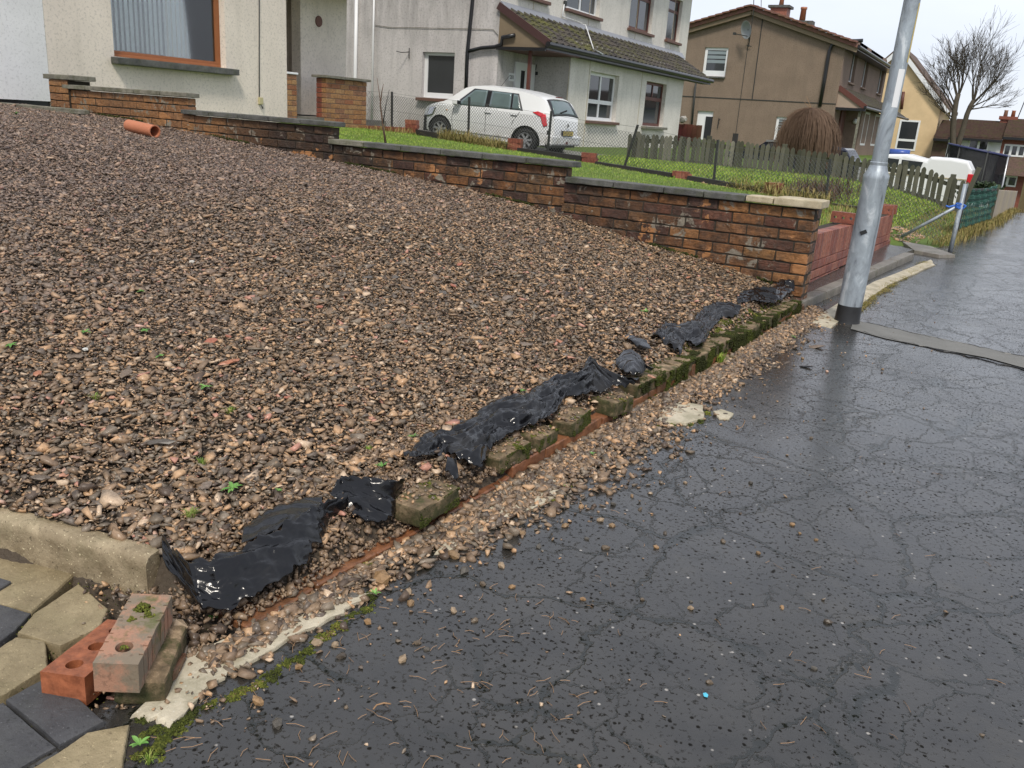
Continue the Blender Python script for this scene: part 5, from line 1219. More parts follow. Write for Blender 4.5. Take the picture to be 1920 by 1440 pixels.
wall(h2, 'end_wall', CREAM2, (0, lo_end+.004, 0), UX, UY, [(XF, zb), (XL-.002, zb), (XL-.002, 2.8), (XF, 3.28)], [], .25)
wall(h2, 'end_wall', CREAM2, (0, up_end, 0), UX, UY, rect(XF-7, XF-.002, zb, 5.75), [], .25)
b = MB(); b.box(XF-7, XF-.31, GY+.31, up_end-.3, zb, 5.7); b.build('inner_wall', M['interior'], h2)
# door in the recess, light and number plate
da, db = onx(963, 150, XF).y, onx(1002, 150, XF).y; dz1 = onx(980, 118, XF).z
b = MB(); b.box(XF+.004, XF+.05, da, da+.95, .62, dz1); dr = b.build('door', M['white_upvc'], h2)
b = MB(); b.box(XF+.051, XF+.058, da+.25, da+.42, 1.0, dz1-.18); b.build('door_glass', M['black_plastic'], dr)
b = MB(); b.tube([(XF+.09, da+.85, 1.5), (XF+.09, da+.85, 1.65)], .012, 6); b.build('handle', M['chrome'], dr)
p = onx(1004, 125, XF); b = MB(); b.box(XF+.0, XF+.11, p.y-.07, p.y+.07, p.z-.20, p.z-.12); b.tube([(XF+.05, p.y+.07*math.cos(t_), p.z-.08+.16*math.sin(t_)) for t_ in np.linspace(0, PI, 9)], .014, 6); b.build('porch_lamp', M['black_plastic'], h2, bevel=.004)
p = onx(961, 145, XF); b = MB(); b.box(XF+.0, XF+.02, p.y-.19, p.y+.14, p.z-.09, p.z+.09); npl = b.build('number_plate', M['white_upvc'], h2)
fc = bpy.data.curves.new('number', 'FONT'); fc.body = '201'; fc.size = .13; fc.extrude = .002; fo = bpy.data.objects.new('number', fc); COL.objects.link(fo); fo.data.materials.append(M['black_plastic']); fo.parent = npl; fo.location = (XF+.022, p.y-.16, p.z-.045); fo.rotation_euler = (PI/2, 0, PI/2); solidtext(fo)
b = MB(); b.add([(XF+.024, p.y+.20, p.z-.05), (XF+.024, p.y+.30, p.z-.05), (XF+.024, p.y+.20, p.z+.10), (XF+.01, p.y+.20, p.z-.05), (XF+.01, p.y+.30, p.z-.05), (XF+.01, p.y+.20, p.z+.10)], [(0, 1, 2), (3, 5, 4), (0, 3, 4, 1), (1, 4, 5, 2), (2, 5, 3, 0)]); b.build('wall_ornament', M['black_plastic'], h2)
# lean-to canopy roof
EX = -9.72; ez = onx(1150, 110, EX).z; ey1 = onx(1333, 146, EX).y
gy0 = GY-.06
def canopy(parent, xw, zw, xe, ze, y0, y1, hip, m, rows, cw):
    d = Vector((xe-xw, 0, ze-zw)); L = d.length; d.normalize(); nrm = Vector((-d.z, 0, d.x)); 
    if nrm.z < 0: nrm = -nrm
    pl = L/rows; ncol = int((y1-y0)/cw)
    v = []; f = []; n = 9
    for s_ in (0, 1):
        for k in range(n):
            a = k/(n-1); yy = a*cw*1.02; h = .028*math.sin(a*2*PI)*.8+.02
            q = d*(pl*1.12*s_)
            v.append((q.x+nrm.x*(h+.022*s_), yy, q.z+nrm.z*(h+.022*s_)))
        for k in range(n):
            a = k/(n-1); yy = a*cw*1.02; h = .028*math.sin(a*2*PI)*.8+.003; q = d*(pl*1.12*s_)
            v.append((q.x+nrm.x*(h+.022*s_), yy, q.z+nrm.z*(h+.022*s_)))
    for k in range(n-1):
        f += [(k, k+1, 2*n+k+1, 2*n+k), (n+k+1, n+k, 3*n+k, 3*n+k+1), (2*n+k, 2*n+k+1, 3*n+k+1, 3*n+k)]
    me = MB().add(v, f).mesh('roof_tile')
    for r_ in range(rows):
        for c_ in range(ncol):
            yy = y0+c_*cw
            if hip and yy+cw > y1-(hip*(1-(r_+1)/rows)): pass
            q = Vector((xw, yy, zw))+d*(pl*r_)
            o = link('roof_tile', me, m, parent, q + Vector((0, 0, random.uniform(-.004, .004))), (0, random.uniform(-.012, .012), 0))
    b = MB(); a0 = Vector((xw, y0, zw)); 
    b.hexa([(xw, y0+.02, zw-.10), (xe, y0+.02, ze-.10), (xe, y1-.02, ze-.10), (xw, y1-.02, zw-.10), (xw, y0+.02, zw-.012), (xe, y0+.02, ze-.012), (xe, y1-.02, ze-.012), (xw, y1-.02, zw-.012)]); b.build('roof_deck', M['dark_brown'], parent)
cz = onx(1115, 54, XF).z
rf = empty('canopy_roof', (0, 0, 0)); rf.parent = h2; rf.name = 'lean_to_roof'
canopy(rf, XF+.04, cz-.10, EX+.02, ez+.03, gy0, ey1-.1, 0, TILE, 6, .30)
b = MB(); b.hexa([(XF, GY, cz-.16), (XF+.16, GY, cz-.16), (XF+.16, ey1+.4, cz-.16), (XF, ey1+.4, cz-.16), (XF, GY, cz+.02), (XF+.02, GY, cz+.02), (XF+.02, ey1+.4, cz+.02), (XF, ey1+.4, cz+.02)]); b.build('lead_flashing', LEAD, h2)
b = MB(); b.tube([(EX+.07, gy0-.05, ez-.02), (EX+.07, ey1, ez-.02)], .062, 10); b.box(EX-.02, EX+.015, gy0, ey1, ez-.13, ez+.03); b.build('gutter', M['black_plastic'], h2)
b = MB(); b.box(XL, EX, ext0-.1, ey1-.05, ez-.13, ez-.10); b.build('soffit', M['timber_dark'], h2)
b = MB(); b.box(XF+.01, EX, GY, ext0-.1, ez-.15, ez-.11); b.build('soffit', M['dark_brown'], h2)
# triangular end of the lean-to facing the camera
tri = [(XF, ez-.10), (EX+.02, ez-.10), (EX+.02, ez+.0), (XF, cz-.10)]
link('gable_panel', prism(tri, [], (0, gy0+.05, 0), UX, UZ, (0, -1, 0), .04, 'gable_panel'), FASCIA, h2)
b = MB(); b.bar((XF-.02, gy0-.0, cz-.08), (EX+.08, gy0-.0, ez-.0), .16, .05, (0, 1, 0)); b.build('verge_board', plain('dark maroon verge', (.055,.024,.022), .5), h2)
b = MB(); b.box(XF, EX, gy0-.04, gy0+.02, ez-.16, ez-.09); b.build('gutter_end', M['black_plastic'], h2)
# brown post under the canopy
p = ony(978, 110, GY+.1); b = MB(); b.box(-10.25, -10.18, GY+.1, GY+.17, .5, ez-.13); b.build('post', M['dark_brown'], h2)
# downpipe and pipes on the gable
dp = [ony(888, -30, GY-.08), ony(886, 0, GY-.08), ony(876, 100, GY-.08), ony(873, 185, GY-.08)]; gutter_pipe(h2, dp, .045)
sw = [ony(879, 96, GY-.08), ony(902, 90, GY-.08), ony(928, 88, GY-.08), ony(940, 83, GY-.08), ony(942, 70, GY-.08), ony(965, 66, GY-.08)]; gutter_pipe(h2, sw, .045)
gutter_pipe(h2, [ony(669, -30, GY-.06), ony(666, 146, GY-.06), ony(664, 240, GY-.06)], .045, M['white_upvc'], 'pipe')
gutter_pipe(h2, [ony(702, -30, GY-.04), ony(700, 60, GY-.04), ony(697, 240, GY-.04)], .024, M['white_upvc'], 'pipe')
gutter_pipe(h2, [ony(703, 47, GY-.02), ony(730, 51, GY-.02), ony(790, 52, GY-.02), ony(880, 54, GY-.02), ony(925, 55, GY-.02), ony(934, 66, GY-.02)], .007, M['coping_mossy'], 'cable', 5)
p = ony(768, 100, GY); b = MB(); b.tube([p+Vector((0, -.02, -.12)), p+Vector((0, -.02, .12))], .012, 5); b.tube([p+Vector((0, -.02, .03)), p+Vector((-.10, -.2, .0)), p+Vector((-.18, -.3, .02))], .010, 5); b.build('wall_bracket', M['black_plastic'], h2, True)
# roof over the main block
b = MB(); R0 = 5.75; b.hexa([(XF-7.3, GY-.35, R0), (XF+.5, GY-.35, R0), (XF+.5, up_end+.35, R0), (XF-7.3, up_end+.35, R0), (XF-7.3, GY-.35, R0+.16), (XF+.5, GY-.35, R0+.16), (XF+.5, up_end+.35, R0+.16), (XF-7.3, up_end+.35, R0+.16)]); b.build('fascia', plain('grey brown fascia', (.16,.14,.12), .6), h2)
b = MB(); b.add([(XF+.5, GY-.35, R0+.16), (XF+.5, up_end+.35, R0+.16), (XF-3.4, up_end+.35, R0+1.9), (XF-3.4, GY-.35, R0+1.9), (XF-7.3, GY-.35, R0+.16), (XF-7.3, up_end+.35, R0+.16)], [(0, 1, 2, 3), (3, 2, 5, 4), (0, 3, 4), (1, 5, 2)]); b.build('roof', TILE, h2)
p = onx(1222, 40, XF)
# cable lying over the lean-to
b = MB(); b.tube([onx(1058, 8, XF+.03), onx(1054, 30, XF+.03), Vector((XF+.25, onx(1075, 52, XF).y+.2, cz-.02)), Vector((EX+.02, onx(1112, 84, EX).y, ez+.11)), Vector((EX+.15, onx(1121, 92, EX).y, ez+.02))], .016, 5); b.build('cable', M['white_upvc'], h2, True)
p = onx(1058, 6, XF); b = MB(); b.obox(p+Vector((.03, 0, 0)), (.05, .12, .12), Matrix.Identity(3)); b.build('junction_box', M['post'], h2, bevel=.01)

# ---- house 3: brown dashed house
BY, BX = 43.0, -8.0
k3 = 1.38
h3 = empty('brown_house', (0, 0, 0), (0, 0, 0), 'brown dashed two storey house with satellite dish and red tiled roof', 'house')
bx0 = ony(1270, 150, BY).x-1.5
bz0 = -.2
pk = ony(1413, 14, BY); er = ony(1595, 74, BY); el = ony(1290, 50, BY)
def g3(x, y): p = ony(x, y, BY); return (p.x, p.z)
slopeL = (pk.z-el.z)/(pk.x-el.x)
w_a = g3(1318, 92); w_b = g3(1365, 92); w_z0 = ony(1340, 143, BY).z; w_z1 = ony(1343, 89, BY).z
w_x0 = ony(1319, 115, BY).x; w_x1 = ony(1363, 115, BY).x
d_x0, d_x1 = ony(1304, 240, BY).x, ony(1334, 240, BY).x; d_z1 = ony(1320, 208, BY).z
l_x0, l_x1 = ony(1453, 240, BY).x, ony(1500, 240, BY).x; l_z1 = ony(1465, 219, BY).z; l_z0 = l_z1-1.25
outl = [(bx0, bz0), (BX-.005, bz0), (BX-.005, er.z-.15), (pk.x, pk.z-.25), (bx0, pk.z-.25-(pk.x-bx0)*slopeL)]
wall(h3, 'gable_wall', BROWN, (0, BY, 0), UX, (0, -1, 0), outl, [rect(w_x0, w_x1, w_z0, w_z1), rect(d_x0, d_x1, bz0+.1, d_z1), rect(l_x0, l_x1, l_z0, l_z1)], .3)
w = window(h3, (w_x0, BY, w_z0), UX, (0, -1, 0), w_x1-w_x0, w_z1-w_z0, M['white_upvc'], [(.13, w_x1-w_x0-.10, .26, w_z1-w_z0-.12)], depth=.08, sill=.1, sillm=M['coping_dark'], sillw=.02)
for i in range(3): b = MB(); b.box(w_x0+.14, w_x1-.11, BY+.095, BY+.1, w_z1-.30-.2*i, w_z1-.16-.2*i); b.build('blind_slat', M['blind_grey'], w)
b = MB(); b.box(d_x0, d_x1, BY+.10, BY+.15, bz0+.1, d_z1); dr = b.build('door', M['white_upvc'], h3)
b = MB(); b.box(d_x0+.45, d_x0+.85, BY+.04, BY+.09, bz0+.2, d_z1-.25); b.build('door_glass', M['interior'], dr)
w = window(h3, (l_x0, BY, l_z0), UX, (0, -1, 0), l_x1-l_x0, l_z1-l_z0, M['white_upvc'], [(.12, l_x1-l_x0-.1, .12, l_z1-l_z0-.12)], depth=.08)
for i in range(6): b = MB(); b.box(l_x0+.13, l_x1-.11, BY+.095, BY+.1, l_z1-.24-.13*i, l_z1-.16-.13*i); b.build('blind_slat', M['blind_grey'], w)
# joint lines
for (x0_, y0_, x1_, y1_) in ((1431, 28, 1410, 188), (1403, 80, 1378, 262)): a = ony(x0_, y0_, BY-.01); c_ = ony(x1_, y1_, BY-.01); b = MB(); b.tube([a, c_], .022 if x0_ == 1431 else .014, 5); b.build('wall_joint', M['post'], h3)
a = ony(1275, 180, BY-.01); b = MB(); b.box(bx0, BX, BY-.02, BY-.004, a.z-.02, a.z+.02); b.build('wall_joint', M['post'], h3)
# front wall (faces the street)
BE = 56.5
ez3 = er.z-.15
fw_ = [(onx(1595, 130, BX).y, 1.3), (onx(1618, 140, BX).y, 1.3), (onx(1648, 150, BX).y, 1.5)]
suz = onx(1625, 167, BX).z
suh = 1.9
fw_ = [(y_, w_) for y_, w_ in fw_]
wall(h3, 'wall', BROWN2, (BX, 0, 0), UY, UX, rect(BY+.002, BE, bz0, ez3), [rect(y_, y_+w_, suz, suz+suh) for y_, w_ in fw_], .35)
for y_, w_ in fw_: window(h3, (BX, y_, suz), UY, UX, w_, suh, M['white_upvc'], [(.1, w_-.1, .1, suh-.1)], depth=.14, sill=.1, sillm=BROWN2)
b = MB(); b.box(bx0+.1, BX-.36, BY+.31, BE, bz0, 3.6); b.build('inner_wall', M['interior'], h3)
# porch and extension
pz = onx(1620, 180, BX).z; PXo = BX+1.2; pye = onx(1702, 212, PXo).y
pez = onx(1600, 190, PXo-.1).z; pez = onx(1640, 205, PXo).z
px0_ = BX; pyy0 = BY+.1
b = MB(); b.hexa([(BX, pyy0, pz-.35), (PXo, pyy0, pez-.08), (PXo, pye, pez-.08), (BX, pye, pz-.35), (BX, pyy0, pz-.0), (PXo, pyy0, pez+.05), (PXo, pye-.4, pez+.05), (BX, pye-.4, pz)]); 
b.build('canopy_deck', TILE, h3)
b = MB()
for i in range(36):
    y_ = pyy0+.1+i*.30
    if y_ > pye-.5: break
    b.tube([(BX+.05, y_, pz+.01), (PXo+.02, y_, pez+.06)], .05, 6)
o = b.build('roof_tile', TILE, h3); o['kind'] = 'stuff'
link('gable_panel', prism([(BX, pez-.1), (PXo, pez-.1), (BX, pz-.1)], [], (0, pyy0-.01, 0), UX, UZ, (0, -1, 0), .05, 'gable_panel'), plain('pinkish panel', (.33,.25,.19), .7), h3)
b = MB(); b.bar((BX-.02, pyy0-.04, pz-.0), (PXo+.1, pyy0-.04, pez-.05), .22, .08, (0, 1, 0)); b.build('verge_board', M['dark_brown'], h3)
b = MB(); b.tube([(PXo+.08, pyy0-.1, pez-.05), (PXo+.08, pye, pez-.05)], .07, 8); b.box(BX, PXo+.1, pyy0-.08, pyy0, pez-.22, pez-.1); b.build('gutter', M['black_plastic'], h3)
b = MB(); b.box(BX+.003, BX+.75, BY+2.9, pye-1.3, bz0, pez-.05); b.build('extension', BROWN2, h3)
wy = onx(1655, 250, BX+.75).y; 
window(h3, (BX+.755, BY+3.8, .95), UY, UX, 1.5, 1.6, M['white_upvc'], [(.1, 1.4, .1, 1.5)], depth=.0)
window(h3, (BX+.755, BY+7.2, .95), UY, UX, 1.6, 1.6, M['white_upvc'], [(.1, 1.5, .1, 1.5)], depth=.0)
p = ony(1600, 240, BY+.3); b = MB(); b.box(PXo-.2, PXo-.1, pyy0+.1, pyy0+.2, bz0, pez-.1); b.build('post', M['coping_mossy'], h3)
b = MB(); b.box(BX+.01, BX+.08, BY+1.4, BY+2.4, bz0+.2, 2.6); b.build('door', M['dark_brown'], h3)
p = ony(1613, 225, BY+1.0); o = lathe([(.001, -.12), (.10, -.10), (.12, 0), (.08, .10), (.001, .12)], 12).build('porch_lamp', M['white_upvc'], h3, True, loc=(BX+.5, BY+2.85, 2.05))
# roof: two slopes with a tiled verge
ov = .45
b = MB()
def rp(x): return pk.z-.1-(abs(x-pk.x))*(slopeL if x < pk.x else (pk.z-.1-ez3)/(BX-pk.x))
xr = BX+.55
slR = (pk.z-ez3-.1)/(BX-pk.x)
for (xa, xb_) in ((bx0-.4, pk.x), (pk.x, xr)):
    za = pk.z-.1-abs(xa-pk.x)*(slopeL if xa < pk.x else slR); zc = pk.z-.1-abs(xb_-pk.x)*(slopeL if xb_ < pk.x else slR)
    b.hexa([(xa, BY-.32, za-.05), (xb_, BY-.32, zc-.05), (xb_, BE+.3, zc-.05), (xa, BE+.3, za-.05), (xa, BY-.32, za+.12), (xb_, BY-.32, zc+.12), (xb_, BE+.3, zc+.12), (xa, BE+.3, za+.12)])
b.build('roof', TILE_RED, h3)
tl = brick_mesh('roof_tile', .36, .40, .07, 3, .006, 2)
for side in (-1, 1):
    sl = slopeL if side < 0 else slR; n = int((pk.x-bx0 if side < 0 else xr-pk.x)/.33)
    for i in range(n):
        x_ = pk.x+side*(i+.5)*.33; link('roof_tile', tl, TILE_RED, h3, (x_, BY-.28, pk.z-.1-abs(x_-pk.x)*sl+.165), (0, side*math.atan(sl)-side*.10, 0))
bb = MB()
for side, xe_ in ((-1, bx0), (1, xr)):
    sl = slopeL if side < 0 else slR
    bb.bar((pk.x, BY-.20, pk.z-.24), (xe_, BY-.20, pk.z-.24-abs(xe_-pk.x)*sl), .06, .20, (0, 0, 1))
bb.build('bargeboard', FASCIA, h3)
gz3 = pk.z-.1-(xr-pk.x)*slR
b = MB(); b.tube([(xr+.06, BY-.3, gz3), (xr+.06, BE+.3, gz3)], .075, 8); b.box(BX+.01, xr, BY-.2, BE, gz3-.12, gz3-.06); b.build('gutter', M['black_plastic'], h3)
gutter_pipe(h3, [ony(1618, 76, BY-.1), ony(1575, 78, BY-.1), ony(1560, 84, BY-.1), ony(1555, 96, BY-.1), ony(1546, 150, BY-.1), ony(1537, 200, BY-.1)], .08)
# chimney
def chimney(parent, c, w, d, h, m, pots=1):
    ch = MB().box(c[0]-w/2, c[0]+w/2, c[1]-d/2, c[1]+d/2, c[2], c[2]+h).build('chimney', m, parent)
    MB().box(c[0]-w/2-.12, c[0]+w/2+.12, c[1]-d/2-.12, c[1]+d/2+.12, c[2]+h, c[2]+h+.12).build('chimney_cap', M['coping_dark'], ch)
    for i in range(pots): o = lathe([(.13, 0), (.11, .3), (.14, .34), (.14, .42), (.1, .42)], 12).build('chimney_pot', M['terracotta'], ch, True, loc=(c[0]+(i-(pots-1)/2)*.4, c[1], c[2]+h+.12))
p = ony(1463, 22, BY+5.0); chimney(h3, (p.x, BY+5, p.z-1.0), .85, .7, 1.15, M['brick_red'], 1)
p = ony(1505, 32, BY+5.5); o = lathe([(.16, 0), (.14, .5), (.17, .52), (.17, .62)], 12).build('chimney_pot', M['terracotta'], h3, True, loc=(p.x, BY+5.5, p.z-.15))
b = MB(); b.box(p.x-.3, p.x+.6, BY+5.2, BY+5.8, p.z-1.2, p.z-.2); b.build('chimney', M['coping_dark'], h3)
# satellite dish and aerial pole
p = ony(1403, 55, BY-.55); o = lathe([(.001, 0), (.2, .03), (.33, .085), (.40, .14), (.405, .14), (.33, .075), (.001, -.01)], 24).build('satellite_dish', plain('grey dish', (.25,.26,.27), .5), h3, True, loc=tuple(p), rot=(PI/2+.25, 0, -.55)); o.scale = (.85, 1, 1)
b = MB(); q = ony(1405, 78, BY-.08); b.tube([p, q], .03, 5); b.tube([p+Vector((0, -.02, -.3)), p+Vector((-.45, -.5, -.25))], .02, 5); b.box(p.x-.52, p.x-.40, BY-1.15, BY-1.0, p.z-.30, p.z-.2); b.build('dish_arm', M['post'], h3)
b = MB(); b.tube([ony(1414, -30, BY-.4), ony(1413, 20, BY-.4), ony(1404, 88, BY-.1)], .02, 5); b.tube([ony(1428, -30, BY-.3), ony(1427, 20, BY-.3)], .015, 5); b.tube([ony(1400, 85, BY-.1), ony(1409, 87, BY-.1)], .02, 5); b.build('aerial_pole', M['post'], h3)
gutter_pipe(h3, [ony(1305, 152, BY-.2), ony(1297, 235, BY-.2)], .05, M['post'])
b = MB(); p = ony(1347, 230, BY-.05); b.tube([p+Vector((0, 0, .22)), p, p+Vector((0, 0, -.25))], .02, 5); b.tube([p+Vector((0, 0, .1)), p+Vector((.1, -.1, .16))], .02, 5); b.build('wall_bracket', M['black_plastic'], h3)
# red gate panel between houses 2 and 3
p0, p1 = ony(1272, 232, 30.9), ony(1317, 232, 30.9)
gt = empty('red_panel_fence', (0, 0, 0), (0, 0, 0), 'dark red board panel standing between the grey and brown houses', 'fence panel')
n = 5
for i in range(n):
    a = p0.x+(p1.x-p0.x)*i/n; c_ = p0.x+(p1.x-p0.x)*(i+1)/n; b = MB(); b.box(a+.004, c_-.004, 30.9, 30.94, .3, p0.z+random.uniform(-.01, .01)); b.build('board', plain('dark red board %d' % i, (.15-.01*i, .035+.004*i, .03), .6, .4, .3), gt)
p = ony(1281, 224, 30.8); b = MB(); 
one_stone('cat_ornament', p, .12, M['white_stone'], 'small white ornament sitting on top of the dark red panel', 'ornament', None, 1.0, 900)

# ---- house 4: yellow gable beyond
YY = 66.0
h4 = empty('yellow_house', (0, 0, 0), (0, 0, 0), 'smooth yellow rendered gable beyond the brown house', 'house')
yr = ony(1766, 192, YY); yb = ony(1745, 300, YY); ypk = ony(1690, 90, YY)
ylx = ony(1640, 200, YY).x
sl = (ypk.z-yr.z)/(yr.x-ypk.x)
wall(h4, 'wall', YEL, (0, YY, 0), UX, (0, -1, 0), [(ylx, -2.5), (yr.x, -2.5), (yr.x, yr.z), (ypk.x, ypk.z), (ylx, ypk.z-(ypk.x-ylx)*sl)], [], .4)
b = MB(); b.box(ylx+.1, yr.x-.01, YY+.41, YY+9, -2.5, yr.z-.3); b.build('wall', YEL, h4)
for (a, c_, za, zc) in ((ylx-.6, ypk.x, ypk.z-(ypk.x-ylx+.6)*sl, ypk.z), (ypk.x, yr.x+.5, ypk.z, yr.z-.5*sl)):
    b = MB(); b.hexa([(a, YY-.3, za), (c_, YY-.3, zc), (c_, YY+9, zc), (a, YY+9, za), (a, YY-.3, za+.22), (c_, YY-.3, zc+.22), (c_, YY+9, zc+.22), (a, YY+9, za+.22)]); b.build('roof', TILE_BR, h4)
    b = MB(); b.bar((a, YY-.33, za-.12), (c_, YY-.33, zc-.12), .06, .26, (0, 0, 1)); b.build('bargeboard', M['white_upvc'], h4)
a, c_ = ony(1688, 255, YY), ony(1703, 255, YY); ww = 1.1
window(h4, (a.x-.2, YY, ony(1695, 282, YY).z), UX, (0, -1, 0), 1.3, 2.0, M['white_upvc'], [(.12, 1.18, .12, .6), (.12, 1.18, .75, 1.88)], depth=-.03)
gutter_pipe(h4, [ony(1694, 172, YY-.2), ony(1690, 205, YY-.2)], .10, M['dark_brown'])

# ---- terrace across the end of the street
TY = 64.0
def terrace(name, px0, px1, label, wm, lower, winpx, roof_m, chim=None):
    e = empty(name, (0, 0, 0), (0, 0, 0), label, 'house')
    x0_, x1_ = ony(px0, 280, TY).x, ony(px1, 280, TY).x; zr = ony((px0+px1)/2, 240, TY).z; ze_ = ony((px0+px1)/2, 259, TY).z
    MB().box(x0_, x1_-.01, TY, TY+7, -3.4, ze_).build('wall', wm, e)
    b = MB(); b.hexa([(x0_, TY-.4, ze_-.1), (x1_-.01, TY-.4, ze_-.1), (x1_-.01, TY+3.7, zr+.45), (x0_, TY+3.7, zr+.45), (x0_, TY-.4, ze_+.06), (x1_-.01, TY-.4, ze_+.06), (x1_-.01, TY+3.7, zr+.6), (x0_, TY+3.7, zr+.6)]); b.build('roof', roof_m, e)
    b = MB(); rows = 12
    for r_ in range(rows):
        t0 = r_/rows; y_ = TY-.4+4.1*t0; z_ = ze_+.06+(zr+.6-ze_-.06)*t0
        b.box(x0_, x1_-.01, y_, y_+.36, z_-.02, z_+.10)
    o = b.build('roof_tile', roof_m, e); o['kind'] = 'stuff'
    MB().box(x0_, x1_-.01, TY-.5, TY-.4, ze_-.18, ze_-.02).build('gutter', M['black_plastic'], e)
    for (a, c_, y0_, y1_, nb) in winpx:
        wa, wb = ony(a, y0_, TY).x, ony(c_, y0_, TY).x; z0_, z1_ = ony((a+c_)/2, y1_, TY).z, ony((a+c_)/2, y0_, TY).z; W = wb-wa; H = z1_-z0_
        bars = [(W*i/nb+.07, W*(i+1)/nb-.07, .1, H-.1) for i in range(nb)]
        w = window(e, (wa, TY-.03, z0_), UX, (0, -1, 0), W, H, M['white_upvc'], bars, depth=0.0)
        for i in range(nb): MB().box(wa+W*i/nb+.09, wa+W*i/nb+.09+W/nb*.35, TY-.022, TY-.018, z0_+.12, z1_-.12).build('curtain', M['curtain'], w) if False else None
    if lower: 
        zl = ony((px0+px1)/2, 297, TY).z; MB().hexa([(x0_, TY-.9, zl-1.1), (x1_-.02, TY-.9, zl-1.1), (x1_-.02, TY-.0, zl-1.1), (x0_, TY-.0, zl-1.1), (x0_, TY-.5, zl-1.05), (x1_-.02, TY-.5, zl-1.05), (x1_-.02, TY-.01, zl), (x0_, TY-.01, zl)]).build('porch_roof', TILE_BR, e)
    return e, x0_, x1_, zr
WT = render_mat('white terrace render', (.60,.61,.62), .1, .2, (.4,.4,.4), 60, .003)
terrace('terraced_house', 1747, 1775, 'brown hung terrace end half hidden behind the yellow house', TILE_BR, False, [], TILE_BR)
terrace('terraced_house', 1775, 1876, 'white terraced house behind the bare tree', WT, False, [(1818, 1856, 262, 283, 2)], TILE_BR)
e, a, c_, zr = terrace('terraced_house', 1876, 1990, 'brick and tile hung terraced house at the far right edge', M['brick_red'], True, [(1884, 1925, 271, 294, 3), (1874, 1909, 329, 350, 2)], TILE_BR)
p = ony(1888, 235, TY+3.6); 
cf = empty('terrace_chimney', (0, 0, 0)); cf.parent = e; cf.name = 'chimney_stack'
MB().box(p.x-.45, p.x+.45, TY+3.2, TY+4.2, zr, p.z+.35).build('chimney', M['brick_red'], cf)
MB().box(p.x-.55, p.x+.55, TY+3.1, TY+4.3, p.z+.35, p.z+.55).build('chimney_cap', M['brick_red'], cf)
for i in (-1, 1): lathe([(.13, 0), (.11, .35), (.14, .4)], 10).build('chimney_pot', M['terracotta'], cf, True, loc=(p.x+i*.22, TY+3.7, p.z+.55))
MB().tube([(p.x+.5, TY+3.3, p.z+.3), (p.x+.75, TY+3.3, p.z+1.9)], .03, 4).build('aerial', M['post'], cf)
terrace('terraced_house', 1990, 2400, 'further terraced house beyond the right edge', WT, True, [(2040, 2080, 271, 294, 3)], TILE_BR)
# ================================================================== CHAIN LINK FENCE, RAILS AND BRICKS
def fy(x): return 11.2-.10*(x+.6)
def fpt(px, py):
    X, Y = 0, 11.0
    for _ in range(8): p = ony(px, py, Y); Y = fy(p.x)
    return ony(px, py, Y)
cl = empty('chain_link_fence', (0, 0, 0), (0, 0, 0), 'chain link fence on thin dark posts between lawn and parked car', 'fence')
posts = [((735,172),(735,239)), ((880,182),(878,264)), ((1034,208),(1026,290)), ((1196,234),(1166,318)), ((1346,262),(1338,344)), ((1557,298),(1548,384))]
for a, c_ in posts:
    b = MB(); p, q = fpt(*a), fpt(*c_); b.bar(q-Vector((0, 0, .1)), p, .028, .028, (0, 1, 0)); b.build('post', M['post'], cl)
tops = [fpt(*p) for p in [(688,172),(735,174),(880,192),(1033,213),(1100,226),(1193,240),(1345,268),(1555,303),(1650,322),(1785,372)]]
bots = [fpt(*p) for p in [(688,240),(735,240),(880,266),(1030,290),(1165,318),(1340,345),(1555,388),(1650,410),(1783,462)]]
tx = np.array([p.x for p in tops]); tz_ = np.array([p.z for p in tops]); bx = np.array([p.x for p in bots]); bz = np.array([p.z for p in bots])
zt_ = lambda x: float(np.interp(x, tx, tz_)) + .012*math.sin(x*2.3); zb_ = lambda x: float(np.interp(x, bx, bz))
b = MB(); x0, x1 = tx[0], tx[-1]; P_ = .052; wr = .0019
def wirebar(a, c_, w=wr):
    a = Vector(a); c_ = Vector(c_); d = (c_-a).normalized(); n_ = Vector((0, 1, 0)); s_ = d.cross(n_)*w; n_ = n_*w
    b.add([a-s_-n_, a+s_-n_, a+s_+n_, a-s_+n_, c_-s_-n_, c_+s_-n_, c_+s_+n_, c_-s_+n_], [(0, 1, 5, 4), (1, 2, 6, 5), (2, 3, 7, 6), (3, 0, 4, 7)])
k = 0; x = x0-1.0
while x < x1+1.0:
    for s_ in (1, -1):
        # straight runs of the diamond weave, clipped to the fence outline
        pts = []
        for t_ in np.linspace(0, 1, 14):
            xx = x+s_*t_*1.0; 
            if not (x0 <= xx <= x1): continue
            zz = zb_(xx)+t_*1.0*.98
            if zz > zt_(xx): break
            pts.append((xx, fy(xx)+.004*s_+.012*math.sin(xx*5+zz*3), zz))
        if len(pts) > 1:
            for i in range(0, len(pts)-1): wirebar(pts[i], pts[i+1])
    x += P_
for f_, o_ in ((zt_, 0), (zt_, -.33), (lambda q: (zt_(q)+zb_(q))/2, 0)):
    xs_ = np.linspace(x0, x1, 90); pts = [(q, fy(q), f_(q)+o_) for q in xs_]
    if o_: continue
    for i in range(89): wirebar(pts[i], pts[i+1], .0018)
o = b.build('wire_mesh', M['wire'], cl); o['kind'] = 'stuff'
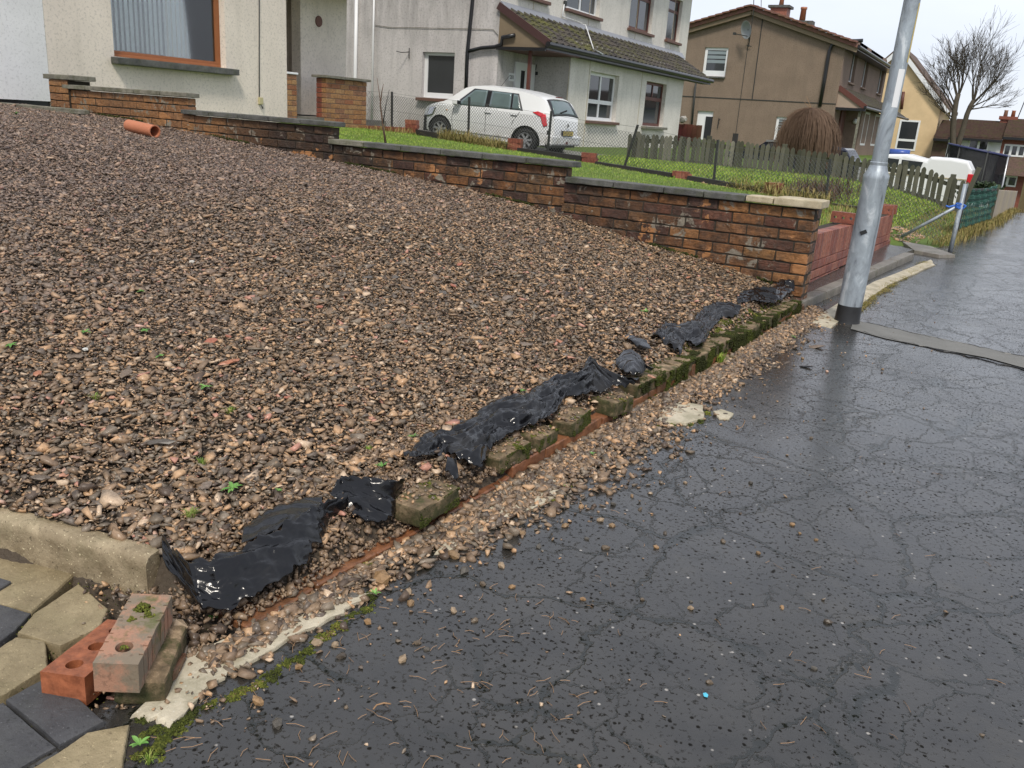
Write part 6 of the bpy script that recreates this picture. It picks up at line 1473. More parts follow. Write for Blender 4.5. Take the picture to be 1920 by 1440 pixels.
# dark timber rails and red bricks along the foot of the fence
rl = empty('timber_edging', (0, 0, 0), (0, 0, 0), 'wet dark timber rails edging the lawn under the chain link fence', 'edging')
for (a, c_, h) in [((560,226),(700,250),.06),((786,252),(850,262),.07),((855,262),(965,280),.06),((975,287),(1095,303),.08),((1120,312),(1262,334),.06),((1292,338),(1435,362),.05),((1480,362),(1560,380),.05),((1560,392),(1640,402),.07)]:
    p, q = fpt(*a), fpt(*c_); b = MB(); b.bar(p-Vector((0, .05, -.015)), q-Vector((0, .05, -.015)), .09, h+.05, (0, 0, 1)); b.build('rail', M['timber_dark'], rl)
def red_brick(p, rot, label, mesh=None):
    me = mesh or HB; o = link('red_brick', me, M['brick_red'], None, p, rot); return tag(o, label, 'brick')
HB = holed_brick('red_brick', .215, .102, .066, [(-.07, 0), (0, 0), (.07, 0)], .014, 88, True)
def pile(px, py, n, label, rot=0.0, std=False):
    p = fpt(px, py)
    for k in range(n):
        red_brick(p+Vector((random.uniform(-.01, .01), -.06, .045+.068*k)) if not std else p+Vector((.07*k, -.06, .05)), (PI/2 if std else 0, 0, rot+random.uniform(-.1, .1)), label % (['bottom', 'second', 'third', 'top'][k if k < n-1 else 3] if n > 1 else 'single') if '%s' in label else label)
pile(776, 250, 3, 'red perforated brick, %s of the pile by the front wheel of the car', .1)
pile(868, 262, 1, 'red brick lying alone before the front door of the car', .1)
pile(969, 287, 3, 'red perforated brick, %s of the pile before the rear wheel of the white car', .2)
pile(1108, 306, 2, 'red perforated brick, %s of the pile right of the car bumper', .2)
pile(1279, 332, 1, 'red brick standing on the lawn edge between the two middle fence posts', .1)
pile(1282, 336, 1, 'red brick lying against the lone standing brick at the lawn edge', .5)
pile(1450, 364, 2, 'red perforated brick, %s of the two above the pale copings', .9)
# soldier row of bricks below the porch pier
sr = empty('brick_edging', (0, 0, 0), (0, 0, 0), 'row of upright red bricks edging the ground below the porch pier', 'edging')
a, c_ = fpt(640, 246), fpt(768, 253)
n = int((c_-a).length/.075)
for i in range(n):
    p = a.lerp(c_, i/n); link('brick', SS[i % 2], M['brick_red'], sr, (p.x, p.y-.03, p.z+.01), (random.uniform(-.03, .03), 0, .03))
a = Vector((X1+.05, 11.0, .86)); 
for i in range(12): link('brick', SS[i % 2], M['brick_red'], sr, (X1+.12, hend+.3+i*.15, .84), (0, 0, PI/2)) if False else None
# dead leaves and straw along the rails
b = MB()
P = []
for (xa, ya, xb_, yb_, n, s_) in [(700,256,790,262,900,.02),(850,262,960,284,1500,.03),(1380,352,1560,384,700,.02)]:
    for i in range(n):
        t_ = random.random(); p = fpt(xa+(xb_-xa)*t_, ya+(yb_-ya)*t_+random.uniform(-6, 3)); P.append((p.x, p.y-random.uniform(.05, .5), p.z+random.uniform(-.03, .07)))
def blades(name, P, h, m, label, cat='grass', w=.05, lean=.5, kind='stuff'):
    P = np.array(P); n = len(P); a = RNG.random(n)*2*PI; L = h*RNG.uniform(.5, 1.3, n); le = RNG.random(n)*lean; ww = L*w
    d = np.stack([np.cos(a), np.sin(a), np.zeros(n)], -1); s_ = np.stack([-np.sin(a), np.cos(a), np.zeros(n)], -1)*ww[:, None]
    up = np.array([0, 0, 1.0]); p1 = P+d*(L*le*.35)[:, None]+up*(L*.6)[:, None]; p2 = P+d*(L*le*1.2)[:, None]+up*(L*(1-.4*le))[:, None]
    V = np.stack([P-s_, P+s_, p1+s_*.7, p1-s_*.7, p2], 1).reshape(-1, 3); i0 = np.arange(n)*5
    F = np.concatenate([np.stack([i0, i0+1, i0+2], -1), np.stack([i0, i0+2, i0+3], -1), np.stack([i0+3, i0+2, i0+4], -1)])
    o = link(name, np_mesh(name, V, F, {'rnd': np.repeat(RNG.random(n), 5)}), m); return tag(o, label, cat, kind=kind)
blades('dry_straw', P, .13, M['drygrass'], 'dry straw and dead leaves heaped along the timber rails', 'straw', .03, 2.2)
P = []
for (px_, py_, n) in [(660,256,60),(690,262,60),(700,262,50),(640,258,40)]:
    p = fpt(px_, py_+4)
    for i in range(n): P.append((p.x+random.gauss(0, .12), YW+.4+random.random()*1.5, terrain_z(p.x, 8)+.0))
blades('long_grass', P, .22, M['drygrass'], 'pale long grass behind the wall step near the porch pier', 'grass', .02, .9)
# the lawn
def lawn(name, n, x0, x1, y0, y1, h, label, m, cond=None, w=.07, lean=.7):
    X = RNG.uniform(x0, x1, n); Y = RNG.uniform(y0, y1, n); k = np.ones(n, bool) if cond is None else cond(X, Y); X, Y = X[k], Y[k]
    return blades(name, np.stack([X, Y, terrain_z(X, Y)-.003], -1), h, m, label, 'grass', w, lean)
lawn('grass', 100000, -9.2, -1.45, YW+.16, 12.0, .022, 'short bright green lawn behind the stepped brick wall', M['grass'], lambda X, Y: (Y < 11.2-.10*(X+.6)-.28), .09, .8)
lawn('grass', 90000, -7.6, -.75, 11.6, 18.2, .065, 'longer rough green grass on the bank below the paling fence', M['grass'], lambda X, Y: (Y > 12.6-.03*X-(X > -4.5)*.9) & (X < pave_left(Y)-.35) & (X < -1.2+.2*vnoise(X, Y, 1, 3)), .07, .8)
lawn('grass', 16000, -3.0, -.2, 10.9, 20, .05, 'yellowed mossy grass at the foot of the bank by the footpath', M['drygrass'], lambda X, Y: (X > -1.9+.6*vnoise(X, Y, 1.1, 3)) & (X < pave_left(Y)+.04-.05*vnoise(X, Y, 3)) & (Y > 12.0), .08, .9)
lawn('grass', 2600, -2.6, -1.35, YW+.35, 10.9, .10, 'dry stalks and weeds behind the red brick wall', M['drygrass'], lambda X, Y: (X > -1.7) | (Y > 9.5), .03, 1.2)
n = 9000; X = RNG.uniform(-6.0, -.9, n); Y = RNG.uniform(11.3, 13.2, n); k = (Y < 12.75-.03*X-(X > -4.5)*.6) & (X < pave_left(Y)-.2)
P = np.stack([X, Y, terrain_z(X, Y)+.004], -1)[k]; o = chips('path_gravel', P, np.clip(RNG.lognormal(math.log(.017), .35, len(P)), .008, .035), M['stone'], False, .4, rnd=np.clip(.78+RNG.normal(0, .04, len(P)), .71, .87)); tag(o, 'grey pebbly path between the fence and the grass bank', 'gravel', kind='stuff')
# brown dead stalks by the fence
P = []
for i in range(900):
    p = fpt(random.gauss(1490, 45), 372+random.uniform(-8, 10)); P.append((p.x, p.y+random.uniform(.1, 1.6), p.z-.02))
blades('dead_stalks', P, .26, M['twig'], 'brown dead weed stalks on the bank behind the fence', 'weeds', .02, 1.0)
# dark tarmac drive under the car
b = MB(); b.add([(-16, 12.1, .60), (-7.4, 12.9, .475), (-7.4, 17.9, .475), (-11, 17.98, .56), (-16, 17.98, .64)], [(0, 1, 2, 3, 4)])
tag(b.build('driveway', M['asphalt_patch']), kind='structure')

# bare sapling in the lawn
sp = empty('sapling', (0, 0, 0), (0, 0, 0), 'thin leafless sapling standing on the lawn before the porch pier', 'sapling')
Ys = YW+.4
base = ony(723, 268, Ys); B = lambda x, y: ony(x, y, Ys)
for i, pts in enumerate([[(723,268),(718,235),(713,195),(716,172),(719,157)], [(717,232),(712,180),(707,146)], [(718,232),(723,200),(730,168)]]):
    b = MB(); q = [B(*p) for p in pts]; b.tube(q, np.linspace(.011 if i == 0 else .006, .002, len(q)), 6); b.build('trunk' if i == 0 else 'branch', M['twig'] if i != 2 else M['post'], sp, True)
b = MB(); q = ony(748, 175, 11.9)

# ================================================================== PALING FENCE
pf = empty('paling_fence', (0, 0, 0), (0, 0, 0), 'weathered mossy picket fence with rounded tops behind the grass bank', 'fence')
PYL = 17.5
ptx = [1180, 1290, 1400, 1500, 1600, 1650, 1704, 1729, 1762, 1807, 1822]; pty = [250, 256, 266, 279, 293, 301, 309, 312, 324, 339, 344]
tp = [ony(x, y, PYL) for x, y in zip(ptx, pty)]; pxx = [p.x for p in tp]; pzz = [p.z for p in tp]
def paling_mesh(h, k):
    w = .080; t_ = .016; out = [(-w/2, 0), (w/2, 0), (w/2, h-.045), (w/2-.008, h-.03), (w/2-.022, h-.008), (0, h), (-w/2+.022, h-.008), (-w/2+.008, h-.03), (-w/2, h-.045)]
    return prism(out, [], (0, 0, 0), UX, UZ, (0, -1, 0), t_, 'paling')
PM = [paling_mesh(h, 0) for h in (.66, .70, .74)]
x = pxx[0]+.04; i = 0
def rail_z(x): return float(np.interp(x, pxx, pzz))
while x < pxx[-1]:
    g = .100 if x < -2.7 else .106
    zt = rail_z(x); o = link('paling', PM[1], M['paling'], pf, (x, PYL-.01, zt-.70+random.uniform(-.012, .012)), (random.uniform(-.02, .02), random.uniform(-.03, .03), 0)); x += g; i += 1
for dz in (-.14, -.50):
    b = MB()
    q = [(x_, PYL+.03, rail_z(x_)+dz) for x_ in np.linspace(pxx[0], pxx[-1], 24)]
    for a, c_ in zip(q[:-1], q[1:]): b.bar(a, c_, .035, .07, (0, 0, 1))
    b.build('rail', M['paling'], pf)
for px_ in (1190, 1326, 1470, 1586, 1704, 1800):
    x_ = ony(px_, 270, PYL).x; z_ = rail_z(x_); b = MB(); b.box(x_-.045, x_+.045, PYL+.05, PYL+.13, z_-1.0, z_+.05); b.build('post', M['paling'], pf, bevel=.006)
x_ = ony(1377, 252, PYL).x; MB().box(x_-.045, x_+.045, PYL+.05, PYL+.13, .2, ony(1377, 250, PYL).z).build('post', M['timber_dark'], pf)
n = 4000; X = RNG.uniform(pxx[0], pxx[-1], n); Z = np.array([rail_z(q) for q in X])-.14+.035; k = vnoise(X, X*0, 3, 4) > -.1
P = np.stack([X, PYL+.03+RNG.uniform(-.02, .02, n), Z+RNG.uniform(-.005, .015, n)], -1)[k]; o = chips('moss', P, np.full(len(P), .010), M['moss'], False, 1., (.7, 1.2), np.clip(RNG.normal(.15, .15, len(P)), 0, 1)); o.parent = pf; o['kind'] = 'stuff'

# gate post with brace at the footpath
gp = empty('steel_gatepost', (0, 0, 0), (0, 0, 0), 'galvanised steel post with slanting brace and blue cord beside the footpath', 'post')
a, c_ = fpt(1782, 468), fpt(1811, 345); MB().tube([a-Vector((0, 0, .1)), c_], .026, 10).build('post', M['galv'], gp, True)
a2, c2 = fpt(1690, 444), fpt(1800, 384); MB().tube([a2, c2], .018, 8).build('brace', M['galv'], gp, True)
b = MB(); q = fpt(1797, 390); 
for i in range(5): b.tube([q+Vector((.035*math.cos(t_), .035*math.sin(t_), .012*i+.006*math.sin(t_*2+i))) for t_ in np.linspace(0, 2*PI, 12)], .006, 5, False)
b.tube([q+Vector((-.03, 0, .03)), q+Vector((-.1, .02, .0)), q+Vector((-.13, .0, .01))], .012, 6); b.tube([q+Vector((.02, 0, .05)), q+Vector((.07, .02, .03)), q+Vector((.03, .0, -.02))], .012, 6)
b.build('blue_cord', plain('blue cord', (.04, .15, .55), .6), gp, True)
# green mesh gate, wooden posts, boards further along the footpath
gg = empty('green_mesh_fence', (0, 0, 0), (0, 0, 0), 'short fence of sagging green plastic mesh between wooden posts by the footpath', 'fence')
A_, B_ = Vector((-.62, 13.4, 0)), Vector((-.30, 16.3, 0))
za, zc = ony(1818, 356, A_.y).z, ony(1864, 355, B_.y).z
for (p, ph, m, ln) in ((A_, za+.04, M['timber_dark'], 0), (A_+Vector((.02, .05, 0)), za+.30, M['paling'], .25), (B_, zc+.03, M['paling'], 0)):
    b = MB(); b.bar(p+Vector((0, 0, -.1)) if not ln else p+Vector((-.02, 0, ph-.55)), p+Vector((ln*.35, 0, ph)), .06, .06, (0, 1, 0)); b.build('post', m, gg)
b = MB(); b.bar(A_+Vector((0, 0, za)), B_+Vector((0, 0, zc)), .03, .03, (0, 0, 1)); b.build('top_rail', M['post'], gg)
b = MB(); nU, nV = 44, 26; dd = B_-A_
pt = [[A_+dd*(i/nU)+Vector((.02*math.sin(i*.8+j*.3)+.012*math.sin(j*1.3), 0, .08+(za-.08)*(j/nV)*(1-.06*math.sin(PI*i/nU)))) for j in range(nV+1)] for i in range(nU+1)]
for i in range(nU+1):
    for j in range(nV): b.bar(pt[i][j], pt[i][j+1], .010, .010, (1, 0, 0)) if i % 1 == 0 else None
for j in range(nV+1):
    for i in range(0, nU): b.bar(pt[i][j], pt[i+1][j], .010, .010, (1, 0, 0))
o = b.build('green_mesh', plain('green plastic mesh', (.02,.10,.075), .5, .4, .3), gg); o['kind'] = 'stuff'
bp = empty('board_panel', (0, 0, 0), (0, 0, 0), 'pale weathered board panel standing next to the green mesh fence', 'panel')
C_, D_ = Vector((-.28, 16.4, 0)), Vector((.0, 21.2, 0))
zc1, zd1 = ony(1866, 357, C_.y).z, ony(1888, 358, D_.y).z
nb_ = 10
for i in range(nb_):
    p, q = C_.lerp(D_, i/nb_), C_.lerp(D_, (i+.985)/nb_); z_ = zc1+(zd1-zc1)*i/nb_; b = MB()
    b.hexa([p+Vector((0, 0, -.2)), q+Vector((0, 0, -.2)), q+Vector((-.02, 0, -.2)), p+Vector((-.02, 0, -.2)), p+Vector((0, 0, z_)), q+Vector((0, 0, z_)), q+Vector((-.02, 0, z_)), p+Vector((-.02, 0, z_))]); b.build('board', plain('pale board %d' % i, (.30+.02*(i % 3), .26+.015*(i % 3), .21), .8, .2, .25, 8), bp)
wf = empty('brown_board_fence', (0, 0, 0), (0, 0, 0), 'greenish brown close boarded fence at the far end of the footpath', 'fence')
for i in range(20):
    p = Vector((.10+.05*i*.3, 24+i*.45, 0)); z0 = float(pave_z(0, p.y)); b = MB(); b.box(p.x-.02, p.x, p.y, p.y+.43, z0-.1, z0+1.25+.02*(i % 2)); b.build('board', plain('green brown board %d' % (i), (.14+.01*(i % 3), .12, .065), .8, .2, .3, 6), wf) if i < 20 else None
P = []
for i in range(7000):
    t_ = random.random(); p = A_.lerp(D_, t_) if random.random() < .6 else Vector((pave_left(11.5+8*t_), 11.5+8*t_, 0)); P.append((p.x+random.gauss(.02, .07), p.y, float(pave_z(0, p.y))-.01))
blades('long_grass', P, .11, M['drygrass'], 'long dry grass along the footpath under the green mesh fence', 'grass', .03, 1.0)
# low stone edging between bank and footpath
b = MB()
for i, (a, c_) in enumerate([((1690,418),(1735,432)),((1738,434),(1780,448))]):
    p, q = onz(*a, .06), onz(*c_, .04); MB().bar(p, q, .10, .05, (0, 0, 1)).build('edging_slab', M['slab_grey'], gp) if False else None

# ================================================================== WHITE HATCHBACK
def make_car():
    car = empty('parked_car', (0, 0, 0), (0, 0, 0), 'white five door hatchback parked on the drive before the grey house', 'car')
    Lc, Wd, Hc = 3.70, 1.69, 1.50      # x forward (front at +x)
    fx, rx, wrad = 1.18, -1.21, .30
    topx = [-1.85, -1.84, -1.80, -1.74, -1.66, -1.55, -1.40, -1.2, -.9, -.4, .1, .45, .62, .80, 1.00, 1.15, 1.35, 1.55, 1.70, 1.78, 1.83, 1.85]
    topz = [.52, .80, .94, 1.03, 1.16, 1.30, 1.375, 1.42, 1.465, 1.50, 1.495, 1.455, 1.40, 1.26, 1.10, 1.02, .965, .90, .82, .74, .64, .50]
    def zt(x): return float(np.interp(x, topx, topz))
    beltx = [-1.85, -1.5, 0, 1.0, 1.85]; beltz = [1.00, .99, .93, .90, .86]
    def belt(x): return float(np.interp(x, beltx, beltz))
    def half(x, z):
        e = abs(x)/1.85; W = Wd/2*(1-.20*e**7-.04*e**3)
        if x > 1.2: W *= 1-.10*((x-1.2)/.65)**2
        if x < -1.45: W *= 1-.09*((-x-1.45)/.4)**2
        bz = belt(x)
        if z <= bz: u = (z-.55)/.5; return W*(1-.035*u*u-.0*(z < .3))
        return W*(.965) - (z-bz)*.30 - .05*(z-bz)**2
    def zb(x):
        z = .21 if abs(x) < 1.6 else .24
        for c in (fx, rx):
            d = abs(x-c); R = wrad+.065
            if d < R: z = max(z, .29+math.sqrt(R*R-d*d)-.0)
        return z
    xs_ = sorted(set(list(np.linspace(-1.85, 1.85, 75)) + [fx+s_*(wrad+.065)+o for s_ in (-1, 1) for o in (-.001, .001)] + [rx+s_*(wrad+.065)+o for s_ in (-1, 1) for o in (-.001, .001)]))
    NS, NTt = 12, 6
    v = []; f = []; rings = []
    for x in xs_:
        z0, z1 = zb(x), zt(x); z1 = max(z1, z0+.02); ring = []
        if abs(x) > 1.84: z0 = max(z0, .30)
        bz = min(belt(x), z1-.03) if z1 > belt(x)+.03 else z1-.03
        zs = list(np.linspace(z0, max(bz, z0+.01), NS//2)) + list(np.linspace(max(bz, z0+.01), z1-.025, NS//2+1))[1:]
        side = [(half(x, z), z) for z in zs]
        yt = max(.05, half(x, z1)-.0); 
        top = [(yt*q, z1 - .03*(q**4) + .014*(1-q*q)) for q in (.95, .8, .6, .35, .12, 0)]
        pr = side+top
        ring = [(x, -y, z) for y, z in pr] + [(x, y, z) for y, z in reversed(pr[:-1])]
        rings.append(ring)
    m_ = len(rings[0])
    for r_ in rings: v += r_
    for i in range(len(rings)-1):
        for j in range(m_-1): f.append((i*m_+j, (i+1)*m_+j, (i+1)*m_+j+1, i*m_+j+1))
    f.append(tuple(range(m_))); f.append(tuple(range((len(rings)-1)*m_+m_-1, (len(rings)-1)*m_-1, -1)))
    body = link('body', MB().add(v, f).mesh('body'), M['carpaint'], car); smooth(body, .6)
    # under body and wheel wells
    b = MB(); b.box(-1.75, 1.75, -.70, .70, .20, .60); u = b.build('underbody', M['black_plastic'], car)
    def patch(name, poly, m, off=.006, n=10, side=1, par=car):
        """panel following the body side; poly = quad (x,z) bl, br, tr, tl"""
        V = []; F = []
        for i in range(n+1):
            for j in range(n+1):
                a, c = i/n, j/n; x = (poly[0][0]*(1-a)+poly[1][0]*a)*(1-c)+(poly[3][0]*(1-a)+poly[2][0]*a)*c; z = (poly[0][1]*(1-a)+poly[1][1]*a)*(1-c)+(poly[3][1]*(1-a)+poly[2][1]*a)*c
                V.append((x, side*(half(x, z)+off), z))
        for i in range(n):
            for j in range(n): q = i*(n+1)+j; F.append((q, q+1, q+n+2, q+n+1))
        o = link(name, MB().add(V, F).mesh(name), m, par); smooth(o); so = o.modifiers.new('s', 'SOLIDIFY'); so.thickness = .006; so.offset = 0; return o
    G = plain('car glass', (.10,.14,.14), .06, .7, .3, 3)
    for s_ in (-1, 1):
        patch('window_surround', [(-1.08, .985), (.86, .925), (.36, 1.385), (-.86, 1.375)], M['black_plastic'], .004, 12, s_)
        patch('front_window', [(-.05, .965), (.76, .945), (.33, 1.355), (-.02, 1.375)], G, .010, 8, s_)
        patch('rear_window', [(-.74, .99), (-.16, .975), (-.14, 1.375), (-.68, 1.362)], G, .010, 8, s_)
        patch('quarter_window', [(-1.02, 1.00), (-.79, .99), (-.73, 1.355), (-.84, 1.345)], G, .010, 6, s_)
        for (x, z) in ((-.25, .84), (-.98+.03, .86)): patch('door_handle', [(x, z), (x+.17, z-.004), (x+.17, z+.022), (x, z+.026)], M['carpaint'], .022, 3, s_); patch('handle_recess', [(x+.01, z-.012), (x+.16, z-.016), (x+.16, z-.002), (x+.01, z+.002)], M['rubber'], .004, 3, s_)
        # shut lines
        for pl in ([(.80, .93), (.84, .60), (.78, .30)], [(-.10, .97), (-.12, .60), (-.13, .28)], [(-1.02, .98), (-.86, .72), (-.83, .62)]):
            q = []
            for (a, c) in zip(pl[:-1], pl[1:]):
                for t_ in np.linspace(0, 1, 8): x = a[0]+(c[0]-a[0])*t_; z = a[1]+(c[1]-a[1])*t_; q.append((x, s_*(half(x, z)+.001), z))
            MB().tube(q, .006, 4, False).build('shut_line', M['rubber'], car)
        patch('side_moulding', [(-.80, .31), (.76, .31), (.76, .35), (-.80, .36)], M['carpaint'], .014, 8, s_)
        # rear lamp cluster, hooked shape wrapping the corner
        lt = patch('tail_light', [(-1.70, .70), (-1.62, .67), (-1.53, .90), (-1.64, .97)], M['red_lens'], .012, 8, s_); lt2 = patch('tail_light_hook', [(-1.64, .965), (-1.53, .895), (-1.33, .985), (-1.45, 1.02)], M['red_lens'], .012, 8, s_, lt)
        patch('headlight', [(1.42, .62), (1.70, .55), (1.60, .80), (1.32, .84)], M['chrome'], .008, 6, s_)
        patch('indicator', [(.98, .78), (1.03, .775), (1.03, .80), (.98, .80)], plain('amber', (.6, .25, .04), .3), .008, 2, s_)
        mi = MB().box(.62, .76, s_*.84, s_*1.0, .95, 1.07).build('door_mirror', M['carpaint'], car, bevel=.02); MB().box(.60, .619, s_*.86, s_*.99, .965, 1.055).build('mirror_glass', M['black_plastic'], mi)
    # screens follow the top profile
    def screen(name, x0, x1, w0, w1, m, off=.008):
        V = []; F = []; n = 10
        for i in range(n+1):
            x = x0+(x1-x0)*i/n; w = w0+(w1-w0)*i/n; z = zt(x)
            dz = (zt(x+.01)-zt(x-.01))/.02; nl = math.hypot(1, dz); nx, nz = -dz/nl, 1/nl
            for j in range(n+1):
                q = (j/n*2-1); V.append((x+nx*off, q*w, z+nz*off+.014*(1-q*q)-.02*q**4))
        for i in range(n):
            for j in range(n): q = i*(n+1)+j; F.append((q, q+1, q+n+2, q+n+1))
        o = link(name, MB().add(V, F).mesh(name), m, car); smooth(o); so = o.modifiers.new('s', 'SOLIDIFY'); so.thickness = .006; return o
    screen('windscreen', .50, 1.00, .50, .60, G)
    rsx = screen('rear_window_surround', -1.79, -1.52, .66, .56, M['black_plastic'], .004)
    screen('rear_screen', -1.765, -1.555, .56, .47, G, .012)
    MB().bar((-1.775, .28, 1.03), (-1.74, -.10, 1.10), .02, .03).build('rear_wiper', M['rubber'], car, bevel=.004)
    MB().box(-1.57, -1.53, -.14, .14, 1.375, 1.40).build('high_brake_light', plain('dark red lens', (.15, .02, .02), .3), car)
    MB().box(-1.90, -1.845, -.26, .26, .50, .62).build('plate_recess', M['black_plastic'], car)
    npt = MB().box(-1.905, -1.90, -.25, .25, .505, .61).build('number_plate', M['yellow_plate'], car)
    fc = bpy.data.curves.new('lettering', 'FONT'); fc.body = 'YD12 LA'; fc.size = .105; fc.extrude = .001; fo = bpy.data.objects.new('lettering', fc); COL.objects.link(fo); fo.data.materials.append(M['black_plastic']); fo.parent = npt; fo.location = (-1.907, .235, .52); fo.rotation_euler = (PI/2, 0, -PI/2); solidtext(fo)
    b = MB(); b.box(-1.885, -1.70, -.76, .76, .26, .50); b.build('rear_bumper', M['carpaint'], car, bevel=.04)
    MB().box(-1.892, -1.884, -.05, .05, .30, .36).build('fog_light', plain('fog lens', (.1, .015, .015), .3), car)
    b = MB(); b.tube([(-1.868, 0, .745), (-1.873, 0, .745)], .045, 16); b.build('badge', M['chrome'], car)
    MB().tube([(.25, -.3, 1.49), (.02, -.3, 1.80)], .005, 5).build('aerial', M['rubber'], car)
    # wheels
    n = 32
    def wheel(x, y, s_):
        w = empty('wheel', (x, y, .295), (0, 0, 0)); w.parent = car
        prof = [(.17, -.09), (.25, -.10), (.285, -.085), (.295, -.05), (.295, .05), (.285, .085), (.25, .10), (.195, .09), (.19, .05)]
        V = []; F = []
        for (r_, yy) in prof: V += [(r_*math.cos(2*PI*k/n), s_*yy, r_*math.sin(2*PI*k/n)) for k in range(n)]
        for i in range(len(prof)-1):
            for k in range(n): F.append((i*n+k, i*n+(k+1) % n, (i+1)*n+(k+1) % n, (i+1)*n+k))
        o = link('tyre', MB().add(V, F).mesh('tyre'), M['rubber'], w); smooth(o, .7)
        b = MB(); V = []; F = []
        for (r_, yy) in [(.20, .088), (.188, .092), (.18, .05), (.18, -.02), (.0, -.02)]: V += [(r_*math.cos(2*PI*k/n), s_*yy, r_*math.sin(2*PI*k/n)) for k in range(n)]
        for i in range(4):
            for k in range(n): F.append((i*n+k, i*n+(k+1) % n, (i+1)*n+(k+1) % n, (i+1)*n+k))
        rim = link('rim', MB().add(V, F).mesh('rim'), plain('dark rim well', (.06,.06,.065), .5), w)
        for k in range(7):
            a = 2*PI*k/7+.2; d = Vector((math.cos(a), 0, math.sin(a))); t_ = Vector((-math.sin(a), 0, math.cos(a)))
            P_ = [d*.03-t_*.020, d*.03+t_*.020, d*.195+t_*.030, d*.195-t_*.030]; V = [p+Vector((0, s_*.075, 0)) for p in P_]+[p+Vector((0, s_*.045, 0)) for p in P_]
            link('spoke', MB().add(V, [(0, 1, 2, 3), (7, 6, 5, 4), (0, 4, 5, 1), (1, 5, 6, 2), (2, 6, 7, 3), (3, 7, 4, 0)]).mesh('spoke'), M['alloy'], w)
        V = [(.05*math.cos(2*PI*k/n), s_*q, .05*math.sin(2*PI*k/n)) for q in (.05, .085) for k in range(n)]; link('hub_cap', MB().add(V, [(k, (k+1) % n, n+(k+1) % n, n+k) for k in range(n)]+[tuple(range(n, 2*n))]).mesh('hub_cap'), M['alloy'], w)
        V = [(r_*math.cos(2*PI*k/n), s_*.090, r_*math.sin(2*PI*k/n)) for r_ in (.178, .198) for k in range(n)]; link('rim_ring', MB().add(V, [(k, (k+1) % n, n+(k+1) % n, n+k) for k in range(n)]).mesh('rim_ring'), M['alloy'], w)
        for sgn in (1,):   # dark wheel arch liner
            V = [((wrad+.062)*math.cos(PI*k/16), yy, (wrad+.062)*math.sin(PI*k/16)-.005) for yy in (s_*.06, -s_*.22) for k in range(17)]; link('arch_liner', MB().add(V, [(k, k+1, 18+k, 17+k) for k in range(16)]+[tuple(range(17, 34))]).mesh('arch_liner'), M['rubber'], w)
        return w
    for x in (fx, rx):
        wheel(x, -.735, -1); wheel(x, .735, 1)
    return car
car = make_car()
# front points away from the street (-X); local +y must face away from the camera... near side is at smaller Y
rw_ = ony(987, 262, 15.95); fw2 = ony(828, 240, 15.95)
dirv = (fw2-rw_); scale_ = dirv.length/2.39
cz_ = (rw_+fw2)/2
car.scale = (scale_, scale_, scale_*.93)
tilt = math.asin(dirv.z/dirv.length)
car.rotation_euler = (0, -tilt, PI)
Rm = car.rotation_euler.to_matrix()
mid_local = Vector((-.015, .735, .295))*scale_     # after the half turn +y faces the camera
car.location = cz_ - Rm @ mid_local

# ================================================================== WHITE VAN, TRAMPOLINE, BIN, DARK CAR
VP = plain('white van paint', (.74,.75,.75), .25, .6, .02)
vn = empty('white_van', (0, 0, 0), (0, 0, 0), 'white van parked behind the picket fence, rear towards us', 'van')
YV = 27.0
zr_ = ony(1690, 293, YV).z; xa, xb_ = ony(1645, 300, YV).x, ony(1829, 310, YV).x
zrr = ony(1770, 298, YV).z
prof = [(xa, zr_-1.7), (xb_-.0, zr_-1.7), (xb_, zrr-.62), (xb_-.05, zrr-.25), (xb_-.20, zrr-.02), (xb_-.6, zrr+.03), (ony(1745, 296, YV).x, ony(1745, 294, YV).z), (ony(1738, 303, YV).x, ony(1738, 300, YV).z), (ony(1700, 290, YV).x, ony(1700, 289, YV).z), (ony(1660, 288, YV).x, ony(1660, 289, YV).z), (xa, zr_-.05), (xa-.5, zr_-.6), (xa-.9, zr_-.75), (xa-.95, zr_-1.7)]
o = link('body', prism(prof, [], (0, YV, 0), UX, UZ, (0, -1, 0), 1.7, 'body'), VP, vn); bv = o.modifiers.new('b', 'BEVEL'); bv.width = .09; bv.segments = 3; bv.limit_method = 'ANGLE'; bv.angle_limit = .9
q0 = ony(1665, 296, YV); q1 = ony(1731, 304, YV); q2 = ony(1725, 318, YV); q3 = ony(1662, 312, YV)
o = link('side_window', prism([(q3.x, q3.z), (q2.x, q2.z), (q1.x, q1.z), (q0.x, q0.z)], [], (0, YV-.012, 0), UX, UZ, (0, -1, 0), .02, 'w'), M['glass'], vn)
MB().box(ony(1686, 300, YV).x, ony(1689, 300, YV).x+.03, YV-.03, YV-.0, q2.z, q0.z+.02).build('window_pillar', VP, vn)
p0, p1 = ony(1815, 326, YV), ony(1830, 346, YV); MB().box(p0.x, xb_+.02, YV-.03, YV+.10, p1.z, p0.z).build('tail_light', M['red_lens'], vn, bevel=.02)
MB().box(xa, xb_-.05, YV-.02, YV-.0, zrr-.52, zrr-.49).build('side_moulding', M['coping_pale'], vn)
for i, x_ in enumerate((xa+.05, xb_-.75)):
    o = MB().tube([(x_, YV-.03, zr_-1.55), (x_, YV+.2, zr_-1.55)], .32, 20).build('wheel', M['rubber'], vn); MB().tube([(x_, YV-.05, zr_-1.55), (x_, YV-.03, zr_-1.55)], .18, 16).build('rim', M['alloy'], o)
tr_ = empty('trampoline', (0, 0, 0), (0, 0, 0), 'tilted round trampoline with black safety net behind the white van', 'trampoline')
YT = 40.0
T = lambda x, y, dy=0: ony(x, y, YT+dy)
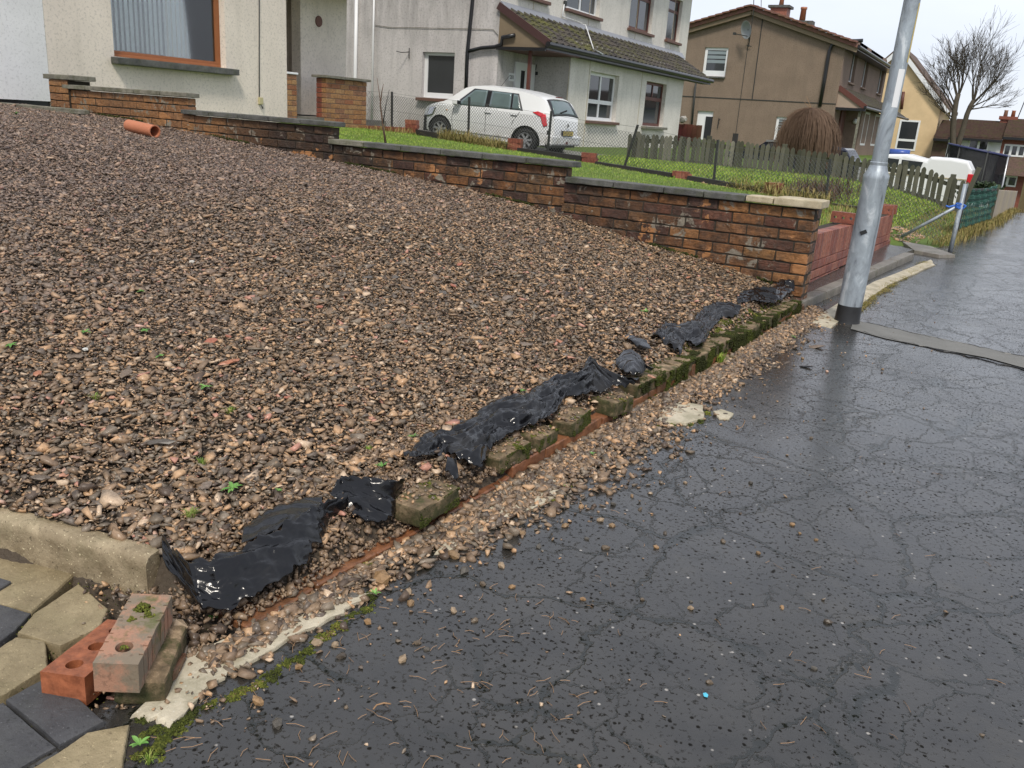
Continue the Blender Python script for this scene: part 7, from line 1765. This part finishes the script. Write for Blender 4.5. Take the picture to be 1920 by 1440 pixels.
netm = NT('black net', .7, .2); netm.col((.012,.012,.016)); nb1 = netm.n('ShaderNodeBsdfTransparent'); mx = netm.n('ShaderNodeMixShader'); netm.l(netm.ramp(netm.noise(.8, 3), [(.3, .06), (.7, .30)]), mx.inputs[0]); netm.l(netm.b.outputs[0], mx.inputs[1]); netm.l(nb1.outputs[0], mx.inputs[2]); netm.l(mx.outputs[0], netm.out.inputs[0])
ctr = T(1830, 305); n = 40; RX = (T(1888, 300).x-T(1772, 290).x)/2; zt0 = T(1772, 276).z; 
V = []; F = []
for j, (fz) in enumerate((0, .25, .5, .75, 1.0)):
    for k in range(n):
        a = 2*PI*k/n; x = ctr.x+RX*math.cos(a)*(1-.05*math.sin(PI*fz)); y = YT+RX*.9*math.sin(a); top = T(1830, 281).z-.10*math.cos(a)*1.6; V.append((x, y, top-(1-fz)*1.65))
for j in range(4):
    for k in range(n): F.append((j*n+k, j*n+(k+1) % n, (j+1)*n+(k+1) % n, (j+1)*n+k))
o = link('safety_net', MB().add(V, F).mesh('net'), netm.m, tr_); smooth(o)
blue = plain('navy padding', (.02,.025,.09), .5)
MB().tube([V[4*n+k % n] for k in range(n+1)], .045, 6, False).build('top_ring', blue, tr_, True)
MB().tube([V[k % n] for k in range(n+1)], .10, 6, False).build('edge_pad', blue, tr_, True)
MB().add([V[k] for k in range(n)], [tuple(range(n))]).build('mat', M['black_plastic'], tr_)
for k in (2, 8, 14, 20, 26, 32, 38): q = V[4*n+k]; MB().tube([(q[0]+.02, q[1], q[2]+.05), (q[0]+.06*math.cos(2*PI*k/n), q[1], q[2]-1.65), (q[0]+.02, q[1], q[2]-2.6)], .035, 6).build('pole', M['post'] if k != 38 else M['alloy'], tr_, True)
hd_ = [(ony(1840+random.gauss(0, 14), 352+random.gauss(0, 3), 22.)) for _ in range(2600)]
X_ = ony(1840, 350, 22.)
P = [(p.x, 22+random.uniform(-.4, .4), p.z+random.uniform(-.3, .02)) for p in hd_]
o = blades('ivy_hedge', P, .09, plain('dark ivy', (.03,.05,.018), .6, .3, .5, 20), 'small dark green bush behind the green mesh fence', 'bush', .3, 1.5)
bn = empty('blue_bin', (0, 0, 0), (0, 0, 0), 'blue wheelie bin lid showing above the white van roof', 'bin')
p = ony(1687, 284, 31.0)
MB().box(p.x-.26, p.x+.26, 30.8, 31.35, p.z-1.2, p.z-.02).build('bin_body', plain('blue plastic', (.02,.06,.25), .4), bn, bevel=.02)
MB().tube([(p.x-.3, 31.05, p.z-.05), (p.x+.3, 31.05, p.z-.05)], .12, 12).build('lid', plain('blue plastic lid', (.03,.08,.32), .35), bn, True)
dc = empty('dark_car', (0, 0, 0), (0, 0, 0), 'dark hatchback roof just showing left of the brown weeping bush', 'car')
YD = 25.0
z_ = ony(1440, 262, YD).z; xa, xb_ = ony(1418, 275, YD).x, ony(1500, 275, YD).x
o = link('body', prism([(xa-.9, z_-1.4), (xb_+1.5, z_-1.4), (xb_+1.5, z_-.5), (xb_+1.2, z_-.08), (ony(1455, 262, YD).x, z_+.02), (ony(1440, 262, YD).x, z_), (xa-.05, z_-.26), (xa-.9, z_-.42)], [], (0, YD, 0), UX, UZ, (0, -1, 0), 1.5, 'b'), plain('dark blue car paint', (.01,.013,.028), .15, .7), dc); o.modifiers.new('b', 'BEVEL').width = .05
a, c_ = ony(1437, 264, YD), ony(1458, 263, YD); MB().bar((a.x, YD-.03, a.z+.0), (c_.x+.3, YD-.03, c_.z+.0), .03, .05).build('roof_rail', M['chrome'], dc)
MB().box(ony(1440, 268, YD).x, ony(1470, 268, YD).x, YD-.02, YD-.0, z_-.36, z_-.08).build('side_window', M['glass'], dc)

# ================================================================== WEEPING BUSH AND BARE TREES
TWn = NT('weeping twigs', .8, .2); TWn.col(TWn.mix(TWn.noise(45, 5, .8, vec=TWn.map((1, 1, .25))), (.05,.03,.02), (.24,.16,.11))); TW = TWn.m
bs = empty('weeping_shrub', (0, 0, 0), (0, 0, 0), 'dome shaped leafless brown weeping shrub before the brown house', 'shrub')
YB = 20.5; cb = ony(1522, 205, YB); rB = (ony(1580, 270, YB).x-ony(1462, 270, YB).x)/2
b = MB(); rr = random.Random(3)
def strand(b, pts, r):
    b.tube(pts, r, 3, False)
for i in range(3600):
    a = rr.uniform(0, 2*PI); q = rr.random()**.6; R_ = (1.0 if i % 9 else 1.14)*rB*q*(rr.uniform(.74, 1.14)+.07*math.sin(a*5)+.05*math.sin(a*13+2)); zt0 = cb.z+rr.uniform(-.06, .04)-.10*(1-q); pts = []
    for k in range(9):
        t_ = k/8; r_ = R_*math.sin(min(1, t_*1.12)*PI/2)**.9; wob = .012*math.sin(i*1.7+k*.9); drop = 1.12*(.80+.30*((i*37) % 11)/11)*(1-math.cos(t_*PI/2))**1.0*(q*.35+.68)
        pts.append((cb.x+r_*math.cos(a+wob*2)+rr.uniform(-.02, .02), YB+r_*math.sin(a+wob*2)+rr.uniform(-.02, .02), zt0+.02*math.sin(PI*t_)-drop))
    strand(b, pts[:9-(i % 3)], rr.uniform(.002, .0045))
o = b.build('hanging_twigs', TW, bs); o['kind'] = 'stuff'
b = MB(); b.tube([(cb.x, YB, .1), (cb.x+.03, YB, cb.z-.4), (cb.x, YB, cb.z-.05)], [.07, .06, .05], 8); b.build('trunk', M['bark'], bs, True)
b = MB()
for x, y in ((1515,180),(1510,190),(1520,192)): b.tube([cb, ony(x-3, y, YB)], [.008, .003], 4)
b.build('top_shoots', M['straw'], bs)
def tree_mesh(b, p, d, L, r, lvl, rr, maxl, spread, stats):
    n = 4; pts = [p]; rad = [r]
    for i in range(n):
        d = (d+Vector((rr.gauss(0, .10), rr.gauss(0, .10), rr.gauss(.02, .06)))).normalized(); p = p+d*(L/n); pts.append(p); rad.append(r*(1-.45*(i+1)/n))
    b.tube(pts, rad, 6 if lvl < 1 else (4 if lvl < 3 else 3), False); stats[0] += 1
    if lvl >= maxl: return
    k = {0: 9, 1: 8, 2: 4, 3: 3}.get(lvl, 2)
    for i in range(k):
        t_ = rr.uniform(.35, 1.0) if lvl > 0 else rr.uniform(.15, 1.0); j = min(n-1, int(t_*n)); q = pts[j].lerp(pts[j+1], t_*n-j)
        ax = d.orthogonal(); ax.rotate(Matrix.Rotation(rr.uniform(0, 2*PI), 3, d)); nd = (d*math.cos(spread)+ax*math.sin(spread*rr.uniform(.7, 1.4)))+Vector((0, 0, .15)); nd.normalize()
        tree_mesh(b, q, nd, L*rr.uniform(.5, .74), max(.007, rad[j]*.42), lvl+1, rr, maxl, spread*.95, stats)
YT2 = 50.0
def bare_tree(stem, lims, label, seed, r0):
    e = empty('bare_tree', (0, 0, 0), (0, 0, 0), label, 'tree'); rr = random.Random(seed)
    q = [ony(x, y, YT2) for x, y in stem]; b = MB(); b.tube(q, np.linspace(r0, r0*.72, len(q)), 10); b.build('trunk', M['bark'], e, True)
    n = 200
    for i, (x, y, tx_, ty_) in enumerate(lims):
        a = ony(x, y, YT2); c = ony(tx_, ty_, YT2); dy = rr.uniform(-1.2, 1.2); d = (c-a); L = d.length; d = (d.normalized()+Vector((0, dy*.25, 0))).normalized()
        b = MB(); st = [0]; tree_mesh(b, a, d, L*.74, r0*.24, 1, rr, 4, .34, st); o = b.build('limb', M['bark'], e, True)
    return e
bare_tree([(1788,300),(1787,268),(1787,240),(1789,215),(1793,190),(1797,176)], [(1797,178,1806,88),(1795,180,1790,95),(1794,182,1776,100),(1790,195,1768,115),(1789,205,1757,130),(1798,178,1825,90),(1789,210,1748,150),(1788,232,1752,165),(1795,185,1815,110),(1789,222,1756,190),(1797,180,1800,120)], 'left trunk of the leafless pollarded pair, upright, before the terrace', 5, .16)
bare_tree([(1790,300),(1799,262),(1806,240),(1813,215),(1819,200),(1826,188)], [(1826,190,1845,84),(1826,190,1862,95),(1824,192,1835,85),(1827,192,1880,118),(1824,196,1893,142),(1822,200,1900,165),(1820,205,1890,195),(1826,190,1852,110),(1820,207,1870,150),(1824,194,1825,110),(1827,190,1905,130)], 'right trunk of the leafless pollarded pair, leaning right', 9, .145)
